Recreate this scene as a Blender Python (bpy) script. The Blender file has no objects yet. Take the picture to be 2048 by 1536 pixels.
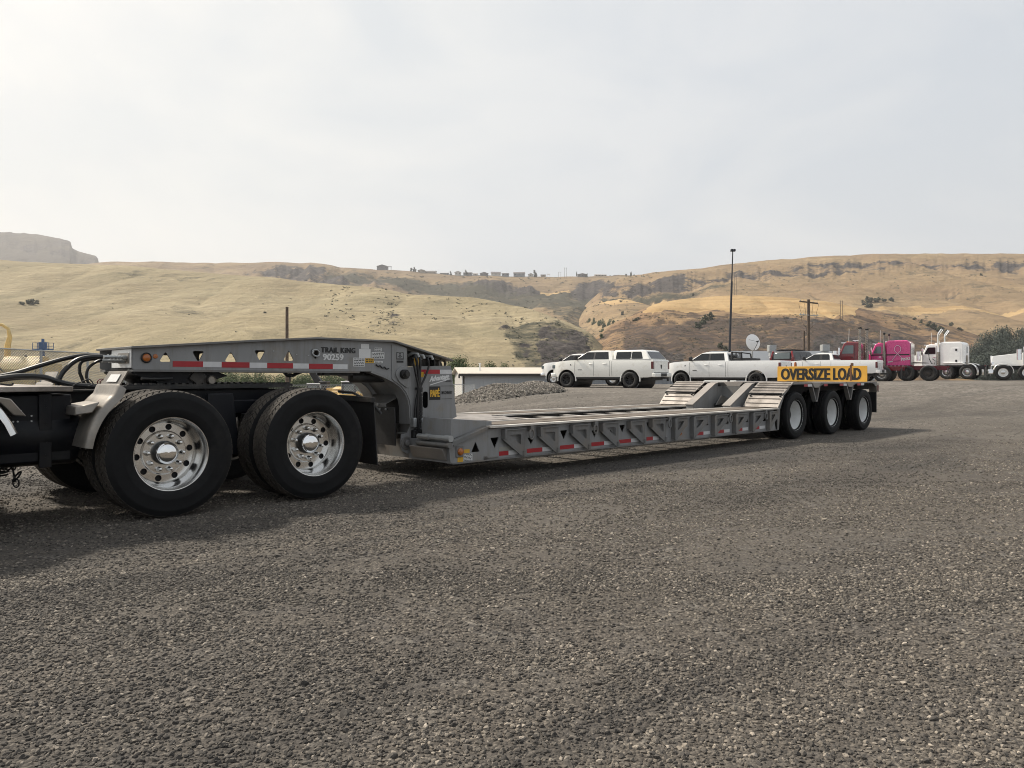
import bpy, bmesh, math, random
from mathutils import Vector, Matrix, noise
from mathutils.geometry import tessellate_polygon

SC = bpy.context.scene
COL = SC.collection
R = math.radians
rnd = random.Random(7)

# ------------------------------------------------------------------ camera
F = 1538.0          # focal length in pixels of the 2048 px wide photograph
HY = 750.0          # row of the horizon
CH = 1.172          # eye height
cam_d = bpy.data.cameras.new('camera')
cam = bpy.data.objects.new('camera', cam_d)
COL.objects.link(cam)
cam.location = (0, 0, CH)
cam.rotation_euler = (R(90), 0, 0)
cam_d.sensor_width = 36
cam_d.lens = 36 * F / 2048
cam_d.shift_y = -(768 - HY) / 2048
cam_d.clip_start = 0.05
cam_d.clip_end = 9000
SC.camera = cam
SC.render.resolution_x, SC.render.resolution_y = 1024, 768

# ------------------------------------------------------------------ light
SUN_AZ = (-0.85, 0.53)      # horizontal direction towards the sun
SUN_EL = 43.5
wd = bpy.data.worlds.new('World')
SC.world = wd
wd.use_nodes = True
nt = wd.node_tree
nt.nodes.clear()
wo = nt.nodes.new('ShaderNodeOutputWorld')
bg = nt.nodes.new('ShaderNodeBackground')
sky = nt.nodes.new('ShaderNodeTexSky')
sky.sky_type = 'NISHITA'
sky.sun_disc = False
sky.sun_elevation = R(SUN_EL)
sky.sun_rotation = math.atan2(SUN_AZ[0], SUN_AZ[1])
sky.air_density = 1.6
sky.dust_density = 6.0
sky.ozone_density = 1.0
sc_ = nt.nodes.new('ShaderNodeVectorMath'); sc_.operation = 'SCALE'; sc_.inputs['Scale'].default_value = 0.10
nt.links.new(sky.outputs[0], sc_.inputs[0])
tc = nt.nodes.new('ShaderNodeTexCoord')
mp = nt.nodes.new('ShaderNodeMapping'); mp.inputs['Scale'].default_value = (1, 1, 2.2)
nt.links.new(tc.outputs['Generated'], mp.inputs[0])
nz = nt.nodes.new('ShaderNodeTexNoise')
nz.inputs['Scale'].default_value = 2.6; nz.inputs['Detail'].default_value = 7; nz.inputs['Roughness'].default_value = .52
nz.inputs['Distortion'].default_value = .5
nt.links.new(mp.outputs[0], nz.inputs['Vector'])
rp = nt.nodes.new('ShaderNodeValToRGB')
rp.color_ramp.elements[0].position = .40; rp.color_ramp.elements[0].color = (.552, .58, .605, 1)
rp.color_ramp.elements[1].position = .60; rp.color_ramp.elements[1].color = (.648, .654, .65, 1)
nt.links.new(nz.outputs['Fac'], rp.inputs[0])
mx = nt.nodes.new('ShaderNodeMix'); mx.data_type = 'RGBA'
mx.inputs['Factor'].default_value = .86
nt.links.new(sc_.outputs[0], mx.inputs['A'])
nt.links.new(rp.outputs[0], mx.inputs['B'])
# smoke scatters the sun forward: the sky is warmer and brighter round the sun and cooler away from it
_ce = math.cos(R(SUN_EL)); _nn = math.hypot(*SUN_AZ)
dt = nt.nodes.new('ShaderNodeVectorMath'); dt.operation = 'DOT_PRODUCT'
dt.inputs[1].default_value = (SUN_AZ[0] / _nn * _ce, SUN_AZ[1] / _nn * _ce, math.sin(R(SUN_EL)))
nrm = nt.nodes.new('ShaderNodeVectorMath'); nrm.operation = 'NORMALIZE'
nt.links.new(tc.outputs['Generated'], nrm.inputs[0]); nt.links.new(nrm.outputs[0], dt.inputs[0])
gr = nt.nodes.new('ShaderNodeValToRGB')
gr.color_ramp.interpolation = 'EASE'
for e_, (p_, c_) in zip((gr.color_ramp.elements[0], gr.color_ramp.elements[1], gr.color_ramp.elements.new(.72), gr.color_ramp.elements.new(.90)),
                        ((0, (.95, .96, .985)), (1, (1.22, 1.20, 1.15)), (.72, (.95, .965, .995)), (.90, (1.03, 1.025, 1.01)))):
    e_.position = p_; e_.color = (*c_, 1)
mr = nt.nodes.new('ShaderNodeMapRange'); mr.inputs['From Min'].default_value = -1; mr.inputs['From Max'].default_value = 1
nt.links.new(dt.outputs['Value'], mr.inputs['Value']); nt.links.new(mr.outputs[0], gr.inputs[0])
ml = nt.nodes.new('ShaderNodeMix'); ml.data_type = 'RGBA'; ml.blend_type = 'MULTIPLY'; ml.inputs['Factor'].default_value = 1
nt.links.new(mx.outputs['Result'], ml.inputs['A']); nt.links.new(gr.outputs[0], ml.inputs['B'])
nt.links.new(ml.outputs['Result'], bg.inputs[0])
bg.inputs[1].default_value = 1.0
nt.links.new(bg.outputs[0], wo.inputs[0])

sl = bpy.data.lights.new('sun', 'SUN')
sl.energy = 5.0
sl.angle = R(5.0)
sl.color = (1, .915, .79)
so = bpy.data.objects.new('sun', sl)
COL.objects.link(so)
ce = math.cos(R(SUN_EL))
n_ = math.hypot(*SUN_AZ)
SUNDIR = Vector((SUN_AZ[0] / n_ * ce, SUN_AZ[1] / n_ * ce, math.sin(R(SUN_EL))))
so.rotation_euler = SUNDIR.to_track_quat('Z', 'Y').to_euler()
so.location = (-30, 20, 40)

vs = SC.view_settings
vs.view_transform = 'Standard'
vs.look = 'None'
vs.exposure = 0.38
vs.gamma = 1
vs.use_curve_mapping = False
SC.render.engine = 'CYCLES'
SC.cycles.use_denoising = True
try:
    SC.cycles.denoiser = 'OPENIMAGEDENOISE'
except Exception:
    pass
SC.cycles.pixel_filter_type = 'BLACKMAN_HARRIS'
SC.cycles.filter_width = 1.0
SC.cycles.max_bounces = 6
SC.cycles.diffuse_bounces = 3
SC.cycles.glossy_bounces = 3
SC.cycles.transmission_bounces = 4
SC.cycles.volume_bounces = 0
SC.cycles.transparent_max_bounces = 8

# ------------------------------------------------------------------ projection helpers (photograph pixel -> place)
U = Vector((.7157, .6984)); N = Vector((-.6984, .7157)); O = Vector((-2.768, 6.28))
ROTZ = math.atan2(U.y, U.x)


def P(px, py, y=0.0):
    """Point of the truck and trailer's own frame, on its vertical plane y, seen at a pixel: (x, z)."""
    d = Vector(((px - 1024) / F, 1.0))
    t = (O.dot(N) + y) / d.dot(N)
    return (t * d.dot(U) - O.dot(U), CH - (py - HY) / F * t)


def PX(px, y=0.0):
    return P(px, HY, y)[0]


def W(px, py, Y):
    return Vector(((px - 1024) / F * Y, Y, CH - (py - HY) / F * Y))


def ss(a, b, x):
    t = min(1, max(0, (x - a) / (b - a)))
    return t * t * (3 - 2 * t)


def lerp(a, b, t):
    return a + (b - a) * t


def interp(pts, x):
    if x <= pts[0][0]:
        return pts[0][1]
    for (a, b), (c, d) in zip(pts, pts[1:]):
        if x <= c:
            return b + (d - b) * (x - a) / (c - a)
    return pts[-1][1]


def smooth_interp(pts, x):
    """Catmull-Rom like interpolation of y over x."""
    if x <= pts[0][0]:
        return pts[0][1]
    if x >= pts[-1][0]:
        return pts[-1][1]
    for i in range(len(pts) - 1):
        a, b = pts[i], pts[i + 1]
        if x <= b[0]:
            h = b[0] - a[0]
            t = (x - a[0]) / h
            def slope(k):
                if k <= 0 or k >= len(pts) - 1:
                    return 0 if len(pts) < 3 else (pts[min(k + 1, len(pts) - 1)][1] - pts[max(k - 1, 0)][1]) / (pts[min(k + 1, len(pts) - 1)][0] - pts[max(k - 1, 0)][0])
                l = (pts[k][1] - pts[k - 1][1]) / (pts[k][0] - pts[k - 1][0])
                r = (pts[k + 1][1] - pts[k][1]) / (pts[k + 1][0] - pts[k][0])
                return 0 if l * r <= 0 else 2 * l * r / (l + r)
            m0, m1 = slope(i) * h, slope(i + 1) * h
            t2, t3 = t * t, t * t * t
            return (2 * t3 - 3 * t2 + 1) * a[1] + (t3 - 2 * t2 + t) * m0 + (-2 * t3 + 3 * t2) * b[1] + (t3 - t2) * m1
    return pts[-1][1]


# ------------------------------------------------------------------ objects and tags
def tag(o, label=None, cat=None, group=None, kind=None):
    if label: o['label'] = label
    if cat: o['category'] = cat
    if group: o['group'] = group
    if kind: o['kind'] = kind
    return o


def thing(name, label, cat, loc=(0, 0, 0), rz=0, group=None):
    o = bpy.data.objects.new(name, None)
    o.empty_display_size = .2
    COL.objects.link(o)
    o.location = loc
    o.rotation_euler = (0, 0, rz)
    return tag(o, label, cat, group)


def copy_tree(o, parent=None):
    c = o.copy()
    COL.objects.link(c)
    c.parent = parent
    for ch in list(o.children):
        copy_tree(ch, c)
    return c


class MB:
    def __init__(s):
        s.v = []; s.f = []

    def add(s, vs, fs):
        b = len(s.v)
        s.v += [tuple(v) for v in vs]
        s.f += [tuple(b + i for i in f) for f in fs]
        return s

    def box(s, x0, x1, y0, y1, z0, z1):
        return s.add([(x0, y0, z0), (x1, y0, z0), (x1, y1, z0), (x0, y1, z0), (x0, y0, z1), (x1, y0, z1), (x1, y1, z1), (x0, y1, z1)],
                     [(0, 3, 2, 1), (4, 5, 6, 7), (0, 1, 5, 4), (1, 2, 6, 5), (2, 3, 7, 6), (3, 0, 4, 7)])

    def hexa(s, p):
        return s.add(p, [(0, 3, 2, 1), (4, 5, 6, 7), (0, 1, 5, 4), (1, 2, 6, 5), (2, 3, 7, 6), (3, 0, 4, 7)])

    def bar(s, p0, p1, w, h, up=(0, 0, 1)):
        p0, p1 = Vector(p0), Vector(p1)
        d = (p1 - p0).normalized()
        up = Vector(up)
        if abs(d.dot(up)) > .98:
            up = Vector((1, 0, 0))
        a = d.cross(up).normalized()
        b = a.cross(d)
        vs = []
        for p in (p0, p1):
            for sa, sb in ((-1, -1), (1, -1), (1, 1), (-1, 1)):
                vs.append(p + a * (sa * w / 2) + b * (sb * h / 2))
        return s.add(vs, [(0, 3, 2, 1), (4, 5, 6, 7), (0, 1, 5, 4), (1, 2, 6, 5), (2, 3, 7, 6), (3, 0, 4, 7)])

    def cyl(s, p0, p1, r, n=16, r1=None, caps=True):
        return s.tube([p0, p1], [r, r if r1 is None else r1], n, caps)

    def tube(s, path, r, n=8, caps=True):
        path = [Vector(p) for p in path]
        rr = r if isinstance(r, (list, tuple)) else [r] * len(path)
        m = len(path)
        t0 = (path[1] - path[0]).normalized()
        a = t0.cross(Vector((0, 0, 1)))
        if a.length < .05:
            a = t0.cross(Vector((1, 0, 0)))
        a.normalize()
        vs = []
        for i in range(m):
            t = (path[min(i + 1, m - 1)] - path[max(i - 1, 0)])
            if t.length < 1e-9: t = t0
            t = t.normalized()
            a = (a - t * a.dot(t))
            a.normalize()
            b = t.cross(a)
            for k in range(n):
                w = 2 * math.pi * k / n
                vs.append(path[i] + (a * math.cos(w) + b * math.sin(w)) * rr[i])
        fs = []
        for i in range(m - 1):
            for k in range(n):
                fs.append((i * n + k, i * n + (k + 1) % n, (i + 1) * n + (k + 1) % n, (i + 1) * n + k))
        if caps:
            fs.append(tuple(range(n - 1, -1, -1)))
            fs.append(tuple((m - 1) * n + k for k in range(n)))
        return s.add(vs, fs)

    def lathe(s, prof, n=32, o=(0, 0, 0), axis='y', a0=0, a1=None, caps=False):
        """prof: (radius, height along axis). A full turn, or the arc a0..a1."""
        vs = []; fs = []
        full = a1 is None
        k = n if full else n + 1
        for i in range(k):
            w = (2 * math.pi * i / n) if full else a0 + (a1 - a0) * i / n
            c, si = math.cos(w), math.sin(w)
            for r, h in prof:
                if axis == 'y': v = (r * c, h, r * si)
                elif axis == 'z': v = (r * c, r * si, h)
                else: v = (h, r * c, r * si)
                vs.append((v[0] + o[0], v[1] + o[1], v[2] + o[2]))
        m = len(prof)
        for i in range(n):
            j = (i + 1) % k
            for q in range(m - 1):
                fs.append((i * m + q, j * m + q, j * m + q + 1, i * m + q + 1))
        return s.add(vs, fs)

    def prism(s, outer, d0, d1, plane='xz', holes=()):
        loops = [list(outer)] + [list(h) for h in holes]
        flat = [p for l in loops for p in l]
        tris = tessellate_polygon([[Vector((p[0], p[1], 0)) for p in l] for l in loops])
        def mk(p, d):
            if plane == 'xz': return (p[0], d, p[1])
            if plane == 'yz': return (d, p[0], p[1])
            return (p[0], p[1], d)
        n = len(flat)
        vs = [mk(p, d0) for p in flat] + [mk(p, d1) for p in flat]
        if not holes:
            fs = [tuple(range(n)), tuple(range(2 * n - 1, n - 1, -1))] if n <= 4 else [tuple(t) for t in tris] + [(t[2] + n, t[1] + n, t[0] + n) for t in tris]
        else:
            fs = [tuple(t) for t in tris] + [(t[2] + n, t[1] + n, t[0] + n) for t in tris]
        b = 0
        for l in loops:
            m = len(l)
            for i in range(m):
                j = (i + 1) % m
                fs.append((b + i, b + j, b + j + n, b + i + n))
            b += m
        return s.add(vs, fs)

    def loft(s, secs, caps=True, closed=True):
        m = len(secs[0])
        vs = [v for sec in secs for v in sec]
        fs = []
        for i in range(len(secs) - 1):
            for k in range(m if closed else m - 1):
                fs.append((i * m + k, i * m + (k + 1) % m, (i + 1) * m + (k + 1) % m, (i + 1) * m + k))
        if caps:
            fs.append(tuple(range(m - 1, -1, -1)))
            fs.append(tuple((len(secs) - 1) * m + k for k in range(m)))
        return s.add(vs, fs)

    def xf(s, M):
        s.v = [tuple(M @ Vector(v)) for v in s.v]
        return s

    def mesh(s, name, smooth=True, angle=35, recalc=True):
        me = bpy.data.meshes.new(name)
        me.from_pydata(s.v, [], s.f)
        if recalc:
            bm = bmesh.new()
            bm.from_mesh(me)
            bmesh.ops.recalc_face_normals(bm, faces=bm.faces)
            bm.to_mesh(me)
            bm.free()
        if smooth and len(me.polygons):
            me.polygons.foreach_set('use_smooth', [True] * len(me.polygons))
            me.set_sharp_from_angle(angle=R(angle))
        me.update()
        return me

    def build(s, name, mat, parent=None, bevel=0, seg=2, smooth=True, angle=35, loc=None, recalc=True):
        me = s.mesh(name, smooth, angle, recalc)
        return mkobj(name, me, mat, parent, bevel, seg, loc)


def mkobj(name, me, mat, parent=None, bevel=0, seg=2, loc=None):
    if mat is not None and not me.materials:
        for m in (mat if isinstance(mat, (list, tuple)) else [mat]):
            me.materials.append(m)
    o = bpy.data.objects.new(name, me)
    COL.objects.link(o)
    if parent is not None: o.parent = parent
    if loc is not None: o.location = loc
    if bevel:
        b = o.modifiers.new('bevel', 'BEVEL')
        b.width = bevel; b.segments = seg; b.limit_method = 'ANGLE'; b.angle_limit = R(40)
    return o


def sliced(b, name, cuts, warp, mat, parent, bevel=0, seg=2, angle=30):
    """Cut a builder's solid along planes so that it can be curved, then bend it with warp(v)."""
    me = b.mesh(name)
    bm = bmesh.new(); bm.from_mesh(me)
    bmesh.ops.dissolve_limit(bm, angle_limit=.01, verts=bm.verts, edges=bm.edges)
    for co, no in cuts:
        bmesh.ops.bisect_plane(bm, geom=bm.verts[:] + bm.edges[:] + bm.faces[:], plane_co=co, plane_no=no)
    for v in bm.verts: v.co = Vector(warp(v.co))
    bm.to_mesh(me); bm.free()
    me.polygons.foreach_set('use_smooth', [True] * len(me.polygons))
    me.set_sharp_from_angle(angle=R(angle))
    return mkobj(name, me, mat, parent, bevel, seg)


# ------------------------------------------------------------------ materials
MATS = {}


class NT:
    def __init__(s, name):
        s.m = bpy.data.materials.new(name)
        s.m.use_nodes = True
        s.t = s.m.node_tree
        s.t.nodes.clear()
        s.out = s.n('ShaderNodeOutputMaterial')
        s.b = s.n('ShaderNodeBsdfPrincipled')
        s.l(s.b.outputs[0], s.out.inputs[0])

    def n(s, t, **kw):
        x = s.t.nodes.new(t)
        for k, v in kw.items(): setattr(x, k, v)
        return x

    def l(s, a, b): s.t.links.new(a, b)

    def coord(s, kind='Object', scale=(1, 1, 1)):
        if kind == 'World':
            g = s.n('ShaderNodeNewGeometry'); o = g.outputs['Position']
        else:
            g = s.n('ShaderNodeTexCoord'); o = g.outputs[kind]
        if tuple(scale) == (1, 1, 1): return o
        m = s.n('ShaderNodeMapping'); m.inputs['Scale'].default_value = scale
        s.l(o, m.inputs[0]); return m.outputs[0]

    def noise(s, co, scale, detail=4, rough=.55, dist=0):
        x = s.n('ShaderNodeTexNoise')
        x.inputs['Scale'].default_value = scale; x.inputs['Detail'].default_value = detail
        x.inputs['Roughness'].default_value = rough; x.inputs['Distortion'].default_value = dist
        s.l(co, x.inputs['Vector']); return x.outputs['Fac']

    def vor(s, co, scale, feature='F1', out='Distance', rand=1):
        x = s.n('ShaderNodeTexVoronoi', feature=feature)
        x.inputs['Scale'].default_value = scale; x.inputs['Randomness'].default_value = rand
        s.l(co, x.inputs['Vector']); return x.outputs[out]

    def ramp(s, fac, stops):
        x = s.n('ShaderNodeValToRGB')
        e = x.color_ramp.elements
        while len(e) < len(stops): e.new(.5)
        for k, (p, c) in zip(e, stops):
            k.position = p
            k.color = (c, c, c, 1) if isinstance(c, (int, float)) else (*c, 1)
        s.l(fac, x.inputs[0]); return x.outputs[0]

    def mix(s, fac, a, b, mode='MIX'):
        x = s.n('ShaderNodeMix', data_type='RGBA', blend_type=mode)
        for k, v in (('Factor', fac), ('A', a), ('B', b)):
            if isinstance(v, (int, float)): x.inputs[k].default_value = v if k == 'Factor' else (v, v, v, 1)
            elif isinstance(v, tuple): x.inputs[k].default_value = (*v, 1)
            else: s.l(v, x.inputs[k])
        return x.outputs['Result']

    def math(s, op, a, b=0):
        x = s.n('ShaderNodeMath', operation=op)
        for i, v in enumerate((a, b)):
            if isinstance(v, (int, float)): x.inputs[i].default_value = v
            else: s.l(v, x.inputs[i])
        return x.outputs[0]

    def attr(s, name):
        x = s.n('ShaderNodeAttribute', attribute_name=name); return x.outputs['Fac']

    def bump(s, h, strength=.3, dist=.02):
        x = s.n('ShaderNodeBump'); x.inputs['Strength'].default_value = strength; x.inputs['Distance'].default_value = dist
        s.l(h, x.inputs['Height']); s.l(x.outputs[0], s.b.inputs['Normal'])

    def set(s, **kw):
        for k, v in kw.items():
            i = s.b.inputs[k.replace('_', ' ')]
            if isinstance(v, (int, float)): i.default_value = v
            elif isinstance(v, tuple): i.default_value = (*v, 1)
            else: s.l(v, i)
        return s


def pm(name, col, rough=.5, metal=0, var=.12, vscale=3, dirt=None, dscale=2.5, damt=.5, bump=0, bscale=60, coat=0, rvar=.12, spec=.5, streak=None):
    """A painted or metal surface: base colour with faint uneven tone, optional dust / rust patches, uneven gloss, fine relief."""
    t = NT(name)
    co = t.coord()
    c2 = tuple(x * (1 - var) for x in col)
    c = t.mix(t.ramp(t.noise(co, vscale, 5), [(.35, 0), (.65, 1)]), col, c2)
    if dirt:
        dm = t.ramp(t.noise(co, dscale, 8, .68), [(.62 - damt * .3, 0), (.78 - damt * .2, 1)])
        c = t.mix(t.math('MULTIPLY', dm, .8), c, dirt)
    if streak:
        c = t.mix(t.ramp(t.noise(t.coord('Object', (9, 9, .9)), 1.0, 6, .7, .4), [(.50, 0), (.68, .55)]), c, streak)
        c = t.mix(t.ramp(t.noise(co, 38, 6, .8), [(.60, 0), (.70, .5)]), c, tuple(x * .45 for x in col))
    t.set(Base_Color=c, Metallic=metal)
    t.b.inputs['Specular IOR Level'].default_value = spec
    rr = t.noise(co, vscale * 4, 4)
    t.set(Roughness=t.math('ADD', t.math('MULTIPLY', rr, rvar * 2), max(.02, rough - rvar)))
    if coat:
        t.b.inputs['Coat Weight'].default_value = coat
        t.b.inputs['Coat Roughness'].default_value = .08
    if bump:
        t.bump(t.noise(co, bscale, 4), bump, .01)
    MATS[name] = t.m
    return t.m


M_gray = pm('trailer_gray_paint', (.25, .252, .253), .42, 0, .14, 2, dirt=(.22, .19, .15), damt=.25, bump=.05, streak=(.15, .135, .115))
M_gray2 = pm('dusty_gray_steel', (.17, .169, .166), .5, 0, .2, 4, dirt=(.20, .165, .13), damt=.5, streak=(.11, .095, .08))
M_darksteel = pm('grimy_dark_steel', (.014, .014, .014), .55, .1, .3, 4, dirt=(.07, .06, .05), damt=.35, bump=.1)
M_black = pm('black_frame_paint', (.005, .006, .009), .42, 0, .3, 3, dirt=(.02, .019, .018), damt=.3, spec=.22)
M_rubber = pm('tyre_rubber', (.0075, .0078, .0085), .66, 0, .25, 6, dirt=(.02, .0185, .017), damt=.25, bump=.06, spec=.22)
M_tread = pm('dusty_tread_rubber', (.030, .028, .026), .85, 0, .3, 8, dirt=(.095, .082, .068), damt=.9, bump=.1, spec=.2)
M_hose = pm('hose_rubber', (.012, .012, .013), .45, 0, .3, 8, dirt=(.05, .045, .04), damt=.35)
M_alu = pm('polished_aluminium', (.74, .735, .72), .20, 1, .06, 6, dirt=(.50, .46, .41), damt=.10, rvar=.05)
M_alu2 = pm('brushed_aluminium', (.25, .23, .205), .38, .6, .15, 7, dirt=(.38, .33, .27), damt=.45, bump=.05, bscale=120)
M_stack = pm('heat_stained_stack', (.34, .31, .28), .28, .75, .15, 4, dirt=(.16, .12, .09), damt=.4)
M_chrome = pm('chrome', (.86, .86, .86), .045, 1, .03, 3, rvar=.02)
M_wrim = pm('white_rim_paint', (.87, .88, .87), .4, 0, .1, 5, dirt=(.42, .38, .32), damt=.25)
M_tread_plate = pm('dusty_deck_plate', (.30, .275, .25), .55, .2, .25, 5, dirt=(.40, .35, .305), damt=.6, bump=.15, bscale=90)
M_worn = pm('worn_steel_edge', (.68, .64, .58), .45, .25, .2, 5, dirt=(.35, .29, .23), damt=.4)
M_red = pm('red_reflective_tape', (.36, .012, .02), .35, 0, .12, 12)
M_white = pm('white_reflective_tape', (.62, .62, .62), .4, 0, .12, 12)
M_decal_w = pm('white_decal', (.66, .66, .65), .5, 0, .06, 10)
M_decal_y = pm('yellow_decal', (.62, .36, .03), .5, 0, .1, 20)
M_decal_k = pm('black_decal', (.012, .012, .013), .45, 0, .1, 10)
M_amber = pm('amber_lens', (.40, .11, .012), .18, 0, .2, 20, coat=.5)
M_redlens = pm('red_lens', (.11, .005, .006), .15, 0, .2, 20, coat=.5)
M_rust = pm('rusty_steel', (.20, .10, .055), .75, .2, .4, 9, dirt=(.09, .05, .03), damt=.5, bump=.2)
M_yellow = pm('sign_yellow', (.74, .40, .055), .5, 0, .06, 4, dirt=(.58, .36, .12), damt=.25)
M_cat = pm('machine_yellow', (.60, .36, .06), .45, 0, .12, 3, dirt=(.35, .25, .13), damt=.4)
M_tan = pm('faded_machine_yellow', (.72, .53, .22), .55, 0, .15, 3, dirt=(.33, .26, .15), damt=.5)
M_carw = pm('white_car_paint', (.88, .88, .865), .25, 0, .03, 2, dirt=(.66, .62, .55), damt=.12, coat=.6)
M_cream = pm('cream_white_car_paint', (.87, .86, .81), .25, 0, .03, 2, dirt=(.62, .57, .48), damt=.16, coat=.6)
M_trim = pm('black_trim_plastic', (.015, .015, .016), .5, 0, .2, 6)
M_glass = pm('tinted_glass', (.012, .014, .015), .05, 0, .3, 1, coat=.25, rvar=.015, spec=.4)
M_glassl = pm('lighter_glass', (.12, .15, .155), .05, 0, .3, 1.2, coat=.9, rvar=.02)
M_maroon = pm('maroon_truck_paint', (.17, .010, .018), .22, 0, .1, 2, coat=.8)
M_pink = pm('pink_truck_paint', (.70, .055, .25), .28, 0, .04, 2, coat=.7)
M_redsuv = pm('red_suv_paint', (.28, .015, .02), .3, 0, .1, 2, coat=.7)
M_crimson = pm('dark_red_frame_paint', (.17, .012, .025), .5, 0, .3, 4, dirt=(.10, .05, .05), damt=.4)
M_wood_pole = pm('weathered_pole_wood', (.13, .095, .07), .85, 0, .4, 6, bump=.3, bscale=25)
M_galv = pm('galvanised_steel', (.42, .43, .43), .5, .6, .15, 6)
M_polemetal = pm('dark_pole_paint', (.03, .035, .045), .45, .2, .1, 3)
M_bluem = pm('blue_machine_paint', (.07, .13, .26), .5, 0, .1, 3, dirt=(.2, .2, .2), damt=.2)


def mat_wood():
    t = NT('worn_deck_planks')
    co = t.coord('Object', (1.2, 26, 26))
    g = t.noise(co, 1.0, 8, .7, 1.2)
    c = t.ramp(g, [(.28, (.045, .034, .026)), (.5, (.115, .092, .072)), (.72, (.19, .158, .128))])
    d = t.ramp(t.noise(t.coord(), 1.6, 6, .6), [(.4, 0), (.7, .55)])
    c = t.mix(d, c, (.18, .155, .13))
    t.set(Base_Color=c, Roughness=.85)
    t.bump(g, .5, .012)
    return t.m


M_wood = mat_wood()


def mat_diamond():
    """Chequer plate: raised lozenges in two directions as fine relief on worn steel."""
    t = NT('chequer_plate_steel')
    co = t.coord()
    w1 = t.n('ShaderNodeTexChecker'); w1.inputs['Scale'].default_value = 24
    t.l(co, w1.inputs['Vector'])
    ma = t.coord('Object', (34, 90, 34)); mb = t.coord('Object', (90, 34, 90))
    a = t.ramp(t.vor(ma, 1, rand=.15), [(.18, 1), (.34, 0)])
    b = t.ramp(t.vor(mb, 1, rand=.15), [(.18, 1), (.34, 0)])
    h = t.mix(w1.outputs['Fac'], a, b)
    d = t.ramp(t.noise(co, 3, 7, .65), [(.36, (.15, .132, .115)), (.5, (.265, .238, .215)), (.64, (.345, .312, .285))])
    c = t.mix(t.math('MULTIPLY', h, .4), d, (.44, .405, .37))
    t.set(Base_Color=c, Roughness=.5, Metallic=.3)
    t.bump(h, .4, .006)
    return t.m


M_dia = mat_diamond()


def text_obj(s, w, h, origin, xd, yd, mat, parent, name='lettering', bold=0.0, extrude=.0015, shear=0.0, spacing=1.0, heavy=0):
    """Lettering cut to exactly w x h, standing at origin (lower left) with directions xd, yd."""
    cu = bpy.data.curves.new(name, 'FONT')
    cu.body = s
    cu.size = 1
    cu.offset = bold
    cu.shear = shear
    cu.space_character = spacing
    cu.resolution_u = 3
    to = bpy.data.objects.new(name, cu)
    COL.objects.link(to)
    dg = bpy.context.evaluated_depsgraph_get()
    me = bpy.data.meshes.new_from_object(to.evaluated_get(dg))
    bpy.data.objects.remove(to)
    bpy.data.curves.remove(cu)
    me.materials.clear()
    me.name = name
    xs = [v.co.x for v in me.vertices]; ys = [v.co.y for v in me.vertices]
    x0, x1, y0, y1 = min(xs), max(xs), min(ys), max(ys)
    xd, yd, o = Vector(xd).normalized(), Vector(yd).normalized(), Vector(origin)
    zd = xd.cross(yd)
    for v in me.vertices:
        v.co = o + xd * ((v.co.x - x0) / (x1 - x0) * w) + yd * ((v.co.y - y0) / (y1 - y0) * h)
    bm = bmesh.new(); bm.from_mesh(me)
    if heavy:
        src = bm.faces[:]
        for k, dx in enumerate((-heavy, heavy)):
            d_ = bmesh.ops.duplicate(bm, geom=src)
            for g in d_['geom']:
                if isinstance(g, bmesh.types.BMVert): g.co += xd * dx + zd * (.0003 * (k + 1))
    r = bmesh.ops.extrude_face_region(bm, geom=bm.faces[:])
    for g in r['geom']:
        if isinstance(g, bmesh.types.BMVert): g.co += zd * extrude
    bm.to_mesh(me); bm.free()
    me.materials.append(mat)
    me.polygons.foreach_set('use_smooth', [False] * len(me.polygons))
    o2 = bpy.data.objects.new(name, me)
    COL.objects.link(o2)
    o2.parent = parent
    return o2
# ================================================================== SETTING: ground
def gz(X, Y):
    """Height of the gravel yard: flat under the trailer, a raised pad at the parked pickups, falling away at the far left."""
    A = .5 * ss(-2.6, 1.4, X) + .28 * ss(12, 20, X)
    z = ss(18, 35, Y) * A
    z -= 1.45 * ss(31, 42, Y) * (1 - ss(-2.6, 1.4, X))
    z -= 5.0 * ss(56, 95, Y) * ss(-10, 14, X) + 1.6 * ss(56, 95, Y) * (1 - ss(-10, 14, X))
    z += .035 * (noise.noise((X * .22, Y * .22, 1.7))) * (1 - ss(28, 34, Y))*ss(3, 9, abs(X - .6 * Y + 5) + 3)
    return z


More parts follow.
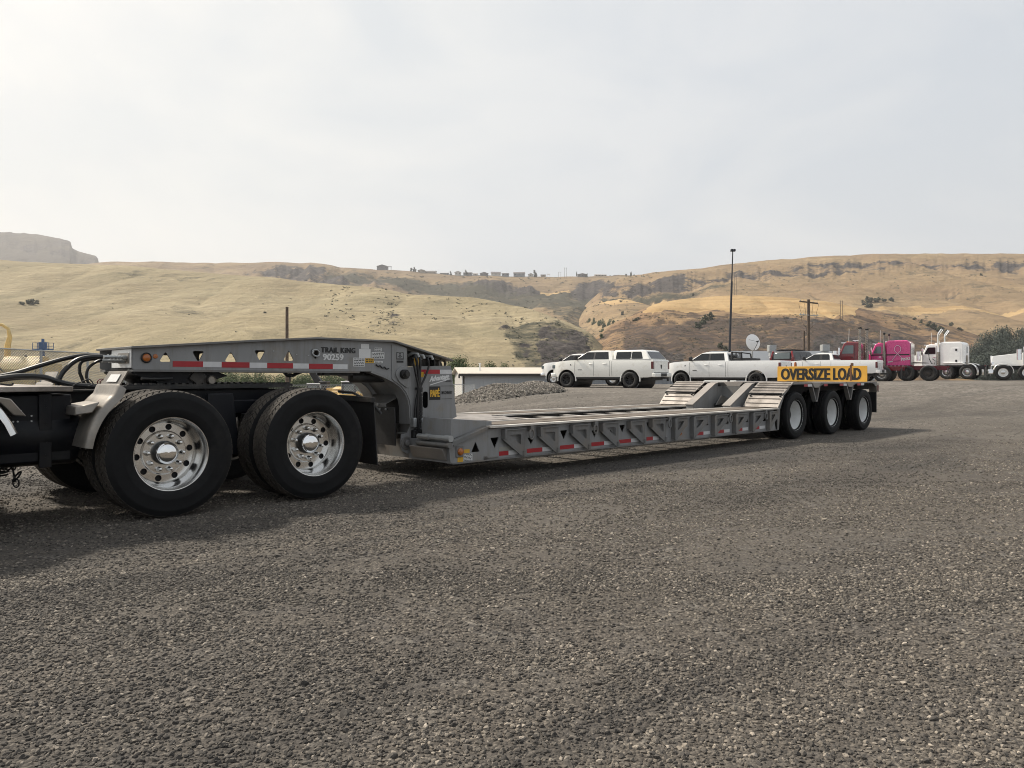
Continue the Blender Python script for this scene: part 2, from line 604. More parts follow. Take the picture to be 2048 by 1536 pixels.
def mat_gravel():
    t = NT('crushed_gravel')
    co = t.coord('World')
    # stones: three sizes of cells, each stone its own tone
    v1 = t.n('ShaderNodeTexVoronoi'); v1.inputs['Scale'].default_value = 95; t.l(co, v1.inputs['Vector'])
    v2 = t.n('ShaderNodeTexVoronoi'); v2.inputs['Scale'].default_value = 48; t.l(co, v2.inputs['Vector'])
    sep1 = t.n('ShaderNodeSeparateColor'); t.l(v1.outputs['Color'], sep1.inputs[0])
    sep2 = t.n('ShaderNodeSeparateColor'); t.l(v2.outputs['Color'], sep2.inputs[0])
    tone1 = t.ramp(sep1.outputs[0], [(0, (.030, .027, .024)), (.5, (.088, .078, .067)), (.85, (.145, .128, .108)), (1, (.27, .24, .20))])
    tone2 = t.ramp(sep2.outputs[1], [(0, (.050, .047, .045)), (.6, (.11, .10, .09)), (1, (.24, .22, .19))])
    big = t.ramp(t.noise(co, 4.5, 4, .6), [(.48, 0), (.62, 1)])
    c = t.mix(big, tone1, tone2)
    # dust and fines between the stones, in wide uneven patches stretched along the wheel tracks
    mpr = t.n('ShaderNodeMapping'); mpr.inputs['Rotation'].default_value = (0, 0, R(-38)); t.l(co, mpr.inputs[0])
    mpt = t.n('ShaderNodeMapping'); mpt.inputs['Scale'].default_value = (.30, .95, 1)
    t.l(mpr.outputs[0], mpt.inputs[0])
    patch = t.noise(mpt.outputs[0], .75, 6, .62, .6)
    c = t.mix(t.ramp(patch, [(.40, 0), (.62, .75)]), c, (.114, .103, .090))
    c = t.mix(t.ramp(t.noise(mpt.outputs[0], .5, 5, .6, .9), [(.47, 0), (.64, .75)]), c, (.042, .040, .039))
    c = t.mix(t.ramp(t.noise(co, .35, 3, .5), [(.5, 0), (.75, .4)]), c, (.122, .104, .085))
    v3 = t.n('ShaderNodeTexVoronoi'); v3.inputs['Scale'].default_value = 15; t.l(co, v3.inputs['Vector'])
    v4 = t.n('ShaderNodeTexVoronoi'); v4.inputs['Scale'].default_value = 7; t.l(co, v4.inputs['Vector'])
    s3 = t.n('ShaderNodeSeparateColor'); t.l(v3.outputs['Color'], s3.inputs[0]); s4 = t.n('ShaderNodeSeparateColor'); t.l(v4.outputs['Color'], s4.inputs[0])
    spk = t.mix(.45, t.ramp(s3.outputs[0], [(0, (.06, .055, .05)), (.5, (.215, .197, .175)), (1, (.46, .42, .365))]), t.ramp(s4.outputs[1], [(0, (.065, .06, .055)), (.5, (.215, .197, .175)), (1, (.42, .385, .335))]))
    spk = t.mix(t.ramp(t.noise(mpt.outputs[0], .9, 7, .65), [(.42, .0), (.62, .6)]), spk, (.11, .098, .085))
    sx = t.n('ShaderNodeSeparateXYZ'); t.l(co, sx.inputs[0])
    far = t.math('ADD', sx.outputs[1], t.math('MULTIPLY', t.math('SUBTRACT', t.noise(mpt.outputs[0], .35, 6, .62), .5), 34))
    c = t.mix(t.ramp(t.math('MULTIPLY', far, .02), [(.16, 0), (.75, .72)]), c, spk)  # paler with distance: grazing-light brightness put into the colour
    c = t.mix(1.0, c, (.84, .83, .825), 'MULTIPLY')
    t.set(Base_Color=c, Roughness=.92)
    t.b.inputs['Specular IOR Level'].default_value = .2
    h = t.math('ADD', t.math('MULTIPLY', v1.outputs['Distance'], -.8), t.math('MULTIPLY', v2.outputs['Distance'], -1.1))
    h = t.math('ADD', h, t.math('MULTIPLY', t.noise(co, 9, 6, .7), .9))
    t.bump(h, .55, .012)
    return t.m


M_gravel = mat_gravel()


def mat_field():
    t = NT('dry_valley_ground')
    co = t.coord('World')
    g = t.noise(co, .06, 8, .65, .8)
    c = t.ramp(g, [(.35, (.10, .10, .06)), (.5, (.20, .17, .10)), (.65, (.29, .23, .14))])
    t.set(Base_Color=c, Roughness=.95)
    t.bump(t.noise(co, .8, 5), .5, .4)
    return t.m


M_field = mat_field()


def heightfield(name, xs, ys, fn, mat, kind='structure'):
    vs = [(x, y, fn(x, y)) for y in ys for x in xs]
    n = len(xs)
    fs = [(j * n + i, j * n + i + 1, (j + 1) * n + i + 1, (j + 1) * n + i) for j in range(len(ys) - 1) for i in range(n - 1)]
    me = bpy.data.meshes.new(name)
    me.from_pydata(vs, [], fs)
    me.polygons.foreach_set('use_smooth', [True] * len(fs))
    o = mkobj(name, me, mat)
    return tag(o, kind=kind)


def frange(a, b, n):
    return [a + (b - a) * i / (n - 1) for i in range(n)]


gx = frange(-46, 62, 217); gy = frange(-14, 96, 221)
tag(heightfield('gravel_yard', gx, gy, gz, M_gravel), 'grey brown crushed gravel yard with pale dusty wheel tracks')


def valley(X, Y):
    d = max(abs(X - 8) / 54 - .86, (Y - 41) / 55 - .82, (-Y + 41) / 55 - .82)
    return -2.5 - 3.5 * ss(0, .2, d) + .8 * noise.noise((X * .02, Y * .02, 4))


tag(heightfield('valley_ground', frange(-2600, 2600, 131), frange(-700, 3600, 109), lambda X, Y: -7.2, M_field),
    'flat dry ground of the valley behind the yard')

# ================================================================== SETTING: hills
def fbm(x, y, z=0, o=5, H=.9, lac=2.1):
    return noise.fractal((x, y, z), H, lac, o)


def mat_hill(name, g1, g2, g3, rock1=(.016, .015, .017), rock2=(.085, .074, .070), scrub=(.050, .050, .036), scr=.5, det=1.0, terr=.45, hue_c=(.235, .185, .105), sthr=.56):
    t = NT(name)
    co = t.coord('World')
    sl_ = t.coord('World', (.0045 * det, .0045 * det, .03 * det))
    band = t.noise(sl_, 1.0, 9, .66, .9)
    c = t.ramp(band, [(.32, g1), (.5, g2), (.68, g3)])
    fine = t.noise(co, .09 * det, 8, .72)
    c = t.mix(t.ramp(fine, [(.42, 0), (.7, .6)]), c, tuple(x * .62 for x in g2))
    ter = t.noise(t.coord('World', (.035 * det, .035 * det, .75)), 1.0, 5, .6, .3)
    c = t.mix(t.ramp(ter, [(.40, .0), (.58, terr)]), c, tuple(x * .60 for x in g2))
    hue = t.noise(t.coord('World', (1, 1, 1.5)), .0085 * det, 5, .6)
    c = t.mix(t.ramp(hue, [(.46, 0), (.66, .6)]), c, hue_c)
    # low scrub and weeds in speckles
    sp = t.noise(t.coord('World', (1, 1, 1.6)), .028 * det, 9, .74, .4)
    sm = t.ramp(sp, [(sthr, 0), (sthr + .07, scr)])
    c = t.mix(sm, c, scrub)
    am = t.attr('scrub')
    sn = t.noise(co, .05 * det, 9, .75)
    sfac = t.ramp(t.math('ADD', t.math('MULTIPLY', am, .85), t.math('SUBTRACT', sn, .5)), [(.26, 0), (.48, .95)])
    c = t.mix(sfac, c, scrub)
    # stubble field with drill lines that follow the slope
    wm = t.attr('wheat')
    wl = t.noise(t.coord('World', (.006, .006, .28)), 1.0, 3, .5)
    wc = t.ramp(wl, [(.4, (.35, .235, .115)), (.6, (.43, .30, .155))])
    c = t.mix(t.ramp(wm, [(.4, 0), (.6, 1)]), c, wc)
    # basalt
    rm = t.attr('rock')
    rn = t.noise(t.coord('World', (1, 1, 1.5)), .05 * det, 10, .75, .5)
    rfac = t.ramp(t.math('ADD', t.math('MULTIPLY', rm, .80), t.math('MULTIPLY', t.math('SUBTRACT', rn, .5), 1.25)), [(.34, 0), (.52, 1)])
    rt = t.noise(t.coord('World', (1, 1, .25)), .11 * det, 8, .75)
    rc = t.ramp(rt, [(.36, rock1), (.52, tuple(x * .7 for x in rock2)), (.64, rock2), (.74, tuple(x * 2.0 for x in rock2))])
    c = t.mix(rfac, c, rc)
    t.set(Base_Color=c, Roughness=.95)
    t.b.inputs['Specular IOR Level'].default_value = .1
    h = t.math('ADD', t.noise(co, .05 * det, 9, .7), t.math('MULTIPLY', t.noise(co, .012 * det, 6, .6), 2.0))
    t.bump(h, .9, 5 / det)
    return t.m


def in_poly(x, y, poly):
    ins = False
    j = len(poly) - 1
    for i in range(len(poly)):
        xi, yi = poly[i]; xj, yj = poly[j]
        if (yi > y) != (yj > y) and x < (xj - xi) * (y - yi) / (yj - yi) + xi:
            ins = not ins
        j = i
    return ins


def hill(name, label, crest, foot, dc, df, nx, nt_, mat, bulge=1.0, amp=4, freq=.006, crag=0, masks=(), seed=0, x0=-700, x1=2750, back=.35, gully=0, warp=3.5):
    """A hillside as one sheet: from its foot (distance df) up to its crest (distance dc) and down behind it. crest and foot are
    bearings / elevations surveyed from the photograph; relief is added along the true ground position."""
    verts = []; rock = []; wheat = []; scrub = []
    ts = [i / (nt_ - 1) for i in range(nt_)]
    nb = 6
    MK = [(k, p, v, (min(a for a, b in p) - 12, max(a for a, b in p) + 12, min(b for a, b in p) - 7, max(b for a, b in p) + 7)) for k, p, v in masks]
    JS = [(0, 0), (9, 1), (-9, -1), (4, 4.5), (-4, -4.5), (5, -4), (-5, 4)]
    JW = [(0, 0), (1.5, 0), (-1.5, 0), (0, .8), (0, -.8)]
    for i in range(nx):
        px = lerp(x0, x1, i / (nx - 1))
        yc, yf = smooth_interp(crest, px), interp(foot, px)
        Dc = interp(dc, px) if isinstance(dc, list) else dc
        Df = interp(df, px) if isinstance(df, list) else df
        p = W(px, yf, Df)
        verts.append((p.x, p.y - 6, min(-10, p.z - 2))); rock.append(0); wheat.append(0); scrub.append(0)
        for t in ts:
            py = lerp(yf, yc, 1 - (1 - t) ** bulge)
            d = lerp(Df, Dc, t)
            p = W(px, py, d)
            e = ss(0, .12, t) * (1 - .8 * ss(.85, 1, t))
            q = (p.x * freq, p.y * freq, seed)
            z = amp * fbm(*q) * e
            if gully:
                g = abs(noise.noise((p.x * freq * 1.7 + .6 * noise.noise((p.y * .004, seed, 3)), p.y * freq * .45, seed + 9)))
                z -= gully * (1 - min(1, g * 3.2)) * e
            if crag:
                z += crag * noise.ridged_multi_fractal((p.x * freq * 5, p.y * freq * 5, seed), 1.0, 2.1, 5, .9, 2.0) * .25 * ss(.9, 1.0, t) - crag * .2 * ss(.9, 1, t)
            verts.append((p.x, p.y, p.z + z))
            wxp = px + warp * noise.noise((px * .03, py * .05, seed + 2)) * 2; wyp = py + warp * noise.noise((px * .02, py * .04, seed + 5))
            wxp += 5 * noise.noise((px * .11, py * .16, seed + 3)); wyp += 2.5 * noise.noise((px * .09, py * .2, seed + 6))
            r = w = s_ = 0
            for kind, poly, val, (bx0, bx1, by0, by1) in MK:
                if wxp < bx0 or wxp > bx1 or wyp < by0 or wyp > by1: continue
                soft = JW if kind == 'wheat' else JS
                val = val * sum(in_poly(wxp + jx, wyp + jy, poly) for jx, jy in soft) / len(soft)
                if kind == 'rock': r = max(r, val)
                elif kind == 'wheat': w = max(w, val)
                elif kind == 'scrub': s_ = max(s_, val)
            r *= lerp(.62, 1.05, ss(-.30, .22, noise.noise((px * .022, py * .07, seed + 4)) + .5 * noise.noise((px * .07, py * .15, seed + 8))))
            rock.append(r); wheat.append(w); scrub.append(s_)
            if r > .05 and t > .03:
                k_ = 1.0 / max(3.5, d * .006)
                x_, y_, z_ = verts[-1]
                verts[-1] = (x_, y_, z_ + r * d * .0042 * (noise.fractal((x_ * k_ * .5, y_ * k_ * .35, seed), .6, 2.1, 5)) * ss(1.02, .9, t))
        top = verts[-1]
        for k in range(1, nb + 1):
            f = k / nb
            d = Dc * (1 + back * f)
            verts.append(((px - 1024) / F * d, d, lerp(top[2], -12, f ** 1.6)))
            rock.append(0); wheat.append(0); scrub.append(0)
    m = nt_ + nb + 1
    fs = [(i * m + j, (i + 1) * m + j, (i + 1) * m + j + 1, i * m + j + 1) for i in range(nx - 1) for j in range(m - 1)]
    me = bpy.data.meshes.new(name)
    me.from_pydata(verts, [], fs)
    me.polygons.foreach_set('use_smooth', [True] * len(fs))
    for nm, arr in (('rock', rock), ('wheat', wheat), ('scrub', scrub)):
        a = me.attributes.new(nm, 'FLOAT', 'POINT')
        a.data.foreach_set('value', arr)
    o = mkobj(name, me, mat)
    return tag(o, label, kind='structure')


G1, G2, G3 = (.25, .195, .10), (.34, .265, .135), (.41, .325, .175)
MH_near = mat_hill('golden_grass_slope', (.25, .202, .125), (.335, .277, .172), (.40, .336, .218), scr=.25, det=1.6, hue_c=(.235, .205, .128))
MH_right = mat_hill('dry_scrub_slope', (.185, .118, .070), (.275, .185, .105), (.35, .245, .138), scr=.85, det=2.2, scrub=(.062, .047, .040), hue_c=(.17, .105, .070), sthr=.505)
MH_big = mat_hill('tawny_far_slope', (.21, .148, .088), (.295, .212, .122), (.35, .258, .148), scr=.5, hue_c=(.21, .142, .092), det=.9)
MH_mid = mat_hill('rocky_plateau_slope', (.19, .138, .085), (.27, .195, .115), (.32, .24, .14), scr=.75, hue_c=(.16, .118, .085), det=.9)
MH_butte = mat_hill('basalt_butte_slope', (.075, .062, .050), (.105, .087, .068), (.14, .115, .09), scr=.5, hue_c=(.07, .058, .05), det=.5)

hill('butte', 'blue grey flat topped basalt butte at the far left of the skyline',
     [(-700, 440), (-200, 452), (0, 463), (60, 468), (100, 474), (130, 480), (141, 484), (143, 495), (156, 502), (176, 508), (190, 511), (196, 518), (202, 545), (240, 600)],
     [(-700, 600), (300, 610)], 2600, 2150, 300, 60, MH_butte, 1.2, 10, .004, 10,
     [('rock', [(-700, 440), (0, 455), (140, 478), (200, 510), (205, 545), (150, 524), (100, 512), (40, 505), (-100, 500), (-700, 505)], .52),
      ('rock', [(30, 500), (70, 495), (85, 505), (60, 512)], .9), ('rock', [(100, 500), (130, 498), (150, 510), (190, 512), (200, 540), (160, 524), (130, 512)], .85)],
     1, -700, 260)

hill('plateau', 'hazy rocky plateau on the skyline that carries a row of houses',
     [(-700, 560), (60, 545), (150, 530), (200, 524), (250, 522.5), (330, 523), (480, 525), (560, 524), (610, 525), (640, 527.5), (670, 532), (700, 536), (740, 538), (800, 540), (860, 545), (900, 548),
      (1000, 551), (1100, 552.5), (1200, 552), (1260, 549), (1320, 550), (1400, 560), (2750, 560)],
     [(-700, 640), (600, 640), (1000, 690), (2750, 690)], 1560, [(-700, 900), (900, 880), (1100, 700), (2750, 700)], 620, 110, MH_mid, 1.25, 7, .007, 1.0,
     [('scrub', [(640, 540), (760, 548), (900, 560), (1110, 575), (1300, 580), (1300, 625), (1150, 622), (980, 605), (860, 585), (760, 570), (650, 560)], .62),
      ('scrub', [(1050, 600), (1300, 590), (1300, 640), (1180, 660), (1120, 640)], .5),
      ('rock', [(466, 548), (500, 541), (560, 530), (620, 530), (655, 540), (690, 552), (700, 566), (680, 572), (640, 565), (600, 558), (540, 551)], .93),
      ('rock', [(720, 570), (730, 560), (755, 556), (768, 565), (768, 578), (735, 580)], .7),
      ('rock', [(760, 548), (800, 546), (830, 556), (790, 562)], .5),
      ('rock', [(905, 566), (925, 560), (950, 566), (930, 580)], .6), ('rock', [(860, 563), (880, 560), (898, 570), (880, 574)], .55),
      ('rock', [(940, 576), (960, 562), (990, 559), (1020, 560), (1055, 566), (1086, 574), (1090, 581), (1040, 586), (980, 585)], .98),
      ('rock', [(1138, 588), (1141, 566), (1160, 560), (1190, 557), (1210, 560), (1240, 570), (1300, 575), (1300, 588), (1220, 588), (1160, 590)], .98),
      ('wheat', [(1087, 576), (1100, 575), (1140, 575), (1140, 580), (1088, 580)], .9)],
     2, -500, 1700, gully=9)

hill('broad_hill', 'broad tawny hill at right with a dark basalt band under its rim',
     [(-700, 760), (1080, 700), (1180, 600), (1210, 575), (1240, 556), (1270, 549), (1330, 542), (1400, 537), (1440, 531), (1500, 523), (1560, 517), (1640, 512), (1720, 508), (1840, 506), (2048, 507.5), (2750, 515)],
     [(-700, 770), (1100, 705), (2750, 720)], [(1100, 1150), (1300, 1250), (2750, 1150)], [(1100, 560), (2750, 480)], 700, 150, MH_big, 1.35, 7, .006, 2.5,
     [('rock', [(1180, 560), (1280, 552), (1340, 549), (1400, 546), (1450, 541), (1520, 532), (1600, 525), (1700, 518), (1800, 517), (1950, 516), (2100, 518), (2100, 536), (1950, 537), (1850, 540), (1800, 541), (1740, 545),
                (1650, 548), (1580, 551), (1540, 558), (1500, 560), (1450, 568), (1400, 578), (1330, 585), (1280, 590), (1200, 590)], .74),
      ('rock', [(1240, 556), (1340, 552), (1400, 552), (1400, 572), (1330, 580), (1240, 588)], .85),
      ('rock', [(1600, 522), (1660, 524), (1730, 522), (1760, 530), (1700, 540), (1620, 540)], .72), ('rock', [(1830, 520), (1900, 518), (1930, 526), (1850, 534)], .7),
      ('rock', [(1870, 583), (1900, 576), (1935, 578), (1930, 584), (1890, 585)], .6),
      ('scrub', [(1200, 590), (1320, 585), (1400, 580), (1460, 571), (1500, 565), (1440, 582), (1380, 590), (1300, 598), (1200, 604)], .75),
      ('scrub', [(1715, 610), (1760, 594), (1800, 602), (1760, 624), (1725, 620)], .35),
      ('wheat', [(1200, 600), (1260, 598), (1340, 594), (1400, 590), (1400, 600), (1300, 606), (1200, 606)], .9),
      ('wheat', [(1744, 617), (1790, 605), (1830, 601), (1900, 604), (2048, 612), (2200, 617), (2200, 622), (2048, 619), (1960, 614), (1900, 612), (1850, 612), (1800, 617), (1760, 622)], .95)],
     3, 1060, 2750, gully=8)

hill('scrub_hill', 'brown scrubby hillside behind the pickups with a pale stubble field on top',
     [(-700, 800), (1100, 780), (1150, 730), (1175, 692), (1195, 672), (1215, 655), (1235, 642), (1262, 631), (1290, 616), (1320, 606), (1380, 596.5), (1460, 591), (1560, 593), (1640, 601), (1700, 613),
      (1745, 622), (1800, 631), (1850, 641), (1900, 652), (1950, 668), (2048, 700), (2750, 760)],
     [(-700, 770), (1100, 765), (2750, 765)], [(1100, 420), (1400, 560), (2750, 500)], 175, 760, 170, MH_right, 1.15, 2.6, .018, .6,
     [('wheat', [(1286, 628), (1298, 606), (1330, 588), (1460, 580), (1640, 590), (1705, 606), (1716, 618), (1712, 629), (1650, 630), (1560, 629), (1500, 625), (1430, 622), (1400, 624), (1340, 626)], .95),
      ('wheat', [(1286, 628), (1298, 606), (1330, 588), (1460, 580), (1540, 590), (1500, 596), (1430, 605), (1360, 620)], .85),
      ('rock', [(1180, 690), (1220, 700), (1270, 690), (1330, 685), (1380, 692), (1380, 730), (1200, 730)], .8),
      ('rock', [(1480, 690), (1520, 672), (1550, 672), (1590, 700), (1560, 730), (1480, 730)], .85),
      ('rock', [(1620, 672), (1700, 668), (1820, 672), (1830, 730), (1620, 730)], .97),
      ('rock', [(1540, 637), (1640, 634), (1720, 636), (1720, 644), (1640, 647), (1550, 645)], .85),
      ('rock', [(1800, 640), (1880, 645), (1900, 660), (1840, 660)], .4),
      ('scrub', [(1240, 640), (1500, 632), (1740, 640), (1860, 660), (1860, 720), (1240, 720)], .55)],
     4, 1020, 2750, gully=2.5)

hill('grass_hill', 'smooth golden grass hill filling the left side behind the trailer',
     [(-700, 500), (-300, 508), (0, 519), (60, 523), (150, 528), (200, 529), (320, 537), (420, 546), (480, 550.5), (560, 556), (640, 564), (700, 569), (760, 576), (830, 587), (880, 589), (940, 592), (1000, 602),
      (1060, 618), (1110, 637), (1150, 653), (1180, 668), (1196, 684), (1225, 712), (1300, 770), (2750, 800)],
     [(-700, 770), (2750, 772)], [(-700, 760), (400, 640), (1000, 470), (1200, 400)], [(-700, 185), (1200, 180)], 760, 200, MH_near, 1.22, 3.4, .0085, .3,
     [('rock', [(985, 636), (1010, 630), (1022, 638), (1020, 646), (1000, 648), (988, 644)], .85),
      ('rock', [(1075, 655), (1095, 648), (1120, 655), (1150, 664), (1178, 682), (1190, 700), (1170, 712), (1120, 716), (1088, 716), (1075, 690)], .95),
      ('rock', [(1030, 668), (1062, 672), (1080, 700), (1085, 720), (1060, 716), (1040, 690)], .62),
      ('scrub', [(1000, 640), (1060, 632), (1120, 648), (1185, 680), (1200, 740), (1060, 740), (1020, 690)], .5),
      ('rock', [(1160, 645), (1185, 656), (1195, 668), (1180, 662)], .8),
      ('rock', [(776, 629), (790, 626), (806, 629), (795, 636), (780, 635)], .9), ('rock', [(772, 645), (790, 641), (802, 645), (790, 655), (775, 653)], .9),
      ('rock', [(764, 660), (780, 656), (786, 664), (768, 668)], .8),
      ('scrub', [(740, 625), (800, 618), (815, 640), (795, 665), (755, 672), (735, 650)], .33),
      ('scrub', [(300, 606), (420, 608), (425, 622), (390, 630), (340, 622)], .36), ('scrub', [(270, 640), (310, 638), (305, 650), (280, 650)], .4),
      ('scrub', [(180, 538), (300, 536), (420, 548), (470, 556), (360, 560), (250, 552)], .34),
      ('scrub', [(70, 690), (160, 670), (225, 672), (150, 695), (90, 712)], .4)],
     5, -700, 1320, gully=4.2)

hill('knoll', 'low golden knoll in front of the large grass hill',
     [(-700, 790), (40, 745), (90, 722), (137, 703.5), (212, 673), (284, 654), (330, 647), (380, 643.5), (430, 637), (468, 632), (520, 629), (580, 631), (640, 639), (700, 652), (760, 664), (800, 670), (860, 676), (920, 688), (985, 705), (1040, 728), (1120, 775), (2750, 800)],
     [(-700, 772), (2750, 772)], 330, 172, 520, 90, MH_near, 1.35, 1.4, .018, .12,
     [('rock', [(450, 671), (462, 669), (470, 673), (460, 676)], .8), ('scrub', [(960, 700), (1040, 720), (1080, 760), (980, 750)], .45)],
     6, -200, 1250, gully=1.2)

# ================================================================== SETTING: haze
hz = MB().box(-2700, 2700, -60, 3700, -9.5, 640).build('haze', None, smooth=False, recalc=False)
tag(hz, 'thin wildfire smoke haze hanging over the valley', kind='stuff')
mh = bpy.data.materials.new('smoke_haze'); mh.use_nodes = True
ht = mh.node_tree; ht.nodes.clear()
ho = ht.nodes.new('ShaderNodeOutputMaterial'); hv = ht.nodes.new('ShaderNodeVolumePrincipled')
hv.inputs['Color'].default_value = (.93, .93, .95, 1)
hv.inputs['Density'].default_value = .00014
hv.inputs['Anisotropy'].default_value = .25
ht.links.new(hv.outputs[0], ho.inputs['Volume'])
hz.data.materials.clear(); hz.data.materials.append(mh)
# ================================================================== WHEELS
def tyre_mesh(Rt, w, rb, name):
    h = w / 2
    prof = [(rb - .012, -h * .62), (rb, -h * .80), (rb + .012, -h * .90), (rb + (Rt - rb) * .10, -h * .93), (rb + (Rt - rb) * .13, -h * .965), (rb + (Rt - rb) * .30, -h * .995), (rb + (Rt - rb) * .33, -h * 1.008),
            (rb + (Rt - rb) * .36, -h * 1.0), (rb + (Rt - rb) * .55, -h), (rb + (Rt - rb) * .70, -h * .985), (rb + (Rt - rb) * .73, -h * .99), (rb + (Rt - rb) * .76, -h * .965),
            (rb + (Rt - rb) * .86, -h * .925), (Rt - .018, -h * .865), (Rt - .0145, -h * .6), (Rt - .013, 0)]
    prof = prof + [(r, -y) for r, y in reversed(prof[:-1])]
    return MB().lathe(prof, 72).mesh(name, angle=50)


def tread_mesh(Rt, w, name, ribs=5, n=64, lug=True):
    """Tread ribs cut into sipes: rows of slightly skewed blocks round the tyre, with shoulder notches."""
    b = MB()
    h = w / 2 * .87
    rw = 2 * h / ribs
    for k in range(ribs):
        y0, y1 = -h + k * rw, -h + (k + 1) * rw
        edge = k in (0, ribs - 1)
        g = rw * (.05 if lug else .09)
        if k > 0: y0 += g
        if k < ribs - 1: y1 -= g
        m = n if lug else 48
        for i in range(m):
            a0 = 2 * math.pi * (i + (.5 if k % 2 else 0)) / m
            gap = (.86 if lug else 1.0) * 2 * math.pi / m
            if edge and lug: gap *= .86
            sk = (.28 if (k % 2) else -.28) * 2 * math.pi / m if lug else 0
            ro = Rt - (.004 if edge else 0)
            ri = Rt - .019
            vs = []
            for r in (ri, ro):
                for (aa, yy) in ((a0 - sk, y0), (a0 + gap - sk, y0), (a0 + gap + sk, y1), (a0 + sk, y1)):
                    rr = r
                    if edge and ((k == 0 and yy == y0) or (k == ribs - 1 and yy == y1)): rr = r - (.012 if r == ro else .012)
                    vs.append((rr * math.cos(aa), yy, rr * math.sin(aa)))
            b.add(vs, [(4, 5, 6, 7), (0, 1, 5, 4), (1, 2, 6, 5), (2, 3, 7, 6), (3, 0, 4, 7)])
    return b.mesh(name, smooth=False)


def circle(cx, cz, r, n=16, a0=0):
    return [(cx + r * math.cos(a0 + 2 * math.pi * i / n), cz + r * math.sin(a0 + 2 * math.pi * i / n)) for i in range(n)]


ME_tyre = tyre_mesh(.525, .28, .292, 'drive_tyre')
ME_tread = tread_mesh(.525, .28, 'drive_tread')
ME_ttyre = tyre_mesh(.4375, .25, .268, 'trailer_tyre')
ME_ttread = tread_mesh(.4375, .25, 'trailer_tread', 4, 48, False)


def build_drive_wheel_meshes():
    rim2 = MB()
    rim2.lathe([(.292, -.095), (.306, -.112), (.309, -.118), (.305, -.123), (.296, -.122), (.290, -.108), (.280, -.088), (.274, -.06), (.270, -.02), (.265, .03), (.258, .058), (.246, .0705)], 72)
    rim2.prism(circle(0, 0, .248, 72), .070, .084, 'xz', [circle(.216 * math.cos(2 * math.pi * (i + .5) / 10), .216 * math.sin(2 * math.pi * (i + .5) / 10), .0265, 14) for i in range(10)] + [circle(0, 0, .09, 32)])
    rim2.lathe([(.186, .0698), (.182, .058), (.174, .048), (.09, .048), (.09, .074)], 72)
    rim2.lathe([(.272, .03), (.270, .13), (.294, .128)], 48)
    return rim2.mesh('drive_rim', angle=30)


ME_rim = build_drive_wheel_meshes()
ME_hub = MB().lathe([(.100, .07), (.098, .03), (.095, -.008), (.090, -.012), (.0, -.012)], 40).mesh('hub')
ME_cap = MB().lathe([(.090, -.008), (.0905, -.024), (.087, -.030), (.080, -.032), (.078, -.036), (.060, -.044), (.03, -.049), (.0, -.050)], 48).mesh('hub_cap', angle=60)
ME_nut = MB().lathe([(.021, .012), (.021, .002), (.017, -.002), (.017, -.030), (.013, -.038), (.0, -.041)], 10).mesh('lug_nut', angle=50)
ME_back = MB().lathe([(.262, .092), (.20, .095), (.0, .095)], 24).mesh('brake_drum')


def drive_wheel(parent, x, y, z=.525, outer=True, flip=False):
    w = mkobj('wheel', ME_rim, M_alu, parent, loc=(x, y, z))
    if flip: w.rotation_euler = (0, 0, math.pi)
    mkobj('tyre', ME_tyre, M_rubber, w)
    t = mkobj('tread', ME_tread, M_tread, w)
    if outer:
        mkobj('brake_drum', ME_back, M_black, w)
        mkobj('hub', ME_hub, M_darksteel, w)
        mkobj('hub_cap', ME_cap, M_chrome, w)
        for i in range(10):
            a = 2 * math.pi * (i + .25) / 10
            mkobj('lug_nut', ME_nut, M_alu, w, loc=(.142 * math.cos(a), .036, .142 * math.sin(a)))
    w.rotation_euler = (0, rnd.uniform(0, .6) if outer else 0, math.pi if flip else 0)
    return w


ME_trim = MB().lathe([(.268, -.085), (.284, -.100), (.287, -.106), (.283, -.111), (.275, -.108), (.266, -.085), (.258, -.05), (.251, .0), (.247, .09), (.238, .112)], 48).mesh('trailer_rim', angle=30)
ME_tdisc = MB().lathe([(.239, .111), (.225, .108), (.16, .118), (.13, .118), (.125, .106), (.0, .106)], 40).mesh('trailer_disc', angle=30)
ME_thub = MB().lathe([(.122, .116), (.118, .07), (.108, .05), (.088, .045), (.082, .03), (.0, .028)], 28).mesh('trailer_hub', angle=30)
M_tdisc = pm('shade_gray_rim_disc', (.30, .295, .285), .55, 0, .2, 6, dirt=(.16, .135, .11), damt=.6)  # white disc painted grey: shade deep in the rim put into the colour
ME_thole = MB().lathe([(.026, .1175), (.026, .109), (.0, .109)], 12).mesh('hand_hole')


def trailer_wheel(parent, x, y, z=.4375, outer=True, flip=False, off=(0, 0, 0)):
    w = mkobj('wheel', ME_trim, M_wrim, parent, loc=(x + off[0], y + off[1], z + off[2]))
    w.rotation_euler = (0, rnd.uniform(0, 1), math.pi if flip else 0)
    mkobj('tyre', ME_ttyre, M_rubber, w)
    mkobj('tread', ME_ttread, M_tread if False else M_rubber, w)
    mkobj('disc', ME_tdisc, M_tdisc, w)
    if outer:
        mkobj('hub', ME_thub, M_darksteel, w)
        for i in range(10):
            a = 2 * math.pi * i / 10
            mkobj('hand_hole', ME_thole, M_black, w, loc=(.19 * math.cos(a), 0, .19 * math.sin(a)))
    return w


# ================================================================== FOREGROUND TRUCK
TRK = thing('semi_truck', 'black tractor unit with polished dual wheels coupled under the lowboy gooseneck', 'truck', (O.x, O.y, 0), ROTZ)


def pt(px, py, y):
    x, z = P(px, py, y)
    return (x, y, z)


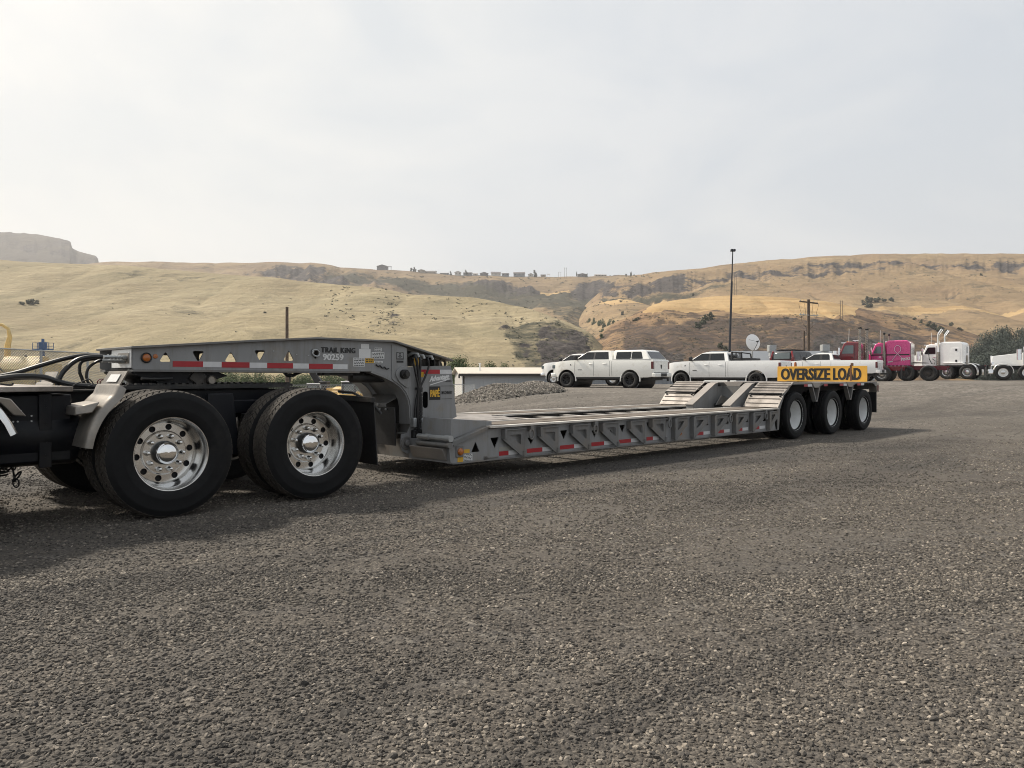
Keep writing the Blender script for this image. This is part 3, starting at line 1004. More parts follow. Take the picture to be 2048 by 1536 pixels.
for x in (0, 1.32):
    drive_wheel(TRK, x, .14); drive_wheel(TRK, x, .475, outer=False)
    drive_wheel(TRK, x, 2.31, flip=True); drive_wheel(TRK, x, 1.975, outer=False, flip=True)
for yy, fl in ((.14, False), (2.31, True)):
    drive_wheel(TRK, -1.72, yy, flip=fl)
for x in (0, 1.32, -1.72):
    b = MB().cyl((x, .55, .525), (x, 1.9, .525), .07, 14)
    b.lathe([(.0, -.2), (.16, -.15), (.2, 0), (.16, .15), (0, .2)], 16, (x, 1.2, .52), 'y')
    b.build('axle', M_darksteel, TRK)
for y0 in (.80, 1.58):
    b = MB().prism([(-7.2, .76), (-7.2, 1.035), (1.60, 1.035), (1.86, .95), (1.86, .76)], y0, y0 + .012).box(-7.2, 1.6, y0, y0 + .09, 1.023, 1.035).box(-7.2, 1.86, y0, y0 + .09, .76, .772)
    b.build('frame_rail', M_black, TRK)
for x in (-3, -1.2, -.55, .66, 1.8):
    MB().box(x - .06, x + .06, .815, 1.575, .80, .93).build('crossmember', M_black, TRK, .006)
# suspension: equaliser beams, air bags, torque rods
for y0 in (.66, 1.70):
    b = MB().box(.1, 1.22, y0, y0 + .10, .42, .56).bar((.66, y0 + .05, .55), (.66, y0 + .05, .95), .2, .1)
    for x in (-.28, .30, 1.02, 1.60):
        b.cyl((x, y0 + .05, .56), (x, y0 + .05, .80), .11, 14)
    b.build('suspension_beam', M_darksteel, TRK, .006)
# hanger plate visible between the two drive wheels
MB().hexa([(.52, .57, .42), (.84, .57, .42), (.84, .62, .42), (.52, .62, .42), (.54, .60, 1.0), (.78, .60, 1.0), (.78, .65, 1.0), (.54, .65, 1.0)]).build('hanger_plate', M_black, TRK, .01)
MB().box(.0, 1.8, .74, .795, .80, .93).build('frame_liner', M_black, TRK, .01)
# fifth wheel
b = MB().prism([(-.18, 1.075), (-.22, 1.06), (-.20, 1.045), (1.40, 1.045), (1.62, 1.036), (1.40, 1.060)], .74, 1.76, 'xz')
b.build('slider_rail_plate', M_darksteel, TRK)
b = MB()
for yy in (.80, 1.62):
    b.box(-.1, 1.5, yy, yy + .08, 1.06, 1.085)
    for i in range(24):
        b.box(-.08 + i * .066, -.05 + i * .066, yy + .005, yy + .075, 1.085, 1.098)
b.build('slider_rail', M_darksteel, TRK)
fw_px = [(262, 741.5), (264, 748), (290, 757), (310, 763), (318, 769), (420, 769), (426, 761), (456, 751.5), (432, 742)]
fw = MB().prism([P(a_, b_, .86) for a_, b_ in fw_px], .86, 1.64)
fw.build('fifth_wheel', M_black, TRK, .006)
for y in (.86, 1.62):
    MB().bar((.55, y, 1.075), (.62, y, 1.17), .05, .22, (1, 0, 0)).build('pivot_bracket', M_darksteel, TRK, .004)
MB().cyl((.66, .80, 1.125), (.66, .85, 1.125), .045, 18).build('pivot', M_darksteel, TRK)
MB().lathe([(.036, -.012), (.036, .0), (.0, .0)], 20, (.655, .79, 1.125), 'y').build('pivot_cap', M_alu2, TRK)
b = MB().tube([(.30, .82, 1.14), (.12, .80, 1.135), (.02, .80, 1.14)], .014, 8)
b.build('release_handle', M_darksteel, TRK)
# tool box and tank between pusher axle and drive wheels
MB().box(-1.62, -.655, .34, .79, .50, 1.02).build('side_box', M_black, TRK, .012)
MB().lathe([(0, -1.6), (.24, -1.6), (.245, -1.58), (.245, -.62), (.24, -.6), (0, -.6)], 28, (0, .55, .70), 'x').build('air_tank', M_black, TRK)
b = MB().box(-.885, -.80, .31, .335, .46, 1.025)
for z in (.55, .66, .8, .93, .98):
    b.lathe([(.011, -.012), (.011, 0)], 8, (-.842, .318, z), 'y')
b.build('box_strap', M_black, TRK, .003)
for (x, z) in ((-1.05, .82), (-1.02, .82), (-1.0, .90), (-1.04, .90), (-.93, .86), (-.93, .82), (-1.14, .86)):
    MB().cyl((x, .34, z), (x, .334, z), .007, 8).build('bolt', M_galv, TRK)
# chequer deck plate over the frame
b = MB().box(-2.4, -.675, .22, 2.2, 1.045, 1.085)
b.build('deck_plate', M_dia, TRK, .006)
for y in (.66, 1.66): MB().box(-.62, -.2, y, y + .14, 1.036, 1.05).build('frame_cap', M_darksteel, TRK)


def fender(parent, cx, cz, r, a0, a1, y0, y1, mat, lip_side=-1, flare=None, n=16, name='quarter_fender'):
    """Rolled sheet fender: an arc round the wheel with a folded lip at its outer edge."""
    path = []
    for i in range(n + 1):
        a = lerp(a0, a1, i / n)
        path.append((cx + r * math.cos(a), cz + r * math.sin(a)))
    if flare: path += flare
    secs = []
    for i, (x, z) in enumerate(path):
        p0 = path[max(i - 1, 0)]; p1 = path[min(i + 1, len(path) - 1)]
        tx, tz = p1[0] - p0[0], p1[1] - p0[1]
        l = math.hypot(tx, tz); nx_, nz_ = tz / l, -tx / l
        if (x + nx_ - cx) ** 2 + (z + nz_ - cz) ** 2 < (x - cx) ** 2 + (z - cz) ** 2: nx_, nz_ = -nx_, -nz_
        sec = []
        for (yy, off) in ((y1, 0), (y0 + .07, 0), (y0 + .045, -.003), (y0 + .018, -.016), (y0 + .003, -.038), (y0, -.062), (y0 + .005, -.062), (y0 + .009, -.040), (y0 + .024, -.02), (y0 + .05, -.008), (y0 + .07, -.006), (y1, -.006)):
            sec.append((x + nx_ * off, yy, z + nz_ * off))
        secs.append(sec)
    return MB().loft(secs).build(name, mat, parent, angle=50)


q = fender(TRK, 0, .525, .665, R(172), R(131), 0.0, .56, M_alu2, flare=[(-.415, 1.085), (-.402, 1.10)])
MB().hexa([(-.398, .03, 1.095), (-.398, .50, 1.095), (-.386, .50, 1.095), (-.386, .03, 1.095), (-.345, .01, 1.205), (-.345, .46, 1.205), (-.335, .46, 1.205), (-.335, .01, 1.205)]).build('flap_holder', M_alu2, q)
MB().hexa([(-.3975, .12, 1.118), (-.3975, .36, 1.118), (-.391, .36, 1.118), (-.391, .12, 1.118), (-.366, .11, 1.178), (-.366, .34, 1.178), (-.36, .34, 1.178), (-.36, .11, 1.178)]).build('holder_plate', M_decal_w, q)
b = MB().hexa([(-.70, .10, .86), (-.585, .05, .88), (-.585, .40, .88), (-.70, .46, .86), (-.69, .10, .925), (-.53, .05, .965), (-.53, .40, .965), (-.69, .46, .935)])
b.bar((-.66, .44, .90), (-.68, .80, .92), .03, .03)
b.build('fender_bracket', M_alu2, q, .01)
q2 = fender(TRK, 0, .525, .665, R(172), R(131), 2.45, 1.89, M_alu2, flare=[(-.415, 1.085), (-.402, 1.10)])
MB().hexa([(-.398, 1.95, 1.095), (-.398, 2.42, 1.095), (-.386, 2.42, 1.095), (-.386, 1.95, 1.095), (-.345, 1.99, 1.205), (-.345, 2.44, 1.205), (-.335, 2.44, 1.205), (-.335, 1.99, 1.205)]).build('flap_holder', M_alu2, q2)
f3 = fender(TRK, -1.72, .525, .685, R(20), R(150), 0.0, .40, M_alu)
MB().hexa([(-1.10, .06, .88), (-1.02, .06, .87), (-1.02, .36, .87), (-1.10, .36, .88), (-1.22, .05, 1.02), (-1.12, .05, 1.0), (-1.12, .36, 1.0), (-1.22, .36, 1.02)]).build('fender_bracket', M_alu2, f3, .008)
fender(TRK, -1.72, .525, .685, R(20), R(150), 2.45, 2.05, M_alu)
# mud flaps behind the drive wheels
for (ya, yb) in ((.03, .62), (1.83, 2.42)):
    MB().hexa([(2.01, ya, .27), (2.02, yb, .27), (2.03, yb, .27), (2.02, ya, .27), (1.965, ya, .93), (1.955, yb, .93), (1.967, yb, .93), (1.977, ya, .93)]).build('mud_flap', M_trim, TRK)
for (ya, za, yb, zb) in ((.02, .925, .80, .94), (1.66, .94, 2.42, .925)):
    MB().bar((1.955, ya, za), (1.955, yb, zb), .05, .05).build('flap_hanger', M_darksteel, TRK)
MB().tube([(1.93, .62, 1.0), (1.96, .40, .99), (1.985, .10, .90), (2.06, .03, .78)], .014, 8).build('flap_spring', M_darksteel, TRK)
# the rest of the tractor, ahead of the picture
b = MB().prism([(-3.15, 1.1), (-3.15, 3.3), (-3.3, 3.55), (-5.0, 3.5), (-5.2, 3.3), (-5.2, 1.1)], .05, 2.4)
b.build('sleeper', M_carw, TRK, .12, 3)
b = MB().prism([(-5.2, .95), (-5.2, 3.0), (-6.5, 2.95), (-7.0, 2.05), (-7.0, .95)], .15, 2.3)
b.build('cab', M_carw, TRK, .08, 3)
MB().prism([(-5.5, 2.1), (-5.5, 2.8), (-6.35, 2.75), (-6.75, 2.1)], .135, 2.315).build('cab_window', M_glass, TRK)
b = MB().prism([(-7.0, 1.0), (-7.0, 2.0), (-8.9, 1.75), (-9.0, .6), (-8.7, .6), (-8.6, 1.0)], .5, 1.95)
b.build('hood', M_carw, TRK, .1, 3)
for y in (.14, 2.31):
    drive_wheel(TRK, -8.0, y, flip=y > 1)
MB().lathe([(0, -4.9), (.3, -4.88), (.31, -4.8), (.31, -3.3), (.3, -3.22), (0, -3.2)], 28, (0, .36, .72), 'x').build('fuel_tank', M_alu, TRK)
for y in (.1, 2.35):
    MB().cyl((-3.0, y, .9), (-3.0, y, 3.9), .08, 16).build('exhaust_stack', M_chrome, TRK)


def hose(name, pts, r, mat, parent, n=8, sub=6):
    """Smooth hose through the points."""
    P_ = [Vector(p) for p in pts]
    P_ = [P_[0] * 2 - P_[1]] + P_ + [P_[-1] * 2 - P_[-2]]
    path = []
    for i in range(1, len(P_) - 2):
        for k in range(sub):
            t = k / sub
            a, b_, c, d = P_[i - 1:i + 3]
            path.append(.5 * ((2 * b_) + (c - a) * t + (2 * a - 5 * b_ + 4 * c - d) * t * t + (3 * b_ - a - 3 * c + d) * t ** 3))
    path.append(P_[-2])
    return MB().tube(path, r, n).build(name, mat, parent)


def hp(y, *pts):
    return [pt(a, b_, y + (c[0] if c else 0)) for a, b_, *c in pts]


hose('air_hose', hp(.95, (196, 712), (165, 711.5), (130, 717), (80, 731), (30, 746), (-30, 758)), .019, M_hose, TRK)
hose('air_hose', hp(.88, (205, 713.5), (178, 714), (152, 721), (130, 740), (118, 758), (114, 772)), .020, M_hose, TRK)
hose('air_hose', hp(1.02, (212, 717), (182, 718.5), (163, 724), (159, 741), (164, 757), (169, 768)), .014, M_hose, TRK)
hose('air_hose', hp(.98, (214, 718), (196, 722), (178, 735), (173, 750), (176, 764), (184, 771)), .012, M_hose, TRK)
hose('cable_bundle', hp(.86, (-30, 762), (10, 755), (45, 752), (85, 754), (112, 762), (140, 769), (172, 772), (205, 774)), .024, M_hose, TRK)
hose('cable_bundle', hp(.98, (-30, 768), (12, 759), (50, 756), (95, 757), (115, 764), (150, 770)), .016, M_hose, TRK)
hose('cable', hp(.55, (140, 780), (150, 769), (168, 762), (178, 758), (186, 768), (176, 773)), .005, M_hose, TRK, 6)
hose('cable', hp(.70, (0, 768), (22, 770), (26, 766)), .008, M_hose, TRK, 6)
b = MB()
for (x, y, z) in ((-.205, .95, 1.10), (-.265, .95, 1.105), (-.20, 1.1, 1.10)):
    b.lathe([(.028, -.01), (.034, -.004), (.034, .004), (.028, .01), (.028, -.01)], 14, (x, y, z), 'y')
b.build('gladhand', M_crimson, TRK)

# tyre chains hanging under the frame at the left
CH_ = thing('tyre_chain', 'dark tyre chains hanging in a tangle under the black tractor frame', 'chain', (O.x - 1.19 * U.x + .55 * N.x, O.y - 1.19 * U.y + .55 * N.y, 0), ROTZ)


def link(c, d, r=.032, w=.007, up=(0, 0, 1)):
    b = MB(); d = Vector(d).normalized(); u = d.orthogonal().normalized()
    a = rnd.uniform(0, 3.1)
    u = (u * math.cos(a) + d.cross(u) * math.sin(a))
    path = [Vector(c) + d * (r * 1.35 * math.cos(t)) + u * (r * .8 * math.sin(t)) for t in [2 * math.pi * i / 12 for i in range(13)]]
    return b.tube(path, w, 6, False)


for k in range(26):
    x = rnd.uniform(-.16, .20); y = rnd.uniform(-.1, .1)
    z = .50 - abs(rnd.gauss(0, .075)) - (.05 if x < .05 else 0)
    link((x, y, z), (rnd.uniform(-1, 1), rnd.uniform(-1, 1), rnd.uniform(-1, .2))).build('link', M_darksteel, CH_)
for (x0, z0, n) in ((-.03, .46, 7), (.18, .47, 4), (.04, .44, 3), (-.10, .44, 5)):
    for i in range(n):
        link((x0 + .006 * i + rnd.uniform(-.004, .004), 0, z0 - .046 * i), (.12, 0, -1), .026, .0055).build('link', M_darksteel, CH_)
# ================================================================== LOWBOY TRAILER
TO = (7.0, 1.25)       # the trailer's own origin, in the O frame
TRL = thing('lowboy_trailer', 'long grey three axle lowboy trailer with detachable gooseneck and wooden deck strips', 'trailer',
            (O.x + TO[0] * U.x + TO[1] * N.x, O.y + TO[0] * U.y + TO[1] * N.y, 0), ROTZ)
TL = (-TO[0], -TO[1], 0)


def tb(b, name, mat, bevel=0, parent=None, **kw):
    o = b.build(name, mat, parent or TRL, bevel, loc=TL if parent is None else None, **kw)
    return o


def poly(y, *pts):
    return [P(a, b_, y) for a, b_ in pts]


def tri_hole(cx, cz, w, h, up=True, r=.24, n=4):
    s = 1 if up else -1
    pts = [(cx, cz + s * h * .5), (cx - w / 2, cz - s * h * .5), (cx + w / 2, cz - s * h * .5)]
    return round_poly(pts, min(w, h) * r, n)


def round_poly(pts, r, n=3):
    out = []
    m = len(pts)
    for i in range(m):
        p = Vector(pts[i]); a = Vector(pts[i - 1]); c = Vector(pts[(i + 1) % m])
        va = (a - p); vc = (c - p)
        k = min(r, va.length * .45, vc.length * .45)
        p0 = p + va.normalized() * k; p1 = p + vc.normalized() * k
        for j in range(n + 1):
            t = j / n
            q = p0 * (1 - t) ** 2 + p * 2 * t * (1 - t) + p1 * t * t
            out.append((q.x, q.y))
    return out


# ---- gooseneck: two box beams with arched legs
NY0, NY1 = .80, 1.70
arch = [(2.46, 1.212), (2.62, 1.165), (2.765, 1.103), (2.86, 1.045), (2.93, .97), (2.975, .885), (2.995, .80), (3.0, .60)]
top = [(-.06, 1.405), (1.0, 1.49), (1.76, 1.545), (2.744, 1.541)]
nose = [(-.06, 1.405), (-.06, 1.235), (-.04, 1.222)]
web_out = nose + [(2.30, 1.212)] + arch[:4] + [(2.95, 1.05), (2.95, 1.484), (2.744, 1.541), (1.76, 1.545), (1.0, 1.49)]
holes_px = [(331, 713, 25, 21, True), (396.5, 713.5, 25, 23, False), (461.5, 713, 25, 21, True), (520, 711.5, 23, 22, False), (577.5, 710.5, 22, 22, True), (631, 709.5, 20, 21, False)]
hl = []
for (px, py, w, h, up) in holes_px:
    x, z = P(px, py, .8)
    x0 = PX(px - w / 2, .8); x1 = PX(px + w / 2, .8)
    hh = abs(P(px, py - h / 2, .8)[1] - P(px, py + h / 2, .8)[1])
    hl.append(tri_hole(x, z, x1 - x0, hh, up))
far_slots = [round_poly([(xa, 1.275), (xb, 1.275), (xb, 1.375 + .03 * k), (xa, 1.37 + .03 * k)], .03, 3) for k, (xa, xb) in enumerate(((.25, .75), (.9, 1.4), (1.55, 2.05)))]
tb(MB().prism(web_out, NY0, NY0 + .014, 'xz', hl), 'gooseneck_web', M_gray)
tb(MB().prism(web_out, NY1 - .014, NY1, 'xz', far_slots), 'gooseneck_web', M_gray)
# top and bottom flanges
def flange(path, y0, y1, th, up=True):
    secs = []
    for i, (x, z) in enumerate(path):
        p0 = path[max(0, i - 1)]; p1 = path[min(len(path) - 1, i + 1)]
        l = math.hypot(p1[0] - p0[0], p1[1] - p0[1])
        nx_, nz_ = -(p1[1] - p0[1]) / l * th, (p1[0] - p0[0]) / l * th
        secs.append([(x, y0, z), (x, y1, z), (x + nx_, y1, z + nz_), (x + nx_, y0, z + nz_)])
    return MB().loft(secs)


tb(flange([(-.075, 1.404), (1.0, 1.492), (1.76, 1.547), (2.744, 1.543), (3.55, 1.352), (3.60, 1.335)], NY0 - .05, NY1 + .05, .022), 'gooseneck_top_plate', M_gray2, .003)
b = flange([(-.05, 1.221), (2.30, 1.211)], NY0 - .012, NY0 + .14, -.018)
b2 = flange([(-.05, 1.221), (2.30, 1.211)], NY1 - .14, NY1 + .012, -.018)
b.add(b2.v, b2.f)
tb(b, 'gooseneck_bottom_flange', M_gray2)
tb(MB().box(-.02, 2.4, NY0 + .16, NY1 - .16, 1.215, 1.232).cyl((.62, 1.25, 1.15), (.62, 1.25, 1.215), .045, 16), 'kingpin_plate', M_darksteel)
tb(MB().hexa([(-.058, NY0, 1.236), (-.058, NY0 + .55, 1.236), (-.045, NY0 + .55, 1.236), (-.045, NY0, 1.236), (-.058, NY0, 1.404), (-.058, NY0 + .55, 1.404), (-.045, NY0 + .55, 1.404), (-.045, NY0, 1.404)])
   .hexa([(-.058, NY0 + .55, 1.236), (.25, NY1 - .02, 1.236), (.27, NY1 - .02, 1.236), (-.04, NY0 + .55, 1.236), (-.058, NY0 + .55, 1.404), (.25, NY1 - .02, 1.43), (.27, NY1 - .02, 1.43), (-.04, NY0 + .55, 1.404)]), 'nose_plate', M_wrim, .003)
b = MB()
for (y, z) in ((.92, 1.33), (.97, 1.30), (1.04, 1.335), (1.1, 1.30)):
    b.cyl((-.06, y, z), (-.10, y, z), .022, 10).cyl((-.10, y, z), (-.21, y, z), .014, 10).cyl((-.21, y, z), (-.25, y, z), .02, 6)
    for k in range(3): b.cyl((-.115 - k * .03, y, z), (-.128 - k * .03, y, z), .021, 8)
tb(b, 'hose_coupling', M_galv)
tb(MB().box(-.066, -.0585, .86, 1.14, 1.275, 1.37), 'coupling_plate', M_alu2, .003)
# marker lights on the gooseneck
lx, lz = P(293, 715.5, .79)
tb(MB().lathe([(.046, .012), (.048, -.004), (.04, -.01), (.034, -.008)], 24, (lx, NY0 - .006, lz), 'y'), 'lamp_bezel', M_trim)
tb(MB().lathe([(.037, -.006), (.03, -.016), (.012, -.02), (0, -.0205)], 20, (lx, NY0 - .006, lz), 'y'), 'marker_lamp', M_amber)
lx2, lz2 = P(311.5, 712.5, .79)
tb(MB().lathe([(.022, 0), (.02, -.008), (0, -.009)], 16, (lx2, NY0, lz2), 'y'), 'reflector', M_amber)


def tape(px0, px1, z0, z1, y, mat, dz=0):
    x0, x1 = PX(px0, y), PX(px1, y)
    tb(MB().hexa([(x0, y - .0025, z0), (x1, y - .0025, z0 + dz), (x1, y, z0 + dz), (x0, y, z0), (x0, y - .0025, z1), (x1, y - .0025, z1 + dz), (x1, y, z1 + dz), (x0, y, z1)]), 'reflective_tape', mat, smooth=False)


for i, (a, b_) in enumerate(((345.5, 406), (406, 443), (443, 499), (499, 534), (534, 586), (586, 617.5), (617.5, 665.5), (665.5, 695))):
    tape(a, b_, lerp(1.248, 1.234, i / 7), lerp(1.300, 1.288, i / 7), NY0 - .0005, M_red if i % 2 == 0 else M_white)


def plate_px(px0, py0, px1, py1, y, mat, name='decal', th=.0025):
    x0, z1 = P(px0, py0, y); x1, z0 = P(px1, py1, y)
    z0 = (P(px0, py1, y)[1] + z0) / 2; z1 = (P(px1, py0, y)[1] + z1) / 2
    return tb(MB().box(x0, x1, y - th, y, z0, z1), name, mat, smooth=False)


def text_px(s, px0, py0, px1, py1, y, mat, name='lettering', shear=0, bold=0, rot=0, spacing=1, heavy=0):
    x0, z1 = P(px0, py0, y); x1, z0 = P(px1, py1, y)
    o = text_obj(s, x1 - x0, z1 - z0, (x0, y - .0022, z0), (math.cos(rot), 0, math.sin(rot)), (-math.sin(rot), 0, math.cos(rot)), mat, TRL, name, bold, .0015, shear, spacing, heavy)
    o.location = TL
    return o


def print_lines(px0, py0, px1, py1, y, n, mat):
    """Rows of small print on a decal: uneven dark dashes."""
    x0, z1 = P(px0, py0, y); x1, z0 = P(px1, py1, y)
    b = MB()
    for i in range(n):
        z = lerp(z1, z0, (i + .7) / (n + .4)); x = x0 + (x1 - x0) * .07
        hh = (z1 - z0) / n * .22
        while x < x1 - (x1 - x0) * .1:
            w = rnd.uniform(.008, .03)
            xe = min(x + w, x1 - (x1 - x0) * .06)
            b.box(x, xe, y - .0042, y - .0028, z - hh, z + hh); x = xe + .008
    tb(b, 'small_print', mat, smooth=False)


YD = NY0 - .0005
text_px('TRAiL KiNG', 642, 694, 710, 706.5, YD, M_decal_k, bold=.012, heavy=.0038, spacing=1.12)
text_px('90259', 645.5, 707.6, 686.5, 721, YD, M_decal_w, bold=.02, heavy=.002)
for (a, b_, c, d, m, n) in ((722, 688, 738, 697.5, M_decal_w, 0), (718, 698, 741, 716, M_decal_w, 0), (706.6, 715.5, 729, 733, M_decal_w, 5), (743, 704.6, 768.5, 717, M_decal_w, 4), (749, 695.5, 763, 702.6, M_decal_w, 2),
                            (730.5, 717, 747.5, 726, M_decal_y, 2), (748, 722, 765, 726.3, M_decal_w, 1)):
    plate_px(a, b_, c, d, YD, m)
    if n: print_lines(a, b_, c, d, YD, n, M_decal_k)
hose('wire', [(x - TO[0], y - TO[1], z) for x, y, z in hp(NY0 - .012, (752, 729), (757, 733), (760, 731), (765, 736), (769, 734), (773, 738), (778, 736.5))], .007, M_hose, TRL, 6)
hose('grab_hook', [(x - TO[0], y - TO[1], z) for x, y, z in hp(NY0 - .012, (624, 703), (628, 700), (634, 700), (639, 705), (637, 712), (630, 712), (625, 707), (627, 702))], .010, M_galv, TRL, 8)
b = MB()
for (px, py) in ((593, 709), (617, 711), (547, 702)):
    x, z = P(px, py, NY0); b.cyl((x, NY0, z), (x, NY0 - .006, z), .006, 8)
tb(b, 'bolt', M_galv)

# ---- tower and legs
tower = [P(783, 689.5, .8), P(812.5, 696, .8), (2.945, 1.27), (3.60, 1.285), (3.69, .66), (3.20, .52), (3.14, .44), (3.10, .31), (3.02, .265), (2.94, .262), (2.87, .30), (2.845, .375), (2.86, .49), (2.945, .50)] + \
        [(2.995, .60), (2.995, .80), (2.975, .885), (2.93, .97), (2.86, 1.045), (2.765, 1.103), P(783, 757, .8)]
slot = round_poly(poly(NY0 - .01, (845.5, 783), (845.5, 816), (856, 816), (856, 783)), .04, 4)
for (ya, yb) in ((NY0 - .012, NY0), (NY1, NY1 + .012)):
    tb(MB().prism(tower, ya, yb, 'xz', [slot]), 'tower_plate', M_gray)
tb(MB().box(3.20, 3.5, NY0 + .1, NY0 + .11, .7, 1.05), 'slot_backing', M_black)
for (ya, yb) in ((NY0, NY0 + .2), (NY1 - .2, NY1)):
    tb(flange(list(reversed(arch)), ya + .002, yb, .016), 'arch_flange', M_gray)
    tb(MB().box(3.0, 3.012, ya + .002, yb, .50, .80).box(2.945, 3.0, ya + .002, yb, .484, .50), 'leg_front_plate', M_gray)
# centre of the arch: back wall, sloping shelf, rubber skirt
tb(MB().hexa([(3.02, NY0 + .2, .93), (3.02, NY1 - .2, .93), (3.04, NY1 - .2, .93), (3.04, NY0 + .2, .93), (2.75, NY0 + .2, 1.21), (2.75, NY1 - .2, 1.21), (2.77, NY1 - .2, 1.22), (2.77, NY0 + .2, 1.22)]), 'neck_back_wall', M_gray)
tb(MB().hexa([(2.80, NY0 + .2, .835), (2.80, NY1 - .12, .835), (3.02, NY1 - .12, .93), (3.02, NY0 + .2, .93), (2.80, NY0 + .2, .845), (2.80, NY1 - .12, .845), (3.02, NY1 - .12, .94), (3.02, NY0 + .2, .94)])
   .box(2.788, 2.80, NY0 + .2, NY1 - .12, .80, .845), 'neck_shelf', M_gray2, .003)
tb(MB().hexa([(2.80, NY0 + .02, .36), (2.80, NY1 - .06, .36), (2.812, NY1 - .06, .36), (2.812, NY0 + .02, .36), (2.784, NY0 + .02, .80), (2.784, NY1 - .06, .80), (2.796, NY1 - .06, .80), (2.796, NY0 + .02, .80)]), 'rubber_skirt', M_trim)
b = MB()
for y in (.98, 1.1, 1.22, 1.34, 1.46): b.cyl((2.784, y, .775), (2.770, y, .775), .012, 8)
b.cyl((2.788, 1.15, .825), (2.776, 1.15, .825), .014, 8)
tb(b, 'bolt', M_galv)
tb(MB().box(3.0, 3.5, NY0 + .2, NY1 - .2, .42, .9), 'leg_crossbox', M_black)  # black stands in for the shade under the neck
tb(MB().box(3.03, 3.62, NY0 + .02, NY1 - .02, .24, .66), 'neck_latch_box', M_black)  # set black so the gap carries the underside shade in its colour
# underside air tank and spare bits below the neck
tb(MB().lathe([(0, 2.28), (.055, 2.29), (.06, 2.32), (.06, 2.70), (.055, 2.73), (0, 2.74)], 16, (0, .96, 1.145), 'x'), 'air_reservoir', M_darksteel)
tb(MB().box(1.85, 2.25, .84, .92, 1.165, 1.20).box(1.87, 1.98, .82, .835, 1.168, 1.198), 'lamp_bracket', M_darksteel, .004)
hose('pull_handle', [(x - TO[0], y - TO[1], z) for x, y, z in hp(.86, (560, 742), (568, 744), (574, 750), (584, 751), (596, 746), (604, 743))], .018, M_darksteel, TRL)
# pivot boss and pins
boss = round_poly(poly(NY0 - .012, (789, 748), (794, 737), (805, 732.5), (819, 733), (819, 774), (812, 775.5), (797, 764)), .035, 4)
tb(MB().prism(boss, NY0 - .032, NY0 - .012), 'pivot_boss', M_gray, .005)
px_, pz_ = P(805.5, 748.5, NY0 - .03)
tb(MB().lathe([(.055, 0), (.055, -.05), (.050, -.056), (.034, -.056), (.034, -.085), (.028, -.09), (0, -.09)], 22, (px_ + .01, NY0 - .03, pz_), 'y'), 'pivot_pin', M_darksteel)
px2, pz2 = P(813, 886, NY0 - .02)
tb(MB().lathe([(.078, 0), (.078, -.012), (.062, -.014), (.06, -.004), (.034, -.004), (.034, -.035), (.026, -.042), (0, -.042)], 22, (px2, NY0 - .012, pz2), 'y'), 'lower_pin', M_gray2)
b = MB()
b.cyl((3.05, NY0 - .03, .31), (3.18, NY0 - .03, .25), .05, 10)
tb(b, 'latch_tube', M_darksteel)
# emblem on the tower
ex0, ez1 = P(793, 704.5, NY0 - .0125); ex1, ez0 = P(807, 726, NY0 - .0125)
ye = NY0 - .0125
b = MB()
w, h = ex1 - ex0, ez1 - ez0
for (a, c, d, e) in ((0, .06, .32, 1), (.94, 1, .32, 1), (0, 1, .32, .37), (.06, .94, .42, .46), (0, .3, .94, 1), (.7, 1, .94, 1), (.42, .58, .80, 1), (.2, .4, .60, .65), (.6, .8, .60, .65)):
    b.box(ex0 + a * w, ex0 + c * w, ye - .002, ye, ez0 + d * h, ez0 + e * h)
b.prism(circle(ex0 + .5 * w, ez0 + .63 * h, .15 * w, 14), ye - .002, ye, 'xz', [circle(ex0 + .5 * w, ez0 + .63 * h, .09 * w, 14)])
b.box(ex0 + .02 * w, ex0 + .98 * w, ye - .002, ye, ez0 + .03 * h, ez0 + .22 * h)
tb(b, 'emblem', M_decal_k, smooth=False)
# rear neck gap: recessed web, hose bundle and hoops
tb(MB().prism([(2.95, 1.275), (2.95, 1.484), (3.55, 1.345), (3.58, 1.275)], NY0 + .12, NY0 + .13).box(3.36, 3.38, NY0 + .02, NY0 + .12, 1.28, 1.39), 'recessed_web', M_darksteel)
b = MB().lathe([(.045, -.02), (.06, -.012), (.06, .012), (.045, .02), (.045, -.02)], 20, (3.51, NY0 + .05, 1.305), 'y')
tb(b, 'lifting_eye', M_gray2)
yh = NY0 - .05


def th(name, pts, r, mat=M_hose, n=8):
    return hose(name, [(x - TO[0], y - TO[1], z) for x, y, z in pts], r, mat, TRL, n)


th('hydraulic_hose', hp(yh, (824, 711, .1), (831, 713), (836, 740), (838, 775), (833, 800), (830, 830), (832, 858)), .016)
th('hydraulic_hose', hp(yh, (833, 713, .1), (840, 716), (840, 745), (839, 778), (842, 800), (842, 830), (838, 858)), .016)
th('hydraulic_hose', hp(yh, (850, 715, .12), (856, 718), (857, 735), (849, 757), (841, 776), (838, 810), (836, 860)), .013)
th('hydraulic_hose', hp(yh - .02, (826, 722), (832, 750), (837, 776), (836, 800), (835, 830), (836, 862)), .012)
b = MB()
for (px, py) in ((822, 709), (833, 712), (850, 714)):
    x, z = P(px, py, NY0 + .04)
    b.tube([(x - .03, NY0 + .08, z - .02), (x, NY0 + .02, z + .012), (x + .03, yh, z + .004), (x + .045, yh, z - .03)], .018, 8)
tb(b, 'hose_elbow', M_galv)
b = MB()
for k in range(9):
    x, z = P(840, 782 + k * 7.5, yh); b.lathe([(.030, -.016), (.030, .016)], 10, (x, yh - .002, z), 'z')
tb(b, 'spiral_wrap', M_hose)
x, z = P(838, 777, yh); tb(MB().lathe([(.045, -.012), (.045, .012)], 12, (x, yh, z), 'z'), 'cable_tie', M_trim)
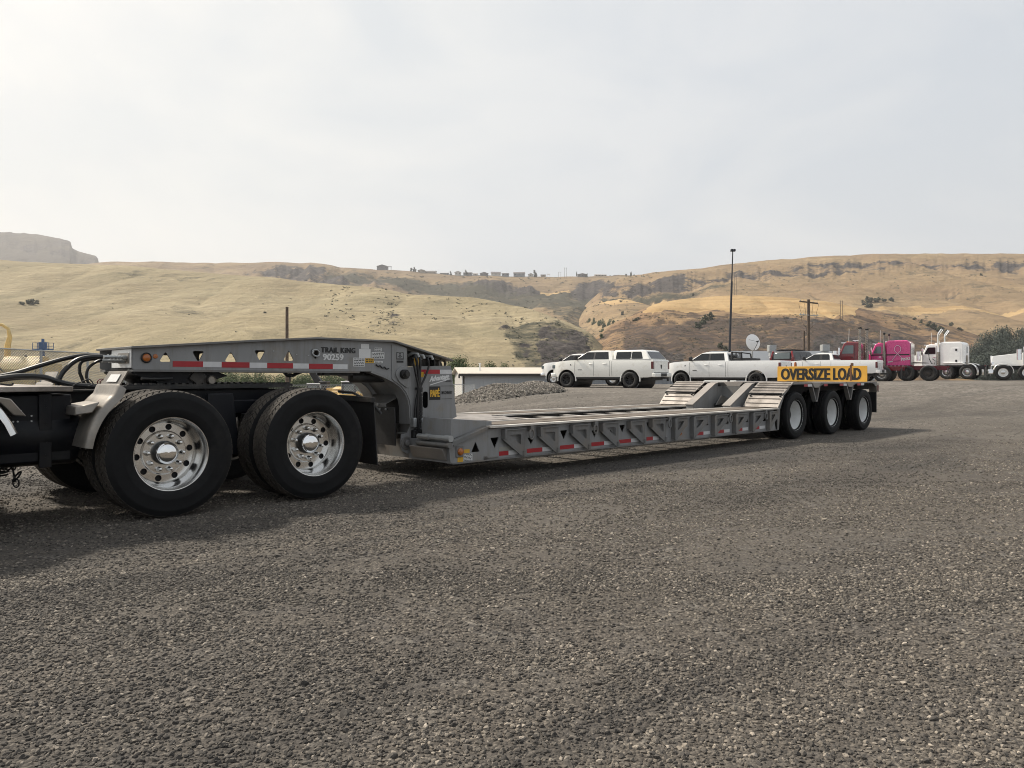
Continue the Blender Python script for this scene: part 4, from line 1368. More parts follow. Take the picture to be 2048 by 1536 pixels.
for px in (826.5, 843):
    x, z = P(px, 845, yh); tb(MB().box(x - .022, x + .022, yh - .04, yh + .03, z - .055, z + .055), 'hose_clamp', M_galv, .008)
x, z = P(836, 868, yh); tb(MB().box(x - .075, x + .07, yh - .02, NY0 - .012, z - .16, z + .05), 'manifold_block', M_darksteel, .01)
plate_px(828, 716, 839, 731, NY0 + .02, M_decal_y)
x, z = P(844.5, 749, NY0 - .02); tb(MB().box(x - .02, x + .025, NY0 - .0155, NY0 - .0125, z - .03, z + .03), 'decal', M_decal_y)
# decals of the tower panel
yt = NY0 - .0125
for (a, b_, m) in ((842, 879.6, M_red), (879.6, 903, M_white)):
    x0, x1 = PX(a, yt), PX(b_, yt)
    tb(MB().box(x0, x1, yt - .0025, yt, 1.186, 1.236), 'reflective_tape', m, smooth=False)
text_px('Advantage', 859, 753, 899, 767, yt, M_decal_w, shear=.45, rot=.13, bold=.015, heavy=.003)
x0, z0 = P(860, 770, yt); x1, z1 = P(900, 757.5, yt)
tb(MB().bar((x0, yt - .001, z0), (x1, yt - .001, z1), .002, .010), 'underline', M_decal_w)
x0, z0 = P(866, 772, yt); x1, z1 = P(884, 764, yt)
text_px('SERIES', 890.5, 760.5, 902.5, 763.5, yt, M_decal_k)
plate_px(858.5, 772.8, 880.5, 799.8, yt, M_decal_k)
text_px('PAP\u00c9', 860.6, 776, 878.6, 793.6, yt - .0025, pm('logo_yellow', (.72, .42, .04), .5), bold=.02, heavy=.003)
text_px('MACHINERY', 883, 782, 904, 788, yt, M_decal_k, bold=.012)
plate_px(882, 771.5, 906.5, 772.3, yt, M_decal_k, 'rule_line'); plate_px(883, 797.2, 904, 798, yt, M_decal_k, 'rule_line')

# ---- deck
for side in (0, 1):
    def Y(y): return y if side == 0 else 2.5 - y
    def bx(b, x0, x1, ya, yb, z0, z1):
        a, c = sorted((Y(ya), Y(yb)))
        return b.box(x0, x1, a, c, z0, z1)
    rail = [(2.965, .206), (2.935, .42), (3.47, .555), (10.31, .566), (10.395, .206)]
    holes = []
    for (px, py, w, h, up) in ((951, 893.5, 17, 21, True), (989.5, 886, 18, 22, False), (1062, 882, 14, 14, False), (1127.6, 870, 15, 19, False), (1189, 868, 12, 15, False), (1244.7, 858, 12, 16, False), (1297, 851.5, 9, 14, False),
                                (1368, 847, 10, 14, True), (1412.5, 843, 10, 15, True), (1453.5, 840, 9, 15, True), (1492.5, 837.5, 9, 14, True), (1529, 835.5, 7, 13, True),
                                (1025, 888, 10, 9, True), (1095, 880, 9, 9, True), (1160, 872, 9, 8, True), (1221, 863, 8, 8, True)):
        x, z = P(px, py, .03)
        w_ = PX(px + w / 2, .03) - PX(px - w / 2, .03)
        h_ = abs(P(px, py - h / 2, .03)[1] - P(px, py + h / 2, .03)[1])
        holes.append(tri_hole(x, z, w_, h_, up, .14, 3))
    a, c = sorted((Y(.03), Y(.042)))
    tb(MB().prism(rail, a, c, 'xz', holes), 'side_rail', M_gray)
    b = MB(); bx(b, 2.97, 10.39, -.004, .10, .198, .212)
    tb(b, 'rail_bottom_flange', M_gray2, .002)
    b = MB(); bx(b, 3.50, 10.40, -.03, .055, .568, .594)
    tb(b, 'deck_edge_strip', M_worn, .004)
    b = MB(); bx(b, 3.50, 10.40, .705, .755, .568, .594)
    tb(b, 'inner_edge_strip', M_worn, .003)
    b = MB(); bx(b, 3.5, 10.4, .71, .725, .22, .568)
    tb(b, 'inner_web', M_darksteel)
    # planks, each its own, in two or three lengths
    ends = ((3.52, 6.1, 8.2, 10.38), (3.52, 5.4, 7.9, 10.38), (3.52, 6.7, 9.0, 10.38), (3.52, 5.0, 7.3, 10.38))
    for k in range(4):
        ya = .058 + k * .1615
        for xa, xb in zip(ends[k], ends[k][1:]):
            b = MB(); dz = rnd.uniform(-.004, .004)
            bx(b, xa + .003, xb - .003, ya + .002, ya + .158, .545, .586 + dz)
            o = tb(b, 'plank', M_wood, .003)
    # outrigger brackets folded against the rail
    def bracket(x0, x1, z0, z1, mirror):
        w_, h_ = x1 - x0, z1 - z0
        t_ = .045
        if not mirror: out = [(x0, z1), (x1, z1), (x1, z0), (x1 - t_, z0), (x0, z1 - .10)]
        else: out = [(x0, z1), (x1, z1), (x1, z1 - .10), (x0 + t_, z0), (x0, z0)]
        if not mirror: ho = [(x0 + .26 * w_, z1 - .07), (x1 - .18 * w_, z1 - .07), (x1 - .18 * w_, z1 - .07 - .40 * h_)]
        else: ho = [(x0 + .20 * w_, z1 - .06), (x1 - .28 * w_, z1 - .06), (x0 + .20 * w_, z1 - .06 - .50 * h_)]
        ho = round_poly(ho, .02, 2)
        b = MB()
        a_, c_ = sorted((Y(-.022), Y(-.010)))
        b.prism(out, a_, c_, 'xz', [ho])
        # stiffening edges that stand out from the plate
        ya_, yb_ = sorted((Y(-.045), Y(.028)))
        b.box(x0, x1, ya_, yb_, z1 - .012, z1)
        e0, e1 = ((x0 + .004, z1 - .10), (x1 - .03, z0 + .01)) if not mirror else ((x1 - .02, z1 - .10), (x0 + .07, z0 + .10))
        b.bar((e0[0], Y(-.016), e0[1]), (e1[0], Y(-.016), e1[1]), .055, .014, (0, 1, 0))
        xv = x0 + .012 if not mirror else x0 + .012
        if not mirror: b.box(x0 - .004, x0 + .028, ya_, yb_, z1 - .11, z1 - .012)
        else: b.box(x0 - .03, x0 + .03, ya_, yb_, z0, z1 - .012)
        hx = x1 - .012 if not mirror else x0
        b.cyl((hx, Y(-.028), z0 - .012), (hx, Y(-.028), z0 + .05), .020, 8)
        return b
    for (a, c) in ((1006, 1047), (1077, 1114.5), (1141.6, 1176.8), (1201.7, 1234.4), (1256.6, 1287.8), (1300.5, 1330)):
        tb(bracket(PX(a), PX(c), .228, .545, False), 'outrigger_bracket', M_gray2)
    for (a, c) in ((1348, 1374), (1385, 1413.5), (1427, 1453), (1469.5, 1492.8), (1503.7, 1527), (1536.5, 1558)):
        tb(bracket(PX(a), min(PX(c), 10.38), .228, .545, True), 'outrigger_bracket', M_gray2)
    # chain rings hung below the deck edge
    for k, px in enumerate((1062, 1190, 1338, 1460, 1531)):
        x = PX(px, -.02)
        b = MB(); bx(b, x - .01, x + .045, -.035, .03, .50, .566)
        ring = tb(b, 'ring_bracket', M_gray2, .004)
        pth = []
        for i in range(15):
            a = R(-250 + 320 * i / 14)
            pth.append((x - .012 + .036 * math.cos(a), Y(-.045), .468 + .056 * math.sin(a)))
        tb(MB().tube(pth, .011, 8), 'chain_ring', M_gray2)
    zt = lambda x: lerp(.238, .250, (x - 3.6) / 6.5)
    if side == 0:
        for (a, b_, c) in ((998, 1016.8, 1035.4), (1053.7, 1084.5, 1104.3), (1120, 1148, 1166.8), (1182.7, 1208, 1225), (1238, 1261.7, 1278), (1293, 1305.6, 1318), (1388, 1406.7, 1419.5), (1430.8, 1447.8, 1459), (1472, 1484.6, 1496), (1507, 1518.6, 1530)):
            for (p, q, m) in ((a, b_, M_red), (b_, c, M_white)):
                tape(p, q, zt(PX(p)), zt(PX(p)) + .05, .0295, m)
        x, z = P(920, 903.5, .02)
        tb(MB().box(x - .055, x + .05, .015, .03, z - .06, z + .06), 'lamp_base', M_gray2, .004)
        tb(MB().lathe([(.04, .0), (.04, -.012), (.03, -.024), (0, -.028)], 20, (x, .015, z), 'y'), 'marker_lamp', M_amber)
        x, z = P(1357, 866.5, .02)
        tb(MB().lathe([(.05, .01), (.05, -.006), (.04, -.018), (0, -.022)], 16, (x, .015, z), 'y').xf(Matrix.Translation((x, 0, z)) @ Matrix.Diagonal((1.5, 1, .8, 1)) @ Matrix.Translation((-x, 0, -z))), 'marker_lamp', M_amber)
        for (a, b_, c, d, m) in ((928, 898.5, 939, 906, M_decal_y), (915, 914.5, 926, 924, M_decal_y), (927, 908, 944.5, 921.5, M_decal_w), (998, 893.5, 1020, 901, pm('faded_decal', (.30, .29, .26), .5))):
            plate_px(a, b_, c, d, .0295, m)
        print_lines(927, 908, 944.5, 921.5, .0295, 5, M_decal_k)
        b = MB(); x0, z0 = P(970, 916, .03); x1, z1 = P(995, 913.5, .03)
        b.cyl((x0, .018, z0), (x1, .018, z1), .008, 8).lathe([(.018, -.012), (.024, -.006), (.024, .006), (.018, .012), (.018, -.012)], 12, (x0, .018, z0), 'y')
        tb(b, 'pull_pin', M_gray2)
    # nose wedge, ramp lip, hinge bars, front box
    a, c = sorted((Y(.08), Y(.60)))
    tb(MB().prism([(3.005, .46), (3.02, .69), (3.62, .640), (3.62, .60), (3.44, .565)], a, c), 'deck_nose_wedge', M_gray, .004)
    a, c = sorted((Y(-.004), Y(.075)))
    tb(MB().prism([(2.96, .425), (2.975, .45), (3.47, .585), (3.50, .585), (3.49, .555), (3.33, .505), (2.99, .395)], a, c), 'ramp_lip', M_gray2, .003)
    b = MB().cyl((2.945, Y(.03), .478), (2.945, Y(.58), .478), .030, 14).cyl((2.945, Y(.0), .478), (2.945, Y(.10), .478), .036, 14).cyl((2.945, Y(.36), .478), (2.945, Y(.44), .478), .036, 14)
    tb(b, 'hinge_bar', M_galv)
    b = MB().cyl((2.93, Y(-.005), .405), (2.93, Y(.58), .405), .026, 14).cyl((2.93, Y(-.012), .405), (2.93, Y(.03), .405), .034, 14)
    tb(b, 'hinge_bar', M_rust if side else M_gray2)
    a, c = sorted((Y(.045), Y(.80)))
    tb(MB().box(2.975, 3.10, a, c, .206, .44), 'nose_bulkhead', M_gray)
    a, c = sorted((Y(.10), Y(.70)))
    tb(MB().prism([(2.90, .365), (2.97, .372), (2.97, .235), (2.955, .235)], a, c), 'nose_step', M_tread_plate, .004)
    # ramp plates up to the wheel deck
    a, c = sorted((Y(.0), Y(.675)))
    def slab(x0, z0, x1, z1, th_=.02):
        l = math.hypot(x1 - x0, z1 - z0); nx_, nz_ = -(z1 - z0) / l * th_, (x1 - x0) / l * th_
        return MB().prism([(x0, z0), (x1, z1), (x1 - nx_, z1 - nz_), (x0 - nx_, z0 - nz_)], a, c)
    tb(slab(10.415, .600, 10.63, .815), 'ramp_plate', M_dia, .003)
    tb(slab(10.63, .848, 11.02, 1.045), 'ramp_plate', M_dia, .003)
    b = MB()
    for (x, z) in ((10.62, .832), (10.80, .94)): b.bar((x, a, z), (x, c, z), .03, .012)
    b.bar((10.635, a + .02, .838), (10.635, c - .02, .838), .022, .022)
    tb(b, 'ramp_seam', M_darksteel)
    for (x, z) in ((10.475, .668), (10.555, .750), (10.70, .898), (10.88, .988), (10.96, 1.022)):
        tb(MB().bar((x, a + .03, z), (x, c - .03, z), .016, .012), 'ramp_cleat', M_tread_plate)
    for yy in (a + .05, c - .05):
        tb(MB().cyl((10.60, yy, .79), (10.585, yy, .808), .016, 10), 'bolt', M_darksteel)
    a2, c2 = sorted((Y(.002), Y(.016)))
    tb(MB().prism([(10.405, .205), (10.40, .585), (10.62, .80), (10.66, .80), (10.50, .56), (10.46, .205)], a2, c2), 'ramp_side_plate', M_gray2)
    # deck over the wheels
    b = MB(); bx(b, 11.02, 14.95, .0, .70, 1.012, 1.026)
    tb(b, 'wheel_deck', M_dia)
    # scalloped fender skirt
    bot = []
    for x in [10.62 + i * (14.96 - 10.62) / 60 for i in range(61)]:
        d = min(abs(x - xx) for xx in (11.157, 12.73, 14.29))
        z = .942 + .056 * (1 - ss(.42, .66, d)) if x > 10.9 else lerp(.79, .94, (x - 10.62) / .28)
        if x > 14.85: z = .93
        bot.append((x, z))
    tp = [(14.96, 1.012), (11.02, 1.040), (10.66, .862), (10.60, .835)]
    tb(MB().prism(bot + tp, a2, c2), 'fender_skirt', M_gray2)
    tapes = ((1608, 1614.8, M_red), (1615.5, 1624, M_white), (1648, 1655, M_red), (1679.5, 1686.5, M_red), (1687, 1694, M_white), (1714.5, 1721, M_red), (1722, 1728, M_white))
    if side == 0:
        for (p, q, m) in tapes: tape(p, q, .955, 1.0, .0015, m)
    for xc in (11.95, 13.53):
        a3, c3 = sorted((Y(-.012), Y(.0)))
        tb(MB().prism([(xc - .20, 1.03), (xc + .20, 1.03), (xc + .09, .932), (xc - .09, .932)], a3, c3), 'vee_bracket', M_tread_plate, .003)
        a4, c4 = sorted((Y(.002), Y(.08)))
        b = MB().prism([(xc - .15, .94), (xc - .11, .94), (xc + .01, .70), (xc + .05, .69), (xc + .14, .94), (xc + .18, .94), (xc + .07, .665), (xc + .0, .665)], a4, c4)
        tb(b, 'hook_gusset', M_gray2)
        pth = [(xc - .02 + .04 * math.cos(R(-230 + 300 * i / 12)), Y(.03), .85 + .065 * math.sin(R(-230 + 300 * i / 12))) for i in range(13)]
        tb(MB().tube(pth, .012, 8), 'chain_ring', M_darksteel)
    # axles
    for x in (11.157, 12.73, 14.29):
        trailer_wheel(TRL, x, Y(.125), flip=side == 1, off=TL)
        trailer_wheel(TRL, x, Y(.43), outer=False, flip=side == 1, off=TL)
    a5, c5 = sorted((Y(.70), Y(.80)))
    tb(MB().box(11.08, 14.9, a5, c5, .62, .995), 'wheel_beam', M_black)
    # sloping main beam from deck to rear frame
    a6, c6 = sorted((Y(.785), Y(.93)))
    tb(MB().prism([(10.16, .60), (10.95, .985), (11.06, 1.005), (11.3, 1.005), (11.3, .62), (10.4, .40), (10.16, .40)], a6, c6), 'main_beam', M_gray)
    tb(flange([(10.14, .602), (10.945, .992), (11.06, 1.010), (11.4, 1.010)], a6 - .012, c6 + .012, .016), 'main_beam_cap', M_tread_plate)
    # rear light box and flap
    b = MB(); bx(b, 14.94, 15.06, -.005, .16, .80, .995)
    lb = tb(b, 'light_box', M_alu2, .006)
    b = MB(); bx(b, 14.965, 15.035, -.009, -.004, .83, .95)
    tb(b, 'tail_lamp', M_redlens)
    b = MB(); bx(b, 14.93, 14.942, .0, .55, .36, .80)
    tb(b, 'mud_flap', M_trim)
    b = MB(); bx(b, 14.90, 14.97, .16, .9, .86, 1.0)
    tb(b, 'rear_bumper_channel', M_gray2)

# open bay: cross members, centre ramp plate, far structure
for i in range(10):
    x = 4.95 + i * .58
    tb(MB().box(x - .05, x + .05, .725, 1.775, .53, .545).box(x - .006, x + .006, .725, 1.775, .36, .53), 'cross_member', M_tread_plate if i % 3 else M_worn)
tb(MB().hexa([(3.62, .78, .60), (4.7, .78, .585), (4.9, 1.25, .60), (3.62, 1.25, .66), (3.62, .78, .612), (4.7, .78, .597), (4.9, 1.25, .612), (3.62, 1.25, .672)])
   .hexa([(3.62, 1.25, .66), (4.9, 1.25, .60), (5.05, 1.74, .60), (3.62, 1.74, .60), (3.62, 1.25, .672), (4.9, 1.25, .612), (5.05, 1.74, .612), (3.62, 1.74, .612)]), 'centre_ramp_plate', M_dia, .002)
tb(MB().box(4.55, 4.72, 1.05, 1.09, .628, .634), 'hand_slot', M_black)
tb(MB().box(3.0, 3.2, .80, 1.70, .206, .60), 'nose_cross_beam', M_gray2)
tb(MB().box(11.06, 11.13, .66, 1.84, .955, 1.03), 'rear_cross_beam', M_darksteel, .004)
tb(MB().hexa([(11.05, 1.10, .957), (11.05, 1.36, .957), (11.06, 1.36, .957), (11.06, 1.10, .957), (11.05, 1.02, 1.032), (11.05, 1.44, 1.032), (11.10, 1.44, 1.032), (11.10, 1.02, 1.032)]), 'tread_patch', M_tread_plate)
tb(MB().box(11.22, 11.24, .93, 1.57, .55, 1.0), 'bay_back_wall', M_gray)
tb(MB().box(10.35, 11.20, .94, 1.56, .40, .42).box(10.9, 11.18, 1.35, 1.55, .42, .62), 'bay_floor', M_darksteel)
tb(MB().prism([(10.75, .60), (10.95, .78), (11.21, .72), (11.21, .60)], 1.42, 1.44), 'cylinder_guard', M_gray2)
b = MB().bar((11.05, 1.05, .86), (11.21, 1.05, .96), .06, .08)
tb(b, 'gusset', M_gray)
th('brake_hose', [(11.1, 1.15, .62), (11.0, 1.12, .72), (11.08, 1.08, .80), (11.16, 1.05, .74), (11.18, 1.05, .62)], .011, M_hose)
for x in (11.157, 12.73, 14.29):
    tb(MB().cyl((x, .5, .4375), (x, 2.0, .4375), .065, 14), 'axle', M_darksteel)
tb(MB().box(11.3, 14.9, .80, .95, .6, 1.0).box(11.3, 14.9, 1.55, 1.70, .6, 1.0).box(11.5, 14.95, .7, 1.8, 1.0, 1.012), 'rear_frame', M_black)
tb(MB().box(14.95, 15.02, .16, 2.34, .88, 1.0), 'rear_sill', M_gray2, .004)

# ---- oversize load sign: a thing of its own standing across the rear deck
SX = 14.42
SGN = thing('oversize_load_sign', 'yellow OVERSIZE LOAD sign standing across the rear of the lowboy trailer', 'sign', (O.x + SX * U.x + 1.0 * N.x, O.y + SX * U.y + 1.0 * N.y, 1.026), ROTZ)
SL = (-SX, -1.0, -1.026)
bd = MB().box(SX, SX + .012, .0, 2.02, 1.027, 1.368).build('board', M_yellow, SGN, .002, loc=SL)
M_dtext = pm('worn_black_lettering', (.014, .014, .014), .5, 0, .1, 8, dirt=(.60, .34, .05), dscale=22, damt=.10)
for (s_, ya, yb) in (('OVERSIZE', 1.925, .80), ('LOAD', .72, .13)):
    o = text_obj(s_, ya - yb, .262, (SX - .0005, ya, 1.062), (0, -1, 0), (0, 0, 1), M_dtext, bd, 'lettering', .02, .0015, 0, 1.0, .011)
    o.location = (0, 0, 0)
for yy in (1.60, .33):
    MB().box(SX + .012, SX + .05, yy - .025, yy + .025, 1.03, 1.43).build('post', M_rust, SGN, .004, loc=SL)
MB().box(SX - .004, SX, .325, .365, 1.05, 1.39).build('strap', M_rust, SGN, loc=SL)
MB().lathe([(0, 1.47), (.02, 1.465), (.028, 1.44), (.028, 1.40), (.03, 1.37)], 14, (SX + .03, 1.60, 0), 'z').build('lamp', M_amber, SGN, loc=SL)
# ================================================================== PARKED VEHICLES
def car_wheel_meshes(Rt, w, rr, style):
    h = w / 2
    ty = MB().lathe([(rr - .01, -h * .7), (rr + .01, -h * .9), (rr + (Rt - rr) * .4, -h), (Rt - .05, -h * .97), (Rt - .012, -h * .82), (Rt, -h * .5), (Rt, h * .5), (Rt - .012, h * .82), (Rt - .05, h * .97), (rr, h * .9)], 40).mesh('tyre', angle=50)
    b = MB().lathe([(rr - .004, -h * .88), (rr - .016, -h * .86), (rr - .03, -h * .5), (rr - .04, h * .3), (.0, h * .3)], 40)
    if style == 'spoke':
        for i in range(8):
            a = 2 * math.pi * i / 8
            for da in (-.13, .13):
                b.bar((.05 * math.cos(a), -h * .62, .05 * math.sin(a)), ((rr - .014) * math.cos(a + da), -h * .78, (rr - .014) * math.sin(a + da)), .030, .035, (0, 1, 0))
        b.cyl((0, -h * .5, 0), (0, -h * .75, 0), .07, 16)
    else:
        b.prism(circle(0, 0, rr - .03, 32), -h * .30, -h * .24, 'xz', [circle((rr * .66) * math.cos(2 * math.pi * i / 8), (rr * .66) * math.sin(2 * math.pi * i / 8), rr * .10, 10) for i in range(8)])
        b.lathe([(rr * .46, -h * .3), (rr * .42, -h * .5), (rr * .25, -h * .56), (rr * .2, -h * .8), (0, -h * .86)], 24)
    return ty, b.mesh('rim', angle=40)


WHEEL_CACHE = {}


def car_wheel(parent, x, y, Rt, w, rr, style, mat, flip, name='wheel'):
    k = (Rt, w, rr, style)
    if k not in WHEEL_CACHE: WHEEL_CACHE[k] = car_wheel_meshes(*k)
    ty, rim = WHEEL_CACHE[k]
    me = rim if not rim.materials or rim.materials[0] == mat else None
    if me is None:
        me = rim.copy(); me.materials.clear()
    wo_ = mkobj(name, me, mat, parent, loc=(x, y, Rt))
    wo_.rotation_euler = (0, rnd.uniform(0, 2), math.pi if flip else 0)
    mkobj('tyre', ty, M_tyre, wo_)
    return wo_


M_tyre = pm('parked_tyre_rubber', (.016, .016, .016), .75, 0, .25, 6, dirt=(.06, .055, .048), damt=.4)
M_blackrim = pm('black_alloy', (.012, .012, .013), .22, .4, .1, 6)
M_dustrim = pm('dusty_dark_steel_rim', (.03, .028, .027), .6, .2, .2, 6, dirt=(.12, .10, .085), damt=.6)


def pickup(name, label, loc, rz, paint, wb=3.8, cab='crew', canopy=False, rim='black', rack=False, Rt=.42, group=None, mirror_black=True, scale_h=1.0, emblem=True):
    t = thing(name, label, 'pickup truck', loc, rz, group)
    fa, ra = wb / 2, -wb / 2
    nose_x, tail_x = fa + .98, ra - 1.28
    HW = .98
    belt = 1.45 * scale_h; roof = 1.97 * scale_h
    cowl = fa - .46
    cabL = 2.18 if cab == 'crew' else 1.75
    cab_r = cowl - cabL - .1
    def arch_pts(cx, r, n=14):
        return [(cx + r * math.cos(math.pi * i / n), max(.42 + r * math.sin(math.pi * i / n), .5)) for i in range(n + 1)]
    low = .52
    prof = [(nose_x - .04, .62), (nose_x, .80), (nose_x - .02, 1.22 * scale_h), (nose_x - .14, 1.35 * scale_h), (cowl + .9, belt - .04), (cowl + .4, belt), (cowl, belt + .02), (cab_r, belt + .01), (tail_x + .03, belt + .01), (tail_x, belt - .05), (tail_x, .60), (tail_x + .3, .55)]
    prof += [(ra - .56, .55)] + list(reversed(arch_pts(ra, .53))) + [(ra + .56, low), (fa - .58, low)] + list(reversed(arch_pts(fa, .55))) + [(fa + .6, .55)]
    prof = [p for i, p in enumerate(prof) if i == 0 or math.hypot(p[0] - prof[i - 1][0], p[1] - prof[i - 1][1]) > .012]
    def side(z):
        return smooth_interp([(.45, .93), (.60, .965), (.72, .985), (.98, 1.0), (belt - .18, .99), (belt, .958)], z)
    def plan(v):
        x, y, z = v
        k = (1 - .13 * ss(fa + .30, nose_x + .15, x) - .02 * ss(ra - .6, tail_x, x)) * side(z)
        dz = 0
        return (x - (.07 * (y / HW) ** 2 if x > nose_x - .3 else 0), y * k, z)
    b = MB().prism(prof, -HW, HW)
    cuts = [((0, 0, z), (0, 0, 1)) for z in (.6, .72, .86, .98, 1.12, 1.26, belt - .1)] + [((x, 0, 0), (1, 0, 0)) for x in (fa + .35, fa + .6, fa + .8, ra - .7, ra - 1.0, fa - .6, 0, ra + .6)] + [((0, y, 0), (0, 1, 0)) for y in (-.7, -.35, 0, .35, .7)]
    sliced(b, 'body', cuts, plan, paint, t, .045, 3, 28)
    MB().box(tail_x + .2, nose_x - .3, -.62, .62, .40, .60).build('chassis', M_trim, t)
    # wheel wells
    for cx in (fa, ra):
        MB().lathe([(.535, -.93), (.535, .93)], 24, (cx, 0, .42), 'y').build('wheel_well', M_trim, t)
    # greenhouse
    rf = roof
    gl = [(cowl + .02, belt), (cowl - .74, rf - .07), (cowl - .98, rf - .015), (cowl - 1.3, rf), (cab_r + .3, rf - .01), (cab_r + .10, rf - .05), (cab_r - .06, belt)]
    def hw(z):
        return lerp(.945, .755, (z - belt) / (roof - belt))
    g = MB().prism(gl, -1, 1)
    g.v = [(x, y * hw(z), z) for x, y, z in g.v]
    g.build('cab_roof', paint, t, .06, 3, angle=30)
    def side_pane(pts, nm='window', mat=M_glass, off=.006, both=True):
        for s in ((1, -1) if both else (1,)):
            m = len(pts)
            vs = [(x, s * (hw(z) + off), z) for x, z in pts] + [(x, s * (hw(z) - .02), z) for x, z in pts]
            q = MB().add(vs, [tuple(range(m)), tuple(range(2 * m - 1, m - 1, -1))] + [(i, (i + 1) % m, (i + 1) % m + m, i + m) for i in range(m)])
            q.build(nm, mat, t, angle=60)
    zt, zb = rf - .11, belt + .07
    side_pane([(cowl - .16, zb - .035), (cowl - .74, zt + .025), (cab_r + .27, zt + .025), (cab_r + .17, zb - .035)], 'window_trim', M_trim, .003)
    wx0 = cowl - .10; mid = cowl - (1.22 if cab == 'crew' else 1.10)
    side_pane(round_poly([(wx0 - .12, zb), (cowl - .72, zt), (mid + .05, zt), (mid + .05, zb)], .05))
    if cab == 'crew':
        side_pane(round_poly([(mid - .05, zb), (mid - .05, zt), (cab_r + .28, zt), (cab_r + .20, zb)], .06))
        bx_ = [mid, cab_r + .12]
    else:
        side_pane(round_poly([(mid - .10, zb), (mid - .10, zt), (cab_r + .22, zt), (cab_r + .18, zb)], .09))
        bx_ = [mid - .02, cab_r + .1]
    # windscreen and rear window
    def quad(p, nm, mat):
        a = MB().add(p, [(0, 1, 2, 3)]); n_ = (Vector(p[1]) - Vector(p[0])).cross(Vector(p[3]) - Vector(p[0])).normalized() * .012
        a = MB().hexa(list(p) + [tuple(Vector(v) + n_) for v in p]); return a.build(nm, mat, t)
    y0, y1 = hw(zb) - .10, hw(zt) - .08
    quad([(cowl - .02, y0, zb + .0), (cowl - .02, -y0, zb), (cowl - .68, -y1, zt + .01), (cowl - .68, y1, zt + .01)], 'windscreen', M_glassl)
    if not canopy:
        quad([(cab_r - .07, -y0 + .04, zb + .04), (cab_r - .07, y0 - .04, zb + .04), (cab_r + .06, y1 - .03, zt - .02), (cab_r + .06, -y1 + .03, zt - .02)], 'rear_window', M_glass)
    # door seams, handles
    for x in [cowl - .06] + bx_ + ([cab_r - .02] if cab == 'crew' else []):
        for s in (1, -1):
            zs = [.60, .72, .86, .98, 1.12, 1.26, belt - .1, belt - .02]
            kx = 1 - .13 * ss(fa + .30, nose_x + .15, x)
            secs = [[(x - .007, s * (HW * side(z) * kx - .03), z), (x + .007, s * (HW * side(z) * kx - .03), z), (x + .007, s * (HW * side(z) * kx + .0015), z), (x - .007, s * (HW * side(z) * kx + .0015), z)] for z in zs]
            MB().loft(secs).build('door_seam', M_trim, t, smooth=False)
    for x in ([mid + .17, cab_r + .40] if cab == 'crew' else [mid + .17]):
        for s in (1, -1):
            MB().box(x - .11, x + .11, s * (HW - .02) - .02, s * (HW - .02) + .03, belt - .22, belt - .17).build('door_handle', paint, t, .01)
    # bed
    if not canopy:
        MB().box(tail_x + .09, cab_r - .12, -HW + .12, HW - .12, belt - .01, belt + .013).build('bed_liner', M_trim, t)
    if canopy:
        cx0, cx1 = cab_r - .08, tail_x + .12
        cg = [(cx0, belt + .02), (cx0, rf - .02), (cx1 + .55, rf - .01), (cx1 + .36, rf - .06), (cx1, belt + .02)]
        c = MB().prism(cg, -1, 1); c.v = [(x, y * (hw(z) + .01), z) for x, y, z in c.v]
        c.build('canopy', paint, t, .05, 3, angle=30)
        sp = lerp(cx0 - .16, cx1 + .58, .62)
        side_pane(round_poly([(cx0 - .16, zb - .02), (cx0 - .16, zt), (sp + .02, zt), (sp + .02, zb - .02)], .05), 'canopy_window', off=.018)
        side_pane(round_poly([(sp - .02, zb - .02), (sp - .02, zt), (cx1 + .58, zt), (cx1 + .44, zb - .02)], .05), 'canopy_window', off=.018)
        quad([(cx1 + .015, -y0 + .0, zb - .01), (cx1 + .015, y0, zb - .01), (cx1 + .29, y1 - .02, zt + .0), (cx1 + .29, -y1 + .02, zt + .0)], 'canopy_rear_window', M_glass)
    if rack:
        q = MB()
        xr = cab_r - .14
        for s in (1, -1):
            q.bar((xr, s * .82, belt), (xr, s * .72, rf - .02), .07, .07); q.bar((xr - .55, s * .84, belt), (xr - .52, s * .74, rf - .12), .06, .06); q.bar((xr, s * .72, rf - .02), (xr - .52, s * .74, rf - .10), .06, .06)
        q.bar((xr, -.74, rf - .03), (xr, .74, rf - .03), .08, .06)
        for k in range(7): q.bar((xr, -.6 + .2 * k, belt), (xr, -.6 + .2 * k, rf - .05), .05, .03)
        q.build('headache_rack', M_trim, t, .006)
        MB().box(xr - 1.05, xr - .06, -.80, .80, belt - .05, belt + .16).build('toolbox', M_trim, t, .015)
    for s in (1, -1): MB().box(ra + .56, fa - .58, s * (HW * .955) - .03, s * (HW * .955) + .012, .47, .565).build('rocker_shade_strip', M_trim, t, .01)  # dark strip standing in for the shadow crease along the sill
    # flares
    for cx, r in ((fa, .55), (ra, .535)):
        for s in (1, -1):
            prof_ = [(r + .055, -.02), (r + .035, .012), (r, .016), (r - .01, -.04)]
            q = MB().lathe(prof_, 20, (0, 0, 0), 'y', R(-8), R(188))
            q.v = [(cx + x, s * (HW - .03 + y), .42 + z) for x, y, z in q.v]
            q.build('wheel_flare', paint, t, angle=50)
